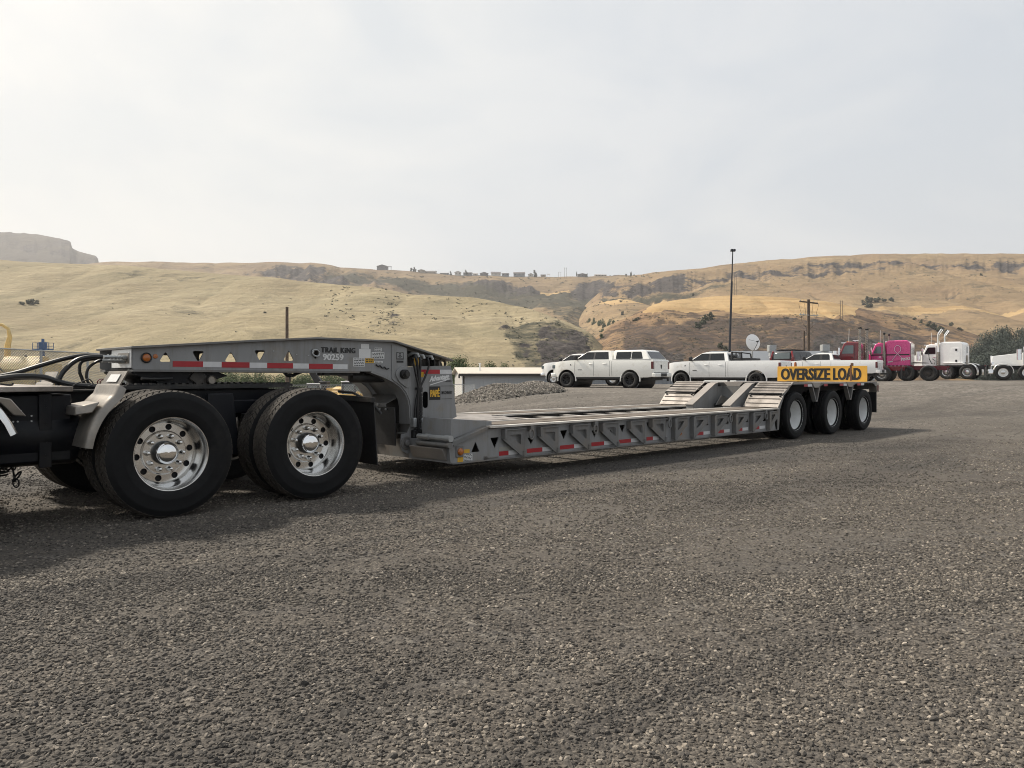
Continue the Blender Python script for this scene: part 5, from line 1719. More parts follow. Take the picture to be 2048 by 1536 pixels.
    # lights, grille, bumpers, plate
    for s in (1, -1):
        MB().box(nose_x - .22, nose_x - .005, s * .72 - .17, s * .72 + .17, 1.02, 1.22).build('headlight', M_glassl, t, .03)
        MB().box(tail_x - .02, tail_x + .10, s * .90 - .085, s * .90 + .075, belt - .47, belt - .10).build('tail_light', M_redlens, t, .02)
        m = MB().box(cowl - .28, cowl - .10, s * 1.02 - (.02 if s > 0 else .16), s * 1.02 + (.16 if s > 0 else .02), belt + .02, belt + .25)
        m.bar((cowl - .16, s * .92, belt + .06), (cowl - .18, s * 1.1, belt + .08), .05, .05)
        m.build('mirror', M_trim if mirror_black else paint, t, .03)
    MB().box(nose_x - .08, nose_x + .015, -.58, .58, .80, 1.20).build('grille', M_trim, t, .02)
    MB().box(nose_x - .22, nose_x + .06, -.93, .93, .56, .76).build('front_bumper', paint if rim == 'black' else M_chrome, t, .05)
    MB().box(tail_x - .16, tail_x + .05, -.96, .96, .56, .78).build('rear_bumper', paint, t, .04)
    MB().box(tail_x - .175, tail_x - .158, -.33, .33, .60, .76).build('number_plate', M_trim, t)
    MB().box(tail_x - .012, tail_x + .02, -.79, .79, .80, belt - .045).build('tailgate', paint, t, .02)
    MB().box(tail_x - .02, tail_x + .0, -.80, .80, .785, .80).build('tailgate_seam', M_trim, t)
    if emblem:
        MB().prism([(-.07, 1.20), (.07, 1.20), (.085, 1.14), (.05, 1.02), (0, .97), (-.05, 1.02), (-.085, 1.14)], tail_x - .02, tail_x - .005, 'yz').build('emblem', M_trim, t)
        for s in (1, -1):
            q = MB()
            for k, w in enumerate((.03, .06, .05, .07)): q.box(cowl - .38 + sum((.03, .06, .05, .07)[:k]) + .01 * k - .12, cowl - .38 + sum((.03, .06, .05, .07)[:k + 1]) + .01 * k - .12, s * (HW - .0) - .02, s * (HW - .0) + .006, .93, .965)
            q.build('door_badge', M_trim, t)
            MB().prism([(cowl + .14, 1.18), (cowl + .24, 1.18), (cowl + .22, 1.24), (cowl + .19, 1.27), (cowl + .17, 1.24)], s * (HW - .012) - .02, s * (HW - .012) + .006).build('fender_badge', M_trim, t)
    b = MB().box(tail_x - .40, tail_x, -.04, .04, .48, .56).box(tail_x - .42, tail_x - .34, -.05, .05, .36, .56)
    b.build('tow_hitch', M_trim, t)
    b = MB().tube([(tail_x + .4, .5, .50), (tail_x + 1.2, .45, .46), (0, .4, .48)], .05, 8)
    b.build('exhaust', M_darksteel, t)
    rm = {'black': M_blackrim, 'chrome': M_alu, 'dark': M_dustrim}[rim]
    for x in (fa, ra):
        for s in (1, -1):
            car_wheel(t, x, s * (HW - .13), Rt, .30, .25, 'spoke' if rim == 'black' else 'disc', rm, s > 0)
    MB().cyl((fa, -.8, Rt), (fa, .8, Rt), .06, 10).build('axle', M_trim, t); MB().cyl((ra, -.8, Rt), (ra, .8, Rt), .07, 10).build('axle', M_trim, t)
    return t


def head(deg):
    return math.atan2(math.sin(R(deg)), -math.cos(R(deg)))


GRP = 'vehicles parked along the back of the yard'


def gp(x, y, dz=0):
    return (x, y, gz(x, y) + dz)


pickup('pickup_truck', 'creamy white crew cab pickup with white canopy, dark side windows and black wheels', gp(5.05, 41.2, -.0), head(36), M_cream, 3.8, 'crew', True, 'black')
pickup('pickup_truck', 'white pickup with chrome wheels, mostly hidden behind the pickup with the canopy', gp(5.0, 49.6, .06), head(35), M_carw, 4.3, 'crew', False, 'chrome', Rt=.40)
pickup('pickup_truck', 'white long bed crew cab pickup with black headache rack and toolbox, open bed', gp(11.85, 43.0, -.02), head(37), M_carw, 4.3, 'crew', False, 'black', True)
pickup('pickup_truck', 'small white extended cab pickup parked behind the yellow oversize load sign', gp(19.9, 48.5, -.06), head(36), M_carw, 3.55, 'ext', False, 'chrome', Rt=.37, scale_h=.93, emblem=False)


M_suvdark = pm('dark_suv_paint', (.018, .018, .02), .3, 0, .1, 2, coat=.5)


def suv(name, label, loc, rz):
    t = thing(name, label, 'SUV', loc, rz)
    prof = [(2.2, .5), (2.25, 1.0), (1.9, 1.15), (1.0, 1.22), (-2.25, 1.22), (-2.3, .55), (-1.9, .5)] + [(-1.4 + .45 * math.cos(a), .42 + .45 * math.sin(a)) for a in [R(180 - 18 * i) for i in range(11)]] + [(1.4 + .45 * math.cos(a), .42 + .45 * math.sin(a)) for a in [R(180 - 18 * i) for i in range(11)]]
    MB().prism(prof, -.95, .95).build('body', M_redsuv, t, .05, 3, angle=30)
    hw = lambda z: lerp(.93, .76, (z - 1.2) / .68)
    g = MB().prism([(1.0, 1.2), (.35, 1.80), (.1, 1.86), (-2.05, 1.86), (-2.2, 1.78), (-2.26, 1.2)], -1, 1)
    g.v = [(x, y * hw(z), z) for x, y, z in g.v]
    g.build('cabin', M_suvdark, t, .05, 3, angle=30)
    for s in (1, -1):
        MB().bar((-2.28, s * .86, 1.25), (-2.19, s * .72, 1.84), .10, .12).build('rear_pillar', M_redsuv, t, .02)
    for s in (1, -1):
        for pts in ([(.75, 1.27), (.28, 1.76), (-.35, 1.76), (-.35, 1.27)], [(-.42, 1.27), (-.42, 1.76), (-1.25, 1.76), (-1.25, 1.27)], [(-1.31, 1.27), (-1.31, 1.76), (-2.08, 1.74), (-2.12, 1.27)]):
            m = len(pts)
            vs = [(x, s * (hw(z) + .01), z) for x, z in pts] + [(x, s * (hw(z) - .02), z) for x, z in pts]
            MB().add(vs, [tuple(range(m)), tuple(range(2 * m - 1, m - 1, -1))] + [(i, (i + 1) % m, (i + 1) % m + m, i + m) for i in range(m)]).build('window', M_glass, t)
        MB().box(-2.33, -2.18, s * .84 - .09, s * .84 + .09, .98, 1.42).build('tail_light', M_redlens, t, .02)
        MB().bar((.1, s * .66, 1.95), (-1.95, s * .66, 1.95), .05, .04).build('roof_rail', M_trim, t)
        MB().prism([(1.1, 1.0), (1.1, 1.21), (-2.2, 1.21), (-2.2, 1.0)], s * .955 - .006, s * .955 + .006).build('side_cladding', M_trim, t)
    for x in (0, -.5, -1.0, -1.5, -1.9):
        MB().bar((x, -.68, 1.95), (x, .68, 1.95), .05, .03).build('rack_bar', M_trim, t)
    MB().box(-1.9, -.1, -.62, .62, 1.89, 1.92).build('rack_basket', M_trim, t)
    MB().box(-2.30, -2.22, -.62, .62, 1.28, 1.72).build('rear_window', M_glassl, t, .02)
    MB().box(-2.42, -2.24, -.90, .90, .50, .70).build('rear_bumper', M_trim, t, .03)
    for x in (1.4, -1.4):
        for s in (1, -1): car_wheel(t, x, s * .84, .40, .26, .22, 'spoke', M_blackrim, s > 0)
    return t


suv('suv', 'dark windowed red SUV with black roof rack behind the white pickups', gp(20.9, 56.2, .25), math.atan2(.66, .75))


# ---- road tractors
def semi(name, label, loc, rz, paint, frame, sleeper=1.5, sl_h=2.72, stack='straight', rim=None, fenders=False, hood_mat=None, group=None, x_sl0=.75, cab_l=1.25, tandem=True, lights=True, cab_trim=None, twin=False, wheelmat=None):
    t = thing(name, label, 'truck', loc, rz, group)
    hood_mat = hood_mat or paint
    # x = 0 at the middle of the rear tandem
    x_sl1 = x_sl0 + sleeper; x_cab1 = x_sl1 + cab_l; x_h1 = x_cab1 + 1.75
    for y in (-.46, .38):
        MB().box(-1.75, x_h1 - .2, y, y + .08, .72, 1.0).build('frame_rail', frame, t, .01)
    for x in (-1.6, -.1, .6): MB().box(x - .06, x + .06, -.40, .40, .76, .96).build('crossmember', frame, t)
    MB().prism([(-.55, 1.22), (-.55, 1.18), (.35, 1.18), (.35, 1.24), (.2, 1.26)], -.45, .45).build('fifth_wheel', M_darksteel, t, .01)
    if sleeper > 0:
        b = MB().prism([(x_sl0, 1.0), (x_sl0, sl_h - .18), (x_sl0 + .16, sl_h), (x_sl1 - .2, sl_h + .02), (x_sl1, sl_h - .06), (x_sl1, 1.0)], -1.1, 1.1)
        b.build('sleeper', paint, t, .14, 4, angle=30)
        MB().box(x_sl0 + .1, x_sl1 - .02, -1.06, 1.06, .86, 1.02).build('sleeper_skirt', frame, t, .02)
        for s in (1, -1):
            q = MB().prism(round_poly([(x_sl0 + .20, 1.10), (x_sl0 + .20, 2.28), (x_sl0 + .78, 2.28), (x_sl0 + .78, 1.10)], .1), s * 1.1 - .012, s * 1.1 + .012)
            if paint is not M_pink:
                q.build('luggage_door', paint, t, .006)
                for z in (1.25, 2.05): MB().box(x_sl0 + .38, x_sl0 + .50, s * 1.115 - .01, s * 1.115 + .01, z, z + .16).build('latch', M_trim, t)
        b = MB().box(x_sl0 - .012, x_sl0 + .02, -.5, -.1, 1.9, 2.4)
        b.build('rear_window', M_glass, t, .01); MB().box(x_sl0 - .03, x_sl0, -.55, .1, 1.08, 1.75).build('connector_panel', M_alu2, t, .02)
    ct = 2.55 if sleeper else 2.6
    cb = x_sl1 if sleeper else x_sl0
    b = MB().prism([(cb, .95), (cb, ct), (x_cab1 - .55, ct + .03), (x_cab1 - .32, ct - .04), (x_cab1 - .06, 1.86), (x_cab1, 1.8), (x_cab1, .95)], -.98, .98)
    b.build('cab', paint, t, .07, 3, angle=30)
    if cab_trim:
        pass
    for s in (1, -1):
        MB().prism(round_poly([(cb + .32, 1.86), (cb + .32, ct - .2), (x_cab1 - .42, ct - .2), (x_cab1 - .18, 1.86)], .06), s * .985 - .006, s * .985 + .008).build('side_window', M_glass if paint is M_carw else M_glassl, t)
        q = MB().box(cb + .26, cb + .275, s * .98 - .01, s * .98 + .01, 1.0, ct - .1).box(x_cab1 - .10, x_cab1 - .085, s * .98 - .01, s * .98 + .01, 1.0, 1.8)
        q.build('door_seam', M_trim, t)
        MB().box(cb + .33, cb + .47, s * .985 - .01, s * .985 + .02, 1.6, 1.64).build('door_handle', M_chrome, t)
        m = MB().box(x_cab1 - .15, x_cab1 - .05, s * 1.2 - .1, s * 1.2 + .1, 1.75, 2.25).bar((x_cab1 - .1, s * .95, 2.3), (x_cab1 - .1, s * 1.22, 2.3), .03, .03).bar((x_cab1 - .1, s * .95, 1.8), (x_cab1 - .1, s * 1.22, 1.8), .03, .03)
        m.build('mirror', M_chrome, t, .02)
        MB().cyl((x_cab1 + .2, s * 1.08, 1.35), (x_cab1 + .2, s * 1.08, 2.05), .16, 16).build('air_cleaner', M_chrome, t)
        xs_ = cb - .08 if sleeper == 0 else x_sl1 + .12
        MB().cyl((xs_, s * 1.06, 1.0), (xs_, s * 1.06, 2.0), .10, 16).build('stack_guard', M_stack, t)
        top = 3.35
        if stack == 'straight': q = MB().tube([(xs_, s * 1.06, 1.8), (xs_, s * 1.06, top), (xs_ + .0, s * 1.06, top + .12)], [.075, .075, .078], 14)
        elif stack == 'thin': q = MB().tube([(xs_, s * 1.06, 1.8), (xs_, s * 1.06, 2.75), (xs_, s * 1.06, 3.15)], [.10, .05, .05], 12)
        else: q = MB().tube([(xs_, s * 1.06, 1.8), (xs_, s * 1.06, top - .2), (xs_ - .04, s * 1.06, top), (xs_ - .26, s * 1.06, top + .32)], [.085, .085, .09, .095], 14)
        q.build('exhaust_stack', {'straight': M_stack, 'thin': M_alu2, 'curved': M_chrome}[stack], t)
        if stack == 'thin': MB().lathe([(0, 3.30), (.07, 3.27), (.08, 3.2), (.06, 3.13)], 12, (xs_, s * 1.06, 0), 'z').build('stack_cap', M_trim, t)
        if stack == 'straight': MB().bar((xs_ + .09, s * 1.06, top + .12), (xs_ - .12, s * 1.06, top + .18), .03, .14).build('rain_flap', M_darksteel, t)
        MB().lathe([(0, -.02), (.29, 0), (.3, .05), (.3, 1.0), (.29, 1.05), (0, 1.07)], 20, (x_cab1 - 1.3, s * .88, .72), 'x').build('fuel_tank', M_alu, t)
        MB().box(x_cab1 - .2, x_cab1 + .3, s * .9 - .18, s * .9 + .18, .45, .55).build('step', M_alu2, t, .02)
    MB().hexa([(x_cab1 - .075, -.86, 1.88), (x_cab1 - .075, .86, 1.88), (x_cab1 - .055, .86, 1.88), (x_cab1 - .055, -.86, 1.88), (x_cab1 - .33, -.84, ct - .14), (x_cab1 - .33, .84, ct - .14), (x_cab1 - .31, .84, ct - .14), (x_cab1 - .31, -.84, ct - .14)]).build('windscreen', M_glassl, t)
    MB().box(x_cab1 - .45, x_cab1 - .15, -.95, .95, ct - .05, ct).build('sun_visor', M_chrome, t, .01)
    for i in range(5): MB().lathe([(0, .09), (.04, .07), (.06, .0)], 8, (x_cab1 - .5, -.7 + .35 * i, ct + .02), 'z').build('roof_lamp', M_amber, t)
    MB().cyl((x_cab1 - .9, .35, ct), (x_cab1 - .9, .35, ct + .14), .03, 8).cyl((x_cab1 - .75, .35, ct + .12), (x_cab1 - 1.2, .35, ct + .12), .035, 8).build('air_horn', M_chrome, t)
    MB().tube([(x_cab1 - .6, .8, ct), (x_cab1 - .62, .8, ct + .9)], .010, 6).build('antenna', M_wrim, t)
    # hood, fenders, grille
    b = MB().prism([(x_cab1 - .02, .95), (x_cab1 - .02, 1.84), (x_cab1 + .6, 1.76), (x_h1, 1.62), (x_h1 + .04, 1.0), (x_h1, .95)], -.68, .68)
    b.v = [(x, y * (1 - .16 * ss(x_cab1, x_h1, x)), z) for x, y, z in b.v]
    b.build('hood', hood_mat, t, .08, 3, angle=30)
    MB().box(x_h1, x_h1 + .09, -.5, .5, .72, 1.66).build('grille', M_chrome, t, .03)
    MB().box(x_h1 - .1, x_h1 + .22, -1.2, 1.2, .42, .72).build('bumper', M_chrome, t, .04)
    steer = x_h1 - .65
    for s in (1, -1):
        q = MB().lathe([(.60, -.20), (.62, -.18), (.62, .16), (.60, .18), (.58, .16), (.58, -.18)], 18, (steer, s * 1.0, .52), 'y', R(-5), R(185))
        q.build('front_fender', hood_mat, t)
        MB().box(x_h1 - .15, x_h1 + .05, s * .88 - .14, s * .88 + .14, 1.0, 1.24).build('headlight', M_chrome, t, .04)
    rims = rim or M_alu
    def wheel(x, s, outer=True):
        car_wheel(t, x, s * (1.06 if outer else .74), .515, .28, .30, 'disc', wheelmat or rims, s > 0)
    for s in (1, -1):
        wheel(steer, s)
        if twin: wheel(steer - 1.35, s)
        for x in (.66, -.66):
            wheel(x, s); wheel(x, s, False)
        if fenders:
            q = MB().lathe([(.64, -.30), (.66, -.28), (.66, .28), (.64, .30), (.63, .28), (.63, -.28)], 24, (-.66, s * .92, .515), 'y', R(62), R(200))
            q.build('rear_fender', M_alu if fenders == 'alu' else paint, t)
            MB().box(-.4, .9, s * .92 - .3, s * .92 + .3, 1.165, 1.185).build('fender_top', M_alu if fenders == 'alu' else paint, t, .01)
        MB().box(-1.78, -1.765, s * .92 - .28, s * .92 + .28, .22, .86).build('mud_flap', M_trim, t)
        MB().box(-1.80, -1.72, s * .92 - .06, s * .92 + .06, .92, 1.0).build('tail_lamp', M_redlens, t)
    for x in (.66, -.66): MB().cyl((x, -.9, .515), (x, .9, .515), .09, 10).build('axle', M_darksteel, t)
    MB().cyl((steer, -.9, .5), (steer, .9, .5), .06, 10).build('axle', M_darksteel, t)
    t['x_sl'] = x_sl0
    return t, x_sl0, x_sl1, cb, x_cab1


HD = head(35)
d_for = Vector((-math.cos(R(35)), math.sin(R(35))))
# maroon
semi('semi_truck', 'maroon tractor unit with tall straight twin stacks, behind the small white pickup', gp(23.95, 50.85, -.05), head(36), M_maroon, M_maroon, 0, stack='straight', cab_trim=None)
# pink
T2, s0, s1, cb_, cc_ = semi('semi_truck', 'bright pink tractor unit with ribbon lettering on its sleeper and dark red frame', gp(27.6, 52.15, -.0), head(34), M_pink, M_crimson, 1.45, stack='thin', wheelmat=M_dustrim, x_sl0=.42, cab_l=1.02)
del T2['x_sl']
yq = 1.104
MB().box(s0 + .03, s1 - .02, yq - .002, yq + .008, 1.72, 1.80).build('dark_stripe', M_trim, T2)
MB().box(cb_ + .05, cc_ - .03, .982, .99, 1.72, 1.80).build('dark_stripe', M_trim, T2)
# a looped ribbon and the slogan under it
pth = []
cxr = (s0 + s1) / 2 + .02
for i in range(25):
    u = i / 24
    a = lerp(R(-60), R(240), u)
    pth.append((cxr - .26 * math.cos(a) * .75, yq + .012, 2.14 + .24 * math.sin(a)))
tail0 = [(cxr + .34, yq + .012, 1.40), (cxr + .12, yq + .012, 1.70)]
tail1 = [(cxr - .12, yq + .012, 1.68), (cxr - .42, yq + .012, 1.42)]
M_dpink = pm('dark_pink_print', (.30, .02, .11), .4); M_lpink = pm('light_pink_print', (.85, .45, .62), .4)
for off, r, m in ((.0, .045, M_dpink), (.006, .022, M_lpink)):
    q = MB().tube([(x, y + off, z) for x, y, z in (tail0 + list(reversed(pth))[:0] + pth[::-1][::-1] + tail1)], r, 6)
    q.v = [(x, yq + off + (y - yq - off) * .15, z) for x, y, z in q.v]
    q.build('ribbon', m, T2)
for s_, w, x, z, h, m in (('PINK?', .56, cxr - .22, 1.33, .20, M_decal_w),):
    text_obj(s_, w, h, (x, yq + .012, z), (-1, 0, .16), (.12, 0, 1), m, T2, 'lettering', .03, .003)
for k, (xa, xb, z) in enumerate(((s1 - .12, s1 - .42, 1.23), (s1 - .46, s1 - .86, 1.27))):
    q = MB()
    for j in range(6):
        xx = lerp(xa, xb, j / 6)
        q.box(xx - .035, xx, yq + .004, yq + .012, z + (xa - xx) * .16, z + .085 + (xa - xx) * .16)
    q.build('lettering', M_decal_w if k == 0 else M_dpink, T2)
MB().box(s0 + .02, s1, yq - .05, yq + .02, .985, 1.03).build('light_strip', M_trim, T2)
for i in range(7):
    MB().box(s0 + .12 + .24 * i, s0 + .22 + .24 * i, yq + .02, yq + .026, .99, 1.025).build('strip_lamp', M_decal_w, T2)
q = MB()
for x in (1.42, 1.78): q.bar((x, 1.0, .35), (x, 1.0, .98), .04, .03)
q.build('ladder_rail', M_wrim, T2)
for z in (.42, .62, .80): MB().bar((1.42, 1.0, z), (1.78, 1.0, z), .03, .03).build('ladder_rung', M_wrim, T2)
MB().box(s0 - .05, s0 - .012, -.85, .85, 1.1, 2.55).build('headboard', M_alu, T2, .01)
# white sleeper tractor
T3, *_ = semi('semi_truck', 'white sleeper tractor unit with curved chrome twin stacks and polished rear fender', gp(33.1, 56.8, .1), head(41), M_carw, M_trim, 1.5, stack='curved', fenders='paint', x_sl0=-.40)
del T3['x_sl']
th_ = MB().tube([(1.85, 1.12, 1.95), (1.8, 1.14, 1.5), (1.65, 1.14, 1.15), (1.45, 1.14, 1.1), (1.4, 1.14, 1.35), (1.6, 1.14, 1.5)], .025, 6).build('coiled_air_line', M_trim, T3)
# white long nose tractor at the picture's right edge
T4, *_ = semi('semi_truck', 'white long hood tractor unit with twin steering axles at the right edge', gp(36.2, 50.9, .05), head(33), M_carw, M_trim, 0, stack='curved', twin=True)
del T4['x_sl']
for o in bpy.data.objects:
    if 'x_sl' in o: del o['x_sl']
# ================================================================== BUILDINGS, POLES, FENCE, MACHINES
def mat_corr(name, col, scale=14, axis=0):
    t = NT(name)
    co = t.coord()
    w = t.n('ShaderNodeTexWave', wave_type='BANDS', bands_direction='XYZ'[axis]); w.inputs['Scale'].default_value = scale
    t.l(co, w.inputs['Vector'])
    c = t.mix(t.ramp(t.noise(co, .8, 5), [(.35, 0), (.7, .35)]), col, tuple(x * .8 for x in col))
    c = t.mix(t.ramp(w.outputs['Fac'], [(.0, .35), (.25, 0)]), c, tuple(x * .7 for x in col))
    t.set(Base_Color=c, Roughness=.5)
    t.bump(w.outputs['Fac'], .6, .04)
    return t.m


SH0 = Vector((-3.54, 55.0)); shd = Vector((8, 1.13)).normalized(); shg = Vector((-1.13, 8)).normalized()
SHED = thing('shed', 'long low white metal shed with pale roof behind the gravel pile', 'shed', (SH0.x, SH0.y, gz(-3.5, 55) - .1), math.atan2(shd.y, shd.x))
zb = SHED.location.z
ev = 1.24 - zb; rg = 1.70 - zb; Ls, Ws = 17.0, 8.1
M_shw = mat_corr('ribbed_gray_wall', (.50, .52, .54), 10)
M_shg = mat_corr('ribbed_white_wall', (.62, .61, .58), 10, 1)
M_shr = mat_corr('ribbed_cream_roof', (.62, .56, .47), 5)
b = MB()
n_r = 56
for i in range(n_r):
    x = Ls * i / n_r
    b.box(x, x + Ls / n_r * .82, -.02 - (.015), 0, 0, ev - .02).box(x + Ls / n_r * .82, x + Ls / n_r, -.012, 0, 0, ev - .02)
b.build('wall', M_shw, SHED, smooth=False)
MB().prism([(0, 0), (0, ev), (Ws / 2, rg - .03), (Ws, ev), (Ws, 0)], -.02, .02, 'yz').build('gable_wall', M_shg, SHED)
MB().prism([(0, 0), (0, ev), (Ws / 2, rg - .03), (Ws, ev), (Ws, 0)], Ls - .04, Ls, 'yz').build('gable_wall', M_shg, SHED)
MB().box(0, Ls, Ws - .02, Ws, 0, ev).build('wall', M_shw, SHED)
for (ya, za, yb_, zb_) in ((-.35, ev - .02, Ws / 2, rg), (Ws + .35, ev - .02, Ws / 2, rg)):
    MB().hexa([(-.3, ya, za), (Ls + .3, ya, za), (Ls + .3, yb_, zb_), (-.3, yb_, zb_), (-.3, ya, za + .06), (Ls + .3, ya, za + .06), (Ls + .3, yb_, zb_ + .06), (-.3, yb_, zb_ + .06)]).build('roof', M_shr, SHED)
MB().box(-.05, .14, -.06, -.022, 0, ev - .03).build('corner_trim', pm('dark_trim_brown', (.04, .035, .032), .6), SHED)
MB().box(-.3, Ls + .3, -.36, -.30, ev - .14, ev + .02).build('gutter', MATS['dark_trim_brown'], SHED)
MB().box(-.05, .0, -.1, .02, 0, ev).build('edge_trim', M_wrim, SHED)
b = MB().cyl((1.4, 1.6, ev), (1.4, 1.6, rg + .35), .055, 10).cyl((1.4, 1.6, rg + .3), (1.4, 1.6, rg + .36), .09, 10)
b.build('vent_pipe', M_wrim, SHED)
MB().box(13.05, 13.25, -.12, -.03, ev - .62, ev - .48).build('wall_lamp', M_wrim, SHED, .02)
MB().box(-.12, -.02, 2.2, 2.6, ev - .3, ev - .05).build('wall_lamp', M_trim, SHED)

# low metal roofed building behind the pickups
B2 = thing('workshop', 'low grey metal roofed workshop beyond the parked pickups', 'building', (21.0, 72, gz(21, 72)), 0)
zb = B2.location.z
M_rf = mat_corr('seamed_gray_roof', (.14, .155, .175), 3)
ze, zr = 2.25 - zb, 3.55 - zb
MB().box(0, 13, 0, 16, 0, ze).build('wall', M_shw, B2)
for (ya, yb_) in ((-.4, 8), (16.4, 8)):
    MB().hexa([(-.4, ya, ze - .05), (13.4, ya, ze - .05), (13.4, yb_, zr), (-.4, yb_, zr), (-.4, ya, ze + .07), (13.4, ya, ze + .07), (13.4, yb_, zr + .12), (-.4, yb_, zr + .12)]).build('roof', M_rf, B2)
MB().prism([(0, ze), (8, zr), (16, ze)], -.01, .02, 'yz').build('gable', M_shw, B2)
for (px, py, w, h) in ((1543.5, 697, 14, 13), (1554, 708, 9, 10), (1650, 696, 15, 13)):
    p = W(px, py, 76 if px != 1554 else 74)
    q = MB().box(p.x - 21 - w / 2 * .05, p.x - 21 + w / 2 * .05, p.y - 72 - .35, p.y - 72 + .35, p.z - zb - h / 2 * .05, p.z - zb + h / 2 * .05)
    q.box(p.x - 21 - w / 2 * .035, p.x - 21 + w / 2 * .035, p.y - 72 - .25, p.y - 72 + .25, p.z - zb - h / 2 * .05 - .5, p.z - zb - h / 2 * .05 + .01)
    q.build('rooftop_unit', M_galv, B2, .02)

# satellite dish
D0 = W(1506, 700, 68)
DSH = thing('satellite_dish', 'large white satellite dish on a mast beside the workshop roof', 'satellite dish', (D0.x, D0.y, gz(D0.x, D0.y)), R(10))
hz_ = W(1505, 684, 68).z - DSH.location.z
b = MB().lathe([(0, .0), (.25, .012), (.5, .05), (.72, .11), (.74, .115), (.72, .125), (.5, .068), (.25, .03), (0, .018)], 28, (0, 0, 0), 'z')
b.xf(Matrix.Translation((0, -.1, hz_)) @ Matrix.Rotation(R(78), 4, 'X') @ Matrix.Rotation(R(180), 4, 'X') @ Matrix.Diagonal((.9, 1, 1, 1)))
b.build('dish', M_carw, DSH)
MB().cyl((0, .15, 0), (0, .12, hz_), .06, 10).bar((0, .1, hz_), (0, 0, hz_ - .1), .2, .1).build('mast', M_galv, DSH)
MB().tube([(0, -.2, hz_ - .72), (0, -.75, hz_ - .2), (0, -.8, hz_)], .025, 6).box(-.07, .07, -.9, -.7, hz_ - .05, hz_ + .07).bar((-.5, -.2, hz_ + .2), (0, -.78, hz_), .02, .02).bar((.5, -.2, hz_ + .2), (0, -.78, hz_), .02, .02).build('feed_arm', M_trim, DSH)

# light pole
p0 = W(1459, 705, 66); p1 = W(1465.5, 503, 66)
LP = thing('light_pole', 'tall thin dark light pole with a flat lamp head rising behind the pickups', 'light pole', (p0.x, p0.y, gz(p0.x, p0.y)), 0)
zl = LP.location.z
dx = (p1.x - p0.x) / (p1.z - p0.z)
xb = dx * (zl - p0.z)
MB().tube([(xb, 0, 0), (0, 0, p0.z - zl), (dx * (9.2 - p0.z), 0, 9.2 - zl), (dx * (9.2 - p0.z), 0, 9.21 - zl), (p1.x - p0.x, 0, p1.z - zl)], [.115, .105, .085, .06, .045], 12).build('pole', M_polemetal, LP)
hx = p1.x - p0.x; hzz = p1.z - zl
MB().box(hx - .18, hx + .22, -.14, .14, hzz, hzz + .09).box(hx - .17, hx + .0, -.16, .16, hzz + .09, hzz + .2).box(hx + .04, hx + .21, -.16, .16, hzz + .09, hzz + .2).build('lamp_head', M_polemetal, LP, .02)


def upole(name, label, px, ytop, Y, r, arms, cat='utility pole', ybase=None):
    p = W(px, ytop, Y)
    z0 = gz(p.x, p.y)
    t = thing(name, label, cat, (p.x, p.y, z0), 0)
    MB().tube([(0, 0, 0), (0, 0, p.z - z0)], [r * 1.25, r], 10).build('post', M_wood_pole, t)
    for (ya, half, th_, tilt, m) in arms:
        za = W(px, ya, Y).z - z0
        a = MB().bar((-half, -.12 - tilt, za - tilt * .0), (half, -.12 + tilt, za), .10, th_).build('crossarm', m, t)
        for k in (-.9, -.55, .55, .9):
            MB().lathe([(0, .16), (.04, .14), (.05, .08), (.03, .0)], 8, (half * k, -.12 + tilt * k, za + th_ / 2), 'z').build('insulator', M_galv, a)
    return t, z0


t, z0 = upole('utility_pole', 'wooden utility pole with two crossarms and drooping wires in front of the far hill', 1617, 599, 92, .17, [(605, 1.62, .16, 1.4, M_wood_pole), (630.5, 1.5, .10, 1.0, M_galv)])
za = W(1617, 605, 92).z - z0; zb_ = W(1617, 630, 92).z - z0
for x, s in ((-1.2, -1), (-.5, -1), (.5, 1), (1.2, 1)):
    MB().tube([(x, -.1, za - .15), (x * .9, -.1, za - .7), (x * .75, -.1, zb_ + .25), (x * .8, -.1, zb_)], .018, 5).build('jumper_wire', M_trim, t)
b = MB()
for s in (-1, 1): b.tube([(s * .9, -.1, zb_ - .1), (s * .8, -.1, zb_ - .9), (s * .25, -.1, zb_ - 1.6), (-.35, -.1, zb_ - 2.2)], .02, 5)
b.build('cable_fork', M_trim, t)
upole('service_mast', 'pale grey mast standing close beside the wooden utility pole', 1608, 662, 88, .11, [], 'mast')
upole('utility_pole', 'bare wooden pole standing behind the middle of the gooseneck', 574, 614, 62, .115, [])[0]
for (px, ya, yb_, Y, lab) in ((1131, 535, 552, 1500, 'thin twin pole power structure on the plateau skyline'), (1119.5, 544, 552, 1520, 'small twin pole structure left of the taller one on the skyline'),
                              (1471, 548, 592, 900, 'tall twin pole power structure above the stubble field'), (1683, 601, 630, 420, 'twin pole power structure at the right end of the stubble field')):
    a = W(px, ya, Y); c = W(px, yb_ + 2, Y)
    t = thing('power_structure', lab, 'power pole', (c.x, c.y, c.z), 0, 'twin pole power line structures on the hills')
    s = Y / F
    for dx in (-2.2 * s, 2.2 * s):
        MB().cyl((dx, 0, -3), (dx, 0, a.z - c.z), .22 * s + .06, 6).build('post', M_wood_pole, t)
    MB().bar((-3.2 * s, 0, (a.z - c.z) * .93), (3.2 * s, 0, (a.z - c.z) * .93), .12 * s + .05, .12 * s + .05).build('crossarm', M_wood_pole, t)

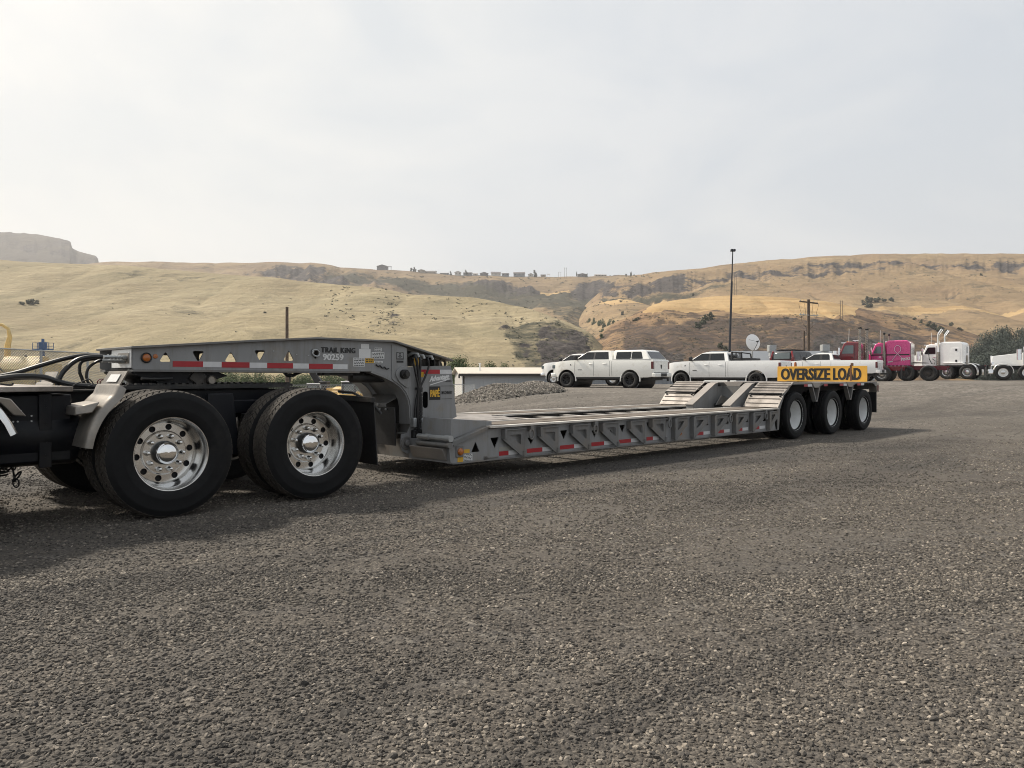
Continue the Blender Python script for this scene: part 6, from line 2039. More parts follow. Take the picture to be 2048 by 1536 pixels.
# chain link fence
M_wire = pm('fence_wire', (.33, .34, .35), .5, .6, .1)
def fence(name, label, pts, h, spacing, wire, post_every, bx=0):
    o0 = Vector(pts[0])
    t = thing(name, label, 'fence', (o0.x, o0.y, gz(*pts[0])), 0)
    zr = t.location.z
    segs = []
    mesh_b = MB()
    for (xa, ya), (xb_, yb_) in zip(pts, pts[1:]):
        L = math.hypot(xb_ - xa, yb_ - ya)
        n = max(1, round(L / post_every))
        f = lambda u: (xa + (xb_ - xa) * u - o0.x, ya + (yb_ - ya) * u - o0.y)
        g = lambda u: gz(xa + (xb_ - xa) * u, ya + (yb_ - ya) * u) - zr
        for i in range(n + 1):
            u = i / n
            if i == n and (xb_, yb_) != pts[-1]: continue
            x, y = f(u); z = g(u)
            MB().tube([(x, y, z - .1), (x, y, z + h + .03)], .04, 8).build('post', M_galv, t)
        for i in range(n):
            x0, y0 = f(i / n); x1, y1 = f((i + 1) / n); z0_, z1_ = g(i / n), g((i + 1) / n)
            MB().tube([(x0, y0, z0_ + h), (x1, y1, z1_ + h)], .022, 6).build('top_rail', M_galv, t)
        # woven wire: two sets of slanting strands
        k = int(L / spacing)
        rise = h - .06
        for i in range(-int(rise / spacing), k):
            for s in (1, -1):
                a0, a1 = i * spacing, i * spacing + rise
                za_, zb2 = (0, rise) if s == 1 else (rise, 0)
                c0, c1 = max(a0, 0), min(a1, L)
                if c1 <= c0: continue
                zz0 = lerp(za_, zb2, (c0 - a0) / rise); zz1 = lerp(za_, zb2, (c1 - a0) / rise)
                x0, y0 = f(c0 / L); x1, y1 = f(c1 / L)
                mesh_b.tube([(x0, y0, g(c0 / L) + .04 + zz0), (x1, y1, g(c1 / L) + .04 + zz1)], wire, 3, False)
    o = mesh_b.build('wire_mesh', M_wire, t, smooth=False, recalc=False)
    tag(o, kind='stuff')
    return t


fence('chain_link_fence', 'chain link fence with galvanised top rail at the left, in front of the tan machine', [(-14.3, 18.0), (-15.3, 33.0)], 1.93, .085, .0055, 3.0)
fence('chain_link_fence', 'far chain link fence running behind the gooseneck towards the white shed', [(-15.6, 36.0), (-15.0, 47.0), (-2.4, 49.5)], 2.0, .16, .0035, 3.4)

# ---- tan machine at the left edge
MX, MY = -21.6, 34.5
DZ = thing('bulldozer', 'faded tan bulldozer behind the fence at the left edge', 'bulldozer', (MX, MY, gz(MX, MY)), R(8))
zz = DZ.location.z
def mz(py): return CH - (py - HY) / F * MY - zz
def mxp(px): return (px - 1024) / F * MY - MX
MB().prism([(-.75, .7), (-.75, mz(739)), (-.62, mz(733)), (-.1, mz(714)), (.2, mz(712)), (.6, mz(713)), (.6, .7)], mxp(14), mxp(84), 'yz').build('engine_hood', M_tan, DZ, .05, 3)
MB().box(mxp(84.5), mxp(110), -.74, .6, .7, mz(726)).build('radiator_housing', M_tan, DZ, .04)
MB().box(mxp(18), mxp(80), -.77, -.755, .9, mz(744)).build('side_panel', M_tan, DZ, .01)
MB().box(mxp(-60), mxp(12), -.9, .8, .8, mz(735)).build('operator_deck', M_tan, DZ, .05)
pl_ = [(mxp(2), -.75, mz(760)), (mxp(4), -.75, mz(690)), (mxp(8), -.75, mz(672)), (mxp(5), -.75, mz(656)), (mxp(-6), -.75, mz(648)), (mxp(-30), -.75, mz(646)), (mxp(-60), -.75, mz(646))]
MB().tube(pl_, [.14, .13, .10, .07, .07, .07, .07], 10).build('roll_bar', M_tan, DZ)
MB().tube([(x, .7, z) for x, y, z in pl_], [.14, .13, .10, .07, .07, .07, .07], 10).build('roll_bar', M_tan, DZ)
MB().box(mxp(-1), mxp(13), -.86, -.62, mz(684), mz(677)).build('light_bracket', M_tan, DZ, .02)
MB().tube([(mxp(1), -.82, mz(703)), (mxp(20), -.82, mz(735)), (mxp(30), -.82, mz(745))], .022, 6).build('hydraulic_ram', M_darksteel, DZ)
for s in (-1, 1):
    q = MB().prism(round_poly([(mxp(-70), .05), (mxp(-70), .85), (mxp(105), .85), (mxp(118), .45), (mxp(105), .05)], .3, 5), s * .95 - .25, s * .95 + .25)
    q.build('track', M_darksteel, DZ, .02)
MB().prism([(mxp(118), .1), (mxp(128), .3), (mxp(126), 1.0), (mxp(122), 1.0), (mxp(122), .3)], -1.5, 1.5).build('blade', M_tan, DZ)
MB().cyl((mxp(52), 0, mz(713)), (mxp(52), 0, mz(713) + .05), .06, 8).build('filler_cap', M_darksteel, DZ)
UB = W(176, 766, 40)
ub = MB().box(-.34, .34, -.3, .3, 0, 1.0).build('utility_box', pm('dark_green_box_paint', (.05, .10, .075), .5), None, .03, loc=(UB.x, UB.y, gz(UB.x, UB.y) + .3))
tag(ub, 'dark green utility box seen through the fence near the trailer nose', 'utility box')
# blue lift platform
BL = W(86, 700, 78)
zg = gz(BL.x, BL.y)
L_ = thing('boom_lift', 'blue work platform lift raised beyond the fence at far left', 'lift', (BL.x, BL.y, zg), 0)
hh = BL.z - zg
MB().box(-.85, .85, -.4, .4, hh, hh + .12).build('platform', M_bluem, L_)
b = MB()
for x in (-.83, -.28, .28, .83):
    for y in (-.38, .38): b.bar((x, y, hh), (x, y, hh + .72), .04, .04)
for y in (-.38, .38): b.bar((-.83, y, hh + .72), (.83, y, hh + .72), .03, .03).bar((-.83, y, hh + .38), (.83, y, hh + .38), .03, .03)
b.build('guard_rail', M_bluem, L_)
MB().box(-.28, .30, -.3, .2, hh + .12, hh + .80).build('control_box', M_bluem, L_, .02)
MB().cyl((.05, -.1, hh + .8), (.05, -.1, hh + 1.12), .14, 10).build('beacon', M_bluem, L_)
MB().tube([(0, 0, hh), (.1, 0, hh * .55), (-.2, 0, .8)], [.14, .16, .2], 8).build('mast', M_bluem, L_)
MB().box(-1.0, 1.0, -.8, .8, .35, .95).build('base', M_bluem, L_, .05)
for x in (-.7, .7):
    for s in (-1, 1): MB().lathe([(0, -.12), (.34, -.12), (.36, 0), (.34, .12), (0, .12)], 16, (x, s * .85, .36), 'y').build('wheel', M_trim, L_)


def excavator(name, label, x, y, rz, s=1.0, body=None, boom=None, pose=0):
    body = body or M_cat; boom = boom or M_cat
    t = thing(name, label, 'excavator', (x, y, gz(x, y)), rz)
    for sd in (-1, 1):
        MB().prism(round_poly([(-1.7 * s, .0), (-1.7 * s, .8 * s), (1.7 * s, .8 * s), (1.7 * s, 0)], .38 * s, 5), sd * 1.1 * s - .25 * s, sd * 1.1 * s + .25 * s).build('track', M_darksteel, t)
    MB().prism([(-2.0 * s, .95 * s), (-2.0 * s, 2.0 * s), (-1.4 * s, 2.15 * s), (.3 * s, 2.1 * s), (.3 * s, .95 * s)], -1.2 * s, 1.2 * s).build('house', body, t, .08 * s, 2)
    MB().box(-2.1 * s, -1.5 * s, -1.2 * s, 1.2 * s, .95 * s, 1.75 * s).build('counterweight', body, t, .08 * s)
    MB().prism([(.2 * s, 1.0 * s), (.2 * s, 2.75 * s), (1.0 * s, 2.75 * s), (1.35 * s, 1.9 * s), (1.35 * s, 1.0 * s)], .2 * s, 1.2 * s).build('cab', M_trim, t, .05 * s)
    MB().prism([(.3 * s, 1.8 * s), (.3 * s, 2.65 * s), (.95 * s, 2.65 * s), (1.25 * s, 1.9 * s)], .19 * s, 1.21 * s).build('cab_window', M_glass, t)
    k = [((.9, 1.6), (2.6, 4.2), (4.6, 4.0), (5.0, 1.4)), ((.9, 1.6), (2.2, 3.6), (3.6, 3.2), (3.3, 1.2))][pose]
    def arm(pts, w, h0, h1, nm):
        secs = []
        for i, (px_, pz__) in enumerate(pts):
            h_ = lerp(h0, h1, i / (len(pts) - 1))
            p0 = pts[max(i - 1, 0)]; p1 = pts[min(i + 1, len(pts) - 1)]
            l = math.hypot(p1[0] - p0[0], p1[1] - p0[1]); nx_, nz_ = -(p1[1] - p0[1]) / l * h_, (p1[0] - p0[0]) / l * h_
            secs.append([((px_ - nx_) * s, -w * s - .2 * s, (pz__ - nz_) * s), ((px_ - nx_) * s, w * s - .2 * s, (pz__ - nz_) * s), ((px_ + nx_) * s, w * s - .2 * s, (pz__ + nz_) * s), ((px_ + nx_) * s, -w * s - .2 * s, (pz__ + nz_) * s)])
        MB().loft(secs).build(nm, boom, t, .02)
    arm([k[0], k[1], k[2]], .22, .36, .22, 'boom')
    arm([(k[2][0] - .25, k[2][1] + .4), k[2], k[3]], .18, .28, .16, 'stick')
    bx_, bz = k[3]
    MB().prism([(bx_ * s, bz * s), ((bx_ - .5) * s, (bz - .2) * s), ((bx_ - .9) * s, (bz - .8) * s), ((bx_ - .3) * s, (bz - 1.0) * s), ((bx_ + .2) * s, (bz - .5) * s)], -.75 * s, .35 * s).build('bucket', M_darksteel, t)
    MB().tube([(1.2 * s, -.2 * s, 1.5 * s), (2.3 * s, -.2 * s, 3.2 * s)], .09 * s, 8).build('boom_ram', M_galv, t)
    return t


e1 = W(506, 760, 84); excavator('excavator', 'yellow excavator with folded boom far behind the slider rails of the truck', e1.x - 1.5, 84, 0, .8, pose=1)
e2 = W(640, 760, 70); excavator('excavator', 'excavator with dark boom reaching down between gooseneck and wheels', e2.x + 1.2, 70, R(172), .92, boom=M_trim, pose=0)
e3 = W(684, 765, 62); excavator('excavator', 'yellow excavator house seen under the arch of the gooseneck', e3.x + .8, 63, R(70), .85, pose=1)


def skid(name, label, x, y, rz):
    t = thing(name, label, 'skid steer', (x, y, gz(x, y)), rz)
    MB().box(-1.2, 1.0, -.75, .75, .45, 1.25).build('body', M_cat, t, .05)
    MB().prism([(-.5, 1.2), (-.45, 2.1), (.55, 2.1), (.75, 1.2)], -.5, .5).build('cab', M_trim, t, .04)
    MB().box(-.5, .6, -.53, .53, 2.1, 2.16).build('roof', M_wrim, t, .02)
    MB().box(.70, .76, -.36, .36, 1.25, 1.95).build('windscreen', M_glassl, t)
    for s in (-1, 1):
        MB().tube([(-1.1, s * .68, 1.3), (.6, s * .68, 1.35), (1.4, s * .68, .5)], .09, 8).build('lift_arm', M_cat, t)
        for x_ in (-.65, .65): MB().lathe([(0, -.14), (.36, -.13), (.40, 0), (.36, .13), (0, .14)], 16, (x_, s * .82, .40), 'y').build('wheel', M_trim, t)
    MB().prism([(1.3, .1), (1.4, .7), (1.9, .15), (1.9, .1)], -.85, .85).build('bucket', M_darksteel, t)
    return t


a = W(697, 780, 56); skid('skid_steer', 'yellow skid steer with white roof seen through the gooseneck arch', a.x, 56, R(-75))
a = W(714, 780, 60); skid('skid_steer', 'smaller looking yellow skid steer right beside the arch curve of the gooseneck', a.x + .2, 60, R(-95))
a = W(627, 778, 66); skid('skid_steer', 'light roofed skid steer behind the top of the rear drive wheel', a.x, 66, R(-80))

# ================================================================== GRAVEL PILE
def pile_h(x, y):
    e = .62 * max(0, 1 - math.hypot((x + .75) / 2.2, (y - 32.2) / 2.6)) ** .6
    e2 = .46 * max(0, 1 - math.hypot((x - .75) / 1.55, (y - 33.4) / 3.0)) ** .5
    e = max(e, e2)
    return e + .07 * noise.noise((x * 1.3, y * 1.3, 3)) * (1 if e > .02 else 0)


b = MB()
rs = random.Random(3)
ico = bmesh.new(); bmesh.ops.create_icosphere(ico, subdivisions=1, radius=1)
icv = [v.co.copy() for v in ico.verts]; icf = [tuple(v.index for v in f.verts) for f in ico.faces]; ico.free()
xs = frange(-5, 5.5, 50); ys = frange(27.5, 37.5, 46)
vs = [(x, y, gz(x, y) + pile_h(x, y) - .03) for y in ys for x in xs]
b.add(vs, [(j * 50 + i, j * 50 + i + 1, (j + 1) * 50 + i + 1, (j + 1) * 50 + i) for j in range(45) for i in range(49) if max(pile_h(xs[i], ys[j]), pile_h(xs[i + 1], ys[j + 1])) > .03])
for _ in range(26000):
    x, y = rs.uniform(-4.6, 5.0), rs.uniform(28.0, 36.0)
    h = pile_h(x, y)
    if h < .02 and (rs.random() > .03 or x > 2.6): continue
    r = rs.choice((.016, .02, .024, .03, .042)) * rs.uniform(.7, 1.2)
    M = Matrix.Rotation(rs.uniform(0, 6.28), 4, Vector((rs.uniform(-1, 1), rs.uniform(-1, 1), rs.uniform(-1, 1)))) @ Matrix.Diagonal((1, rs.uniform(.6, 1), rs.uniform(.5, .9), 1))
    c = Vector((x, y, gz(x, y) + h + r * .2))
    b.add([c + (M @ v) * r * rs.uniform(.8, 1.15) for v in icv], icf)
t = NT('crushed_rock')
gi = t.n('ShaderNodeNewGeometry')
c = t.ramp(gi.outputs['Random Per Island'], [(0, (.09, .081, .07)), (.5, (.21, .188, .16)), (.85, (.33, .298, .255)), (1, (.46, .41, .35))])
t.set(Base_Color=c, Roughness=.9)
po = b.build('gravel_pile', t.m, None, smooth=False)
tag(po, 'heap of crushed grey rock in front of the white shed', 'gravel pile', kind='stuff')

# ================================================================== TREES
ORD = ['first', 'second', 'third', 'fourth', 'fifth', 'sixth', 'seventh', 'eighth', 'ninth', 'tenth', 'eleventh', 'twelfth', 'thirteenth', 'fourteenth', 'fifteenth', 'sixteenth']
def mat_leaf(name, c1, c2, c3):
    t = NT(name)
    gi = t.n('ShaderNodeNewGeometry')
    c = t.ramp(gi.outputs['Random Per Island'], [(0, c1), (.5, c2), (1, c3)])
    t.set(Base_Color=c, Roughness=.75)
    t.b.inputs['Specular IOR Level'].default_value = .2
    t.b.inputs['Subsurface Weight'].default_value = 0
    return t.m


M_leaf = mat_leaf('willow_leaf', (.035, .055, .022), (.07, .10, .04), (.12, .15, .065))
M_leafd = mat_leaf('dark_tree_leaf', (.035, .046, .042), (.058, .072, .062), (.095, .11, .09))
M_scrub = mat_leaf('hill_scrub_leaf', (.03, .038, .025), (.05, .058, .036), (.085, .09, .055))
M_bark = pm('bark', (.10, .08, .06), .9, 0, .4, 8, bump=.3, bscale=20)


def crown_mesh(name, seed, n=1500, leaf=.12, lobes=9, flat=.8, spiky=0):
    """A crown one unit in radius: leaf sprays gathered in uneven lobes, denser at the outside, open between."""
    rr = random.Random(seed)
    b = MB()
    L = []
    for i in range(lobes):
        a = rr.uniform(0, 6.28); h = rr.uniform(-.55, .75); rad = rr.uniform(.25, .7) * math.sqrt(max(.1, 1 - h * h))
        L.append((Vector((rad * math.cos(a), rad * math.sin(a), h * flat)), rr.uniform(.28, .48)))
    L.append((Vector((0, 0, .1)), .5))
    for i in range(n):
        c, r = rr.choice(L)
        d = Vector((rr.gauss(0, 1), rr.gauss(0, 1), rr.gauss(0, 1))).normalized()
        p = c + d * r * (rr.random() ** .35) + Vector((0, 0, rr.uniform(0, spiky)))
        nrm = (d + Vector((rr.uniform(-.7, .7), rr.uniform(-.7, .7), rr.uniform(-.2, .9)))).normalized()
        u = nrm.orthogonal().normalized(); v = nrm.cross(u)
        a = rr.uniform(0, 6.28)
        u, v = u * math.cos(a) + v * math.sin(a), v * math.cos(a) - u * math.sin(a)
        s = leaf * rr.uniform(.6, 1.3); w = s * rr.uniform(.4, .7)
        b.add([p - u * s, p - v * w, p + u * s + nrm * s * .25, p + v * w], [(0, 1, 2, 3)])
    return b.mesh(name, smooth=False, recalc=False)


def trunk_mesh(name, seed, h=1.0):
    rr = random.Random(seed)
    b = MB().tube([(0, 0, -.1), (rr.uniform(-.03, .03), rr.uniform(-.03, .03), .4), (rr.uniform(-.06, .06), 0, .8)], [.07, .055, .03], 8)
    for i in range(5):
        a = rr.uniform(0, 6.28); z = rr.uniform(.3, .7); l = rr.uniform(.3, .5)
        b.tube([(0, 0, z), (l * .5 * math.cos(a), l * .5 * math.sin(a), z + l * .45), (l * math.cos(a), l * math.sin(a), z + l * .8)], [.03, .02, .008], 6)
    return b.mesh(name)


CROWNS = [crown_mesh('crown', s, 13000, .026, 16, .85) for s in (1, 2, 3)]
WILLOW = [crown_mesh('willow_crown', s, 9000, .035, 12, .75, .2) for s in (11, 12)]
BUSH = [crown_mesh('bush_crown', s, 420, .15, 6, .7) for s in (21, 22, 23)]
TRUNKS = [trunk_mesh('trunk', s) for s in (1, 2)]


def tree(name, label, x, y, z, rx, h, mesh, mat, group=None, trunk=True, cat='tree', frac=.62):
    t = thing(name, label, cat, (x, y, z), rnd.uniform(0, 6.28), group)
    me = mesh
    key = (me.name, mat.name)
    if me.materials and me.materials[0] != mat:
        if key not in CR: m2 = me.copy(); m2.materials.clear(); CR[key] = m2
        me = CR[key]
    c = mkobj('crown', me, mat, t)
    ch = h * frac
    c.scale = (rx, rx, ch / 1.6); c.location = (0, 0, h - ch / 1.6 * 1.02)
    if trunk:
        k = mkobj('trunk', rnd.choice(TRUNKS), M_bark, t)
        k.scale = (rx * .7, rx * .7, h * .75)
    return t


CR = {}
# green belt on the valley floor beyond the left fence
for i in range(15):
    px = 236 + i * 34 + rnd.uniform(-8, 8)
    Y = rnd.uniform(118, 150)
    p = W(px, rnd.uniform(733, 742), Y)
    tree('tree', ORD[i] + ' tree from the left in the grey green belt seen beneath the gooseneck', p.x, Y, -7, rnd.uniform(3.6, 4.8), p.z + 7, rnd.choice(CROWNS), M_leaf, 'trees in the green belt beyond the left fence', frac=.85)
for (px, top, Y, rx, lab) in ((932, 707.5, 76, 2.6, 'taller bushy willow behind the left end of the white shed'), (908, 717, 80, 1.8, 'low willow just left of the taller one behind the shed'), (972, 719, 77, 1.9, 'lower willow right of the taller one behind the shed'), (1003, 728, 78, 1.6, 'lowest bush at the right end of the willows behind the shed')):
    p = W(px, top, Y)
    tree('willow', lab, p.x, Y, gz(p.x, Y), rx, p.z - gz(p.x, Y), rnd.choice(WILLOW), M_leaf, None, frac=.9)
rt = [(1918, 694, 150, 4), (1938, 672, 160, 5), (1955, 690, 140, 5), (1968, 664, 165, 5), (1988, 652, 170, 5.5), (2003, 678, 145, 5), (2006, 640, 175, 5.5), (2030, 641, 172, 6), (2040, 668, 148, 5.5), (2064, 634, 172, 6), (2086, 650, 160, 6), (1985, 700, 128, 4.5), (2025, 700, 128, 5), (2060, 690, 130, 5), (1950, 712, 125, 4), (2110, 640, 170, 6)]
for i, (px, top, Y, rx) in enumerate(sorted(rt)):
    Y *= 1.6; rx *= 1.6
    p = W(px, top + 2, Y)
    tree('tree', ORD[i] + ' tree from the left in the dark grove behind the white trucks', p.x, Y, -7, rx, p.z + 7, rnd.choice(CROWNS), M_leafd, 'dark grove behind the white trucks', frac=.95)

# ---- shrubs and houses stand on the hills themselves
from mathutils.bvhtree import BVHTree
bpy.context.view_layer.update()
HB = []
for nm in ('butte', 'plateau', 'broad_hill', 'scrub_hill', 'grass_hill', 'knoll'):
    o = bpy.data.objects[nm]
    HB.append(BVHTree.FromPolygons([v.co for v in o.data.vertices], [p.vertices for p in o.data.polygons]))


def onhill(px, py):
    d = Vector(((px - 1024) / F, 1, -(py - HY) / F)).normalized()
    best = None
    for t in HB:
        r = t.ray_cast(Vector((0, 0, CH)), d)
        if r[0] is not None and (best is None or r[3] < best[1]): best = (r[0], r[3])
    return best[0] if best else None


def shrub(label, px, py, wpx, hpx, group=None, mat=None):
    p = onhill(px, py)
    if p is None: return
    s = p.y / F
    tree('shrub', label, p.x, p.y, p.z - .15 * hpx * s, wpx * s / 2, hpx * s * 1.15, rnd.choice(BUSH), mat or M_scrub, group, False, 'shrub', 1.0)


for i, (px, py, w, h) in enumerate(sorted((((45, 609, 16, 8), (58, 608, 22, 14), (72, 607, 16, 9))))):
    shrub(('left', 'biggest, middle', 'right')[i] + ' shrub of the lone clump on the left grass hill', px, py, w, h, 'clump of shrubs on the left grass hill')
for i, (px, py, w, h) in enumerate(sorted((((1398, 656, 18, 16), (1407, 648, 22, 22), (1418, 640, 20, 18), (1425, 634, 10, 10))))):
    shrub(ORD[i] + ' shrub from the left in the thicket below the stubble field', px, py, w, h, 'thicket below the left end of the stubble field')
for i, (px, py, w, h) in enumerate(sorted((((1728, 610, 14, 12), (1740, 605, 22, 16), (1752, 604, 20, 12), (1738, 615, 20, 12), (1768, 603, 14, 8), (1783, 602, 14, 9))))):
    shrub(ORD[i] + ' shrub from the left in the clump between the two stubble fields', px, py, w, h, 'clump of shrubs between the stubble fields')
for i, (px, py, w, h) in enumerate(sorted((((1441, 697, 16, 16), (1452, 701, 14, 10))))):
    shrub(('left', 'right')[i] + ' green shrub at the foot of the slope by the light pole', px, py, w, h, 'shrubs at the foot of the slope by the light pole')
for i, (px, py, w, h) in enumerate(sorted((((1842, 646, 10, 9), (1856, 652, 14, 12), (1868, 658, 18, 15), (1880, 664, 20, 16), (1892, 670, 14, 14), (1828, 640, 10, 7))))):
    shrub(ORD[i] + ' shrub from the left in the gully line above the pink truck', px, py, w, h, 'shrubs in the gully above the pink truck')
for i, (px, py, w, h) in enumerate(sorted((((1178, 644, 10, 9), (1188, 648, 12, 14), (1198, 652, 14, 16), (1208, 654, 12, 18), (1218, 650, 12, 14), (1204, 664, 12, 8), (1226, 646, 8, 8), (1203, 676, 14, 12))))):
    shrub(ORD[i] + ' grey green tree from the left in the notch between the hills', px, py, w, h, 'trees in the notch between the hills', M_leaf)
shrub('lone dark shrub under the rim of the broad hill at right', 1963, 551, 7, 7)
shrub('round grey shrub alone on the slope above the white sleeper', 1901, 652, 12, 10)
shrub('flat dark shrub left of the dark grove on the slope', 1920, 660, 14, 7)
shrub('small dark shrub at the edge of the stubble field near the light pole', 1386, 592, 6, 8)
shrub('small lone tree on the slope above the gully notch', 1244, 630, 8, 11)
shrub('dark low shrub on the brown slope right of the notch', 1272, 641, 22, 8)
shrub('dark shrub on the grass hill beside the small rock outcrop', 530, 626, 8, 4)

# scrub speckles over the slopes: nobody could count them
b = MB()
rs = random.Random(5)
cnt = 0
regions = [((1215, 630, 1880, 735), 1800, 2.6), ((650, 545, 1330, 640), 700, 3.2), ((1010, 640, 1190, 735), 260, 3.6), ((1190, 520, 2048, 600), 420, 2.4), ((0, 530, 1000, 700), 90, 2.4), ((740, 620, 810, 670), 60, 3)]
for (x0, y0, x1, y1), n, sz in regions:
    for _ in range(n):
        px, py = rs.uniform(x0, x1), rs.uniform(y0, y1)
        if noise.noise((px * .02, py * .05, 8)) < -.05 and rs.random() < .8: continue
        p = onhill(px, py)
        if p is None: continue
        if 588 < py < 628 and 1290 < px < 1715: continue
        s = p.y / F * sz * rs.uniform(.4, 1.3)
        for k in range(14):
            d = Vector((rs.gauss(0, .45), rs.gauss(0, .45), abs(rs.gauss(0, .3))))
            c = p + d * s
            u = Vector((rs.uniform(-1, 1), rs.uniform(-1, 1), rs.uniform(-1, 1))).normalized() * s * .28; v = u.orthogonal().normalized() * s * .22
            b.add([c - u, c - v, c + u, c + v], [(0, 1, 2, 3)])
o = b.build('hillside_scrub', M_scrub, None, smooth=False, recalc=False)
tag(o, 'scattered low scrub over the dry hillsides', 'scrub', kind='stuff')

M_hw = [pm('house_wall_a', (.16, .16, .17), .8), pm('house_wall_b', (.50, .49, .46), .8), pm('house_wall_c', (.36, .32, .27), .8), pm('house_wall_d', (.22, .24, .27), .8)]
M_hr = [pm('house_roof_a', (.07, .07, .075), .8), pm('house_roof_b', (.16, .15, .15), .8), pm('house_roof_c', (.28, .26, .24), .8)]
houses = [
    (753, 775, 529, 537.5, 0, 0, 'large dark gabled house alone at the left end of the ridge', True), (835, 850, 538.5, 544, 2, 2, 'low gabled house just right of the bushy trees on the ridge', True),
    (850, 872, 541, 546.5, 2, 1, 'long low brownish house right of the low gabled house on the ridge', False), (879, 897, 545, 548.5, 3, 1, 'flat long house just left of the small round tree on the ridge', False),
    (909, 922.5, 542, 549, 1, 1, 'white gabled house just right of the small round tree on the ridge', True), (926, 944, 544, 549.5, 3, 0, 'dark blue house with a tree rising behind its roof', False),
    (945, 956, 546, 549.5, 1, 2, 'pale low annex between the dark blue house and the next gabled one', False), (959.5, 977, 544, 551, 0, 0, 'dark house with pale gable right of the pale annex', True),
    (982, 1002, 543, 551.5, 1, 1, 'wide white house in the middle of the ridge row', False), (1003, 1018, 545.5, 551.5, 3, 0, 'dark low house between the two wide houses', False),
    (1026.5, 1050, 543.5, 552, 3, 1, 'wide two storey house left of the tall ridge tree', False), (1056, 1067, 546.5, 552, 1, 1, 'small pale house against the tall ridge tree', True),
    (1081, 1092, 548.3, 552, 2, 0, 'small low dark roofed house right of the tall ridge tree', False), (1155, 1175, 546.5, 552, 0, 1, 'low house beside the thin pointed tree on the ridge', True),
    (1190, 1214, 548.2, 552.5, 2, 2, 'long flat beige building near the right end of the ridge row', False), (1228, 1246, 549.3, 552.7, 3, 1, 'last low house of the ridge row beside the round trees', False)]
for (xa, xb_, yt, yb_, wi, ri, lab, gable) in houses:
    Dh = 1552
    s = Dh / F
    p = W((xa + xb_) / 2, yb_, Dh)
    t = thing('house', lab, 'house', (p.x, p.y, p.z - 4), rnd.uniform(-.12, .12), 'houses along the plateau ridge')
    w = (xb_ - xa) * s; h = (yb_ - yt) * s + 4; d = 9
    e = h * .62 + 4 * .35
    if h - 4 < 5: e = h - 1.4
    if gable:
        MB().prism([(-w / 2 + .6, 0), (-w / 2 + .6, e), (0, h - .3), (w / 2 - .6, e), (w / 2 - .6, 0)], 0, d).build('wall', M_hw[wi], t)
        for sx in (-1, 1):
            MB().prism([(sx * w / 2, e - .3), (sx * w / 2, e + .1), (0, h + .1), (0, h - .35)], -.6, d + .6).build('roof', M_hr[ri], t)
    else:
        MB().box(-w / 2 + .6, w / 2 - .6, 0, d, 0, e).build('wall', M_hw[wi], t)
        MB().prism([(-.8, e - .1), (d / 2, h), (d + .8, e - .1), (d / 2, h - .5)], -w / 2, w / 2, 'yz').build('roof', M_hr[ri], t)
    n = max(1, int(w / 6))
    for i in range(n):
        x = -w / 2 + w * (i + .5) / n
        MB().box(x - 1.0, x + 1.0, -.08, .02, e - 2.4, e - 1.0).build('window', M_glass, t)
    if xa == 753:
        MB().box(w / 2, w / 2 + 8 * s, 1, 7, e - 1.0, e - .5).build('porch_roof', M_hr[0], t)
        for q in (2, 5, 7.5): MB().box(w / 2 + q * s - .2, w / 2 + q * s + .2, 1, 1.4, 0, e - 1).build('porch_post', M_hw[0], t)
p = W(1097, 549.3, 1545)
t = thing('canopy', 'tiny white open canopy between the low house and the power structures', 'canopy', (p.x, p.y, p.z - 4), 0)
MB().prism([(-3.2, 4.6), (0, 6.2), (3.2, 4.6)], 0, 5).build('roof', M_carw, t)
for x in (-2.8, 2.8): MB().cyl((x, .5, 0), (x, .5, 4.7), .15, 6).build('post', M_galv, t)
for (px, yt, yb_, wp, lab) in ((823, 533, 540, 8, 'left one of the two bushy trees right of the large dark house'), (829, 532.5, 540, 8, 'right one of the two bushy trees right of the large dark house'), (902, 541, 549, 6, 'small round tree left of the white gabled house'),
                               (932.5, 538.5, 546, 7, 'tree rising behind the dark blue house'), (1071, 538, 552, 11, 'tall tree of the ridge row, beside the small pale house'), (1153.5, 540, 552, 3.2, 'thin pointed tree on the ridge'),
                               (1173, 546, 553, 7, 'round bush at the right side of the low house with the pointed tree'), (1221.5, 549, 553, 6, 'small round bush left of the last low house'), (1252, 545.5, 553, 9, 'round tree at the right end of the ridge row'),
                               (1261.5, 540.5, 552, 5, 'narrow upright tree at the right end of the ridge row'), (1269, 547, 552, 6, 'low bush right of the narrow upright tree')):
    p = W(px, yb_, 1548); s = 1548 / F
    tree('tree', lab, p.x, p.y, p.z - 3, wp * s / 2, (yb_ - yt) * s + 3, rnd.choice(BUSH), M_leafd, 'trees along the plateau ridge', False, frac=1.0)

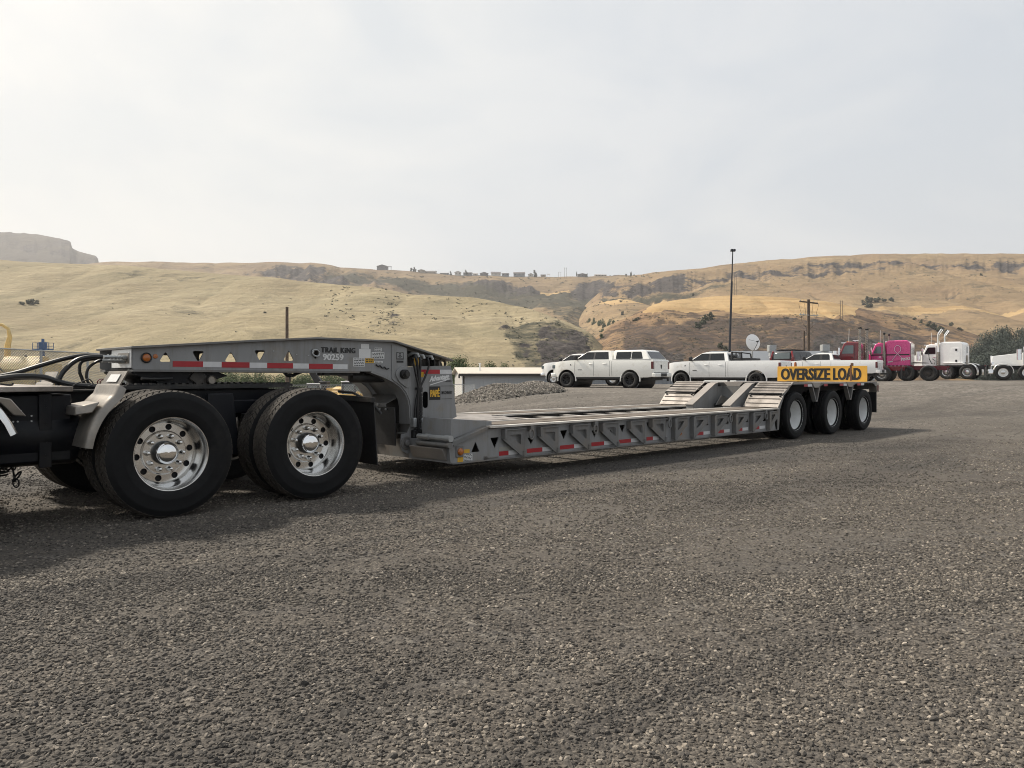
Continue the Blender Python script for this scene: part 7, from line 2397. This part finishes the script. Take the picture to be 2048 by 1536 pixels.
# ================================================================== LOOSE GRAVEL (stuff): stones lying on the yard near the camera
def loose_gravel():
    rs = random.Random(11)
    pts = []; scl = []
    def scatter(n, ya, yb_, s0, s1, power=2.0):
        k = 0
        while k < n:
            y = math.sqrt(rs.uniform(ya * ya, yb_ * yb_))
            x = rs.uniform(-1.05, 1.05) * (y + .6)
            if abs(x) > .72 * y and rs.random() > lerp(.85, .15, min(1, (abs(x) / y - .72) / .5)): k += .2; continue
            pn = noise.noise((x * .55 + y * .22, y * .95 - x * .3, 2.2)) + .5 * noise.noise((x * 1.7, y * 2.3, 5))
            if pn < -.12 and rs.random() < .62: k += .25; continue
            pts.append((x, y, gz(x, y) + .001)); scl.append(lerp(s0, s1, rs.random() ** power)); k += 1
    scatter(80000, 1.0, 4.6, .0035, .0105, 1.7)
    scatter(80000, 4.2, 8.5, .0048, .0105, 1.7)
    scatter(48000, 8.0, 14.0, .0065, .0125, 1.8)
    scatter(22000, 13.0, 26.0, .008, .015, 1.8)
    scatter(420, 1.5, 7.0, .011, .019, 2.0)
    me = bpy.data.meshes.new('loose_gravel')
    me.from_pydata(pts, [], [])
    a = me.attributes.new('size', 'FLOAT', 'POINT'); a.data.foreach_set('value', scl)
    o = mkobj('loose_gravel', me, None)
    t = NT('gravel_stone')
    oi = t.n('ShaderNodeObjectInfo')
    c = t.ramp(oi.outputs['Random'], [(0, (.042, .039, .036)), (.3, (.080, .073, .065)), (.6, (.122, .111, .097)), (.85, (.18, .163, .14)), (.96, (.28, .253, .216)), (1, (.40, .363, .315))])
    mpr = t.n('ShaderNodeMapping'); mpr.inputs['Rotation'].default_value = (0, 0, R(-38)); t.l(t.coord('World'), mpr.inputs[0])
    mpt = t.n('ShaderNodeMapping'); mpt.inputs['Scale'].default_value = (.30, .95, 1)
    t.l(mpr.outputs[0], mpt.inputs[0])
    c = t.mix(1.0, c, t.ramp(t.noise(mpt.outputs[0], .75, 6, .62, .6), [(.38, .92), (.52, .8), (.66, .62)]), 'MULTIPLY')
    c = t.mix(1.0, c, t.ramp(t.noise(mpt.outputs[0], .5, 5, .6, .9), [(.43, (1.16, 1.11, 1.05)), (.62, (.50, .49, .49))]), 'MULTIPLY')
    c = t.mix(t.ramp(t.noise(mpt.outputs[0], .9, 5, .6), [(.5, 0), (.7, .5)]), c, (.115, .102, .088))
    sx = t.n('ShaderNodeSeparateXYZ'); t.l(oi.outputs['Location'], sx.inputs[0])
    c = t.mix(t.ramp(t.math('MULTIPLY', sx.outputs[1], .02), [(.16, 0), (.55, .55)]), c, (.19, .175, .155))  # far stones lightened too, grazing light painted into their colour
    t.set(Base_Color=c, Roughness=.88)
    ng = bpy.data.node_groups.new('stone_scatter', 'GeometryNodeTree')
    ng.interface.new_socket('Geometry', in_out='INPUT', socket_type='NodeSocketGeometry')
    ng.interface.new_socket('Geometry', in_out='OUTPUT', socket_type='NodeSocketGeometry')
    N_ = ng.nodes.new; Lk = ng.links.new
    gi = N_('NodeGroupInput'); go = N_('NodeGroupOutput')
    join = N_('GeometryNodeJoinGeometry')
    for k in range(4):
        ic = N_('GeometryNodeMeshIcoSphere'); ic.inputs['Radius'].default_value = 1; ic.inputs['Subdivisions'].default_value = 2
        sp = N_('GeometryNodeSetPosition')
        nz = N_('ShaderNodeTexNoise'); nz.noise_dimensions = '4D'; nz.inputs['Scale'].default_value = .9; nz.inputs['W'].default_value = k * 7.3
        po_ = N_('GeometryNodeInputPosition'); Lk(po_.outputs[0], nz.inputs['Vector'])
        sub = N_('ShaderNodeVectorMath'); sub.operation = 'SUBTRACT'; sub.inputs[1].default_value = (.5, .5, .5); Lk(nz.outputs['Color'], sub.inputs[0])
        sc2 = N_('ShaderNodeVectorMath'); sc2.operation = 'SCALE'; sc2.inputs['Scale'].default_value = 1.7; Lk(sub.outputs[0], sc2.inputs[0])
        Lk(ic.outputs['Mesh'], sp.inputs['Geometry']); Lk(sc2.outputs[0], sp.inputs['Offset'])
        tr = N_('GeometryNodeTransform'); tr.inputs['Scale'].default_value = ((1.25, .85, .62), (1.0, .9, .7), (1.4, .8, .5), (1.05, 1.0, .8))[k]
        Lk(sp.outputs[0], tr.inputs['Geometry'])
        sm = N_('GeometryNodeSetMaterial'); sm.inputs['Material'].default_value = t.m; Lk(tr.outputs[0], sm.inputs['Geometry'])
        g2 = N_('GeometryNodeGeometryToInstance'); Lk(sm.outputs[0], g2.inputs[0])
        Lk(g2.outputs[0], join.inputs[0])
    ip = N_('GeometryNodeInstanceOnPoints')
    ip.inputs['Pick Instance'].default_value = True
    ri = N_('FunctionNodeRandomValue'); ri.data_type = 'INT'; ri.inputs['Min'].default_value = 0; ri.inputs['Max'].default_value = 3
    io = [q for q in ri.outputs if q.type == 'INT'][0]
    rv = N_('FunctionNodeRandomValue'); rv.data_type = 'FLOAT_VECTOR'; rv.inputs['Min'].default_value = (-.45, -.45, 0); rv.inputs['Max'].default_value = (.45, .45, 6.28)
    vo = [q for q in rv.outputs if q.type == 'VECTOR'][0]
    at = N_('GeometryNodeInputNamedAttribute'); at.data_type = 'FLOAT'; at.inputs['Name'].default_value = 'size'
    Lk(gi.outputs[0], ip.inputs['Points']); Lk(join.outputs[0], ip.inputs['Instance']); Lk(io, ip.inputs['Instance Index'])
    try:
        Lk(vo, ip.inputs['Rotation'])
    except Exception:
        e2r = N_('FunctionNodeEulerToRotation'); Lk(vo, e2r.inputs[0]); Lk(e2r.outputs[0], ip.inputs['Rotation'])
    Lk(at.outputs['Attribute'], ip.inputs['Scale'])
    Lk(ip.outputs[0], go.inputs[0])
    md = o.modifiers.new('scatter', 'NODES'); md.node_group = ng
    tag(o, 'loose grey and tan stones lying over the gravel yard', 'gravel', kind='stuff')
    me.materials.append(t.m)


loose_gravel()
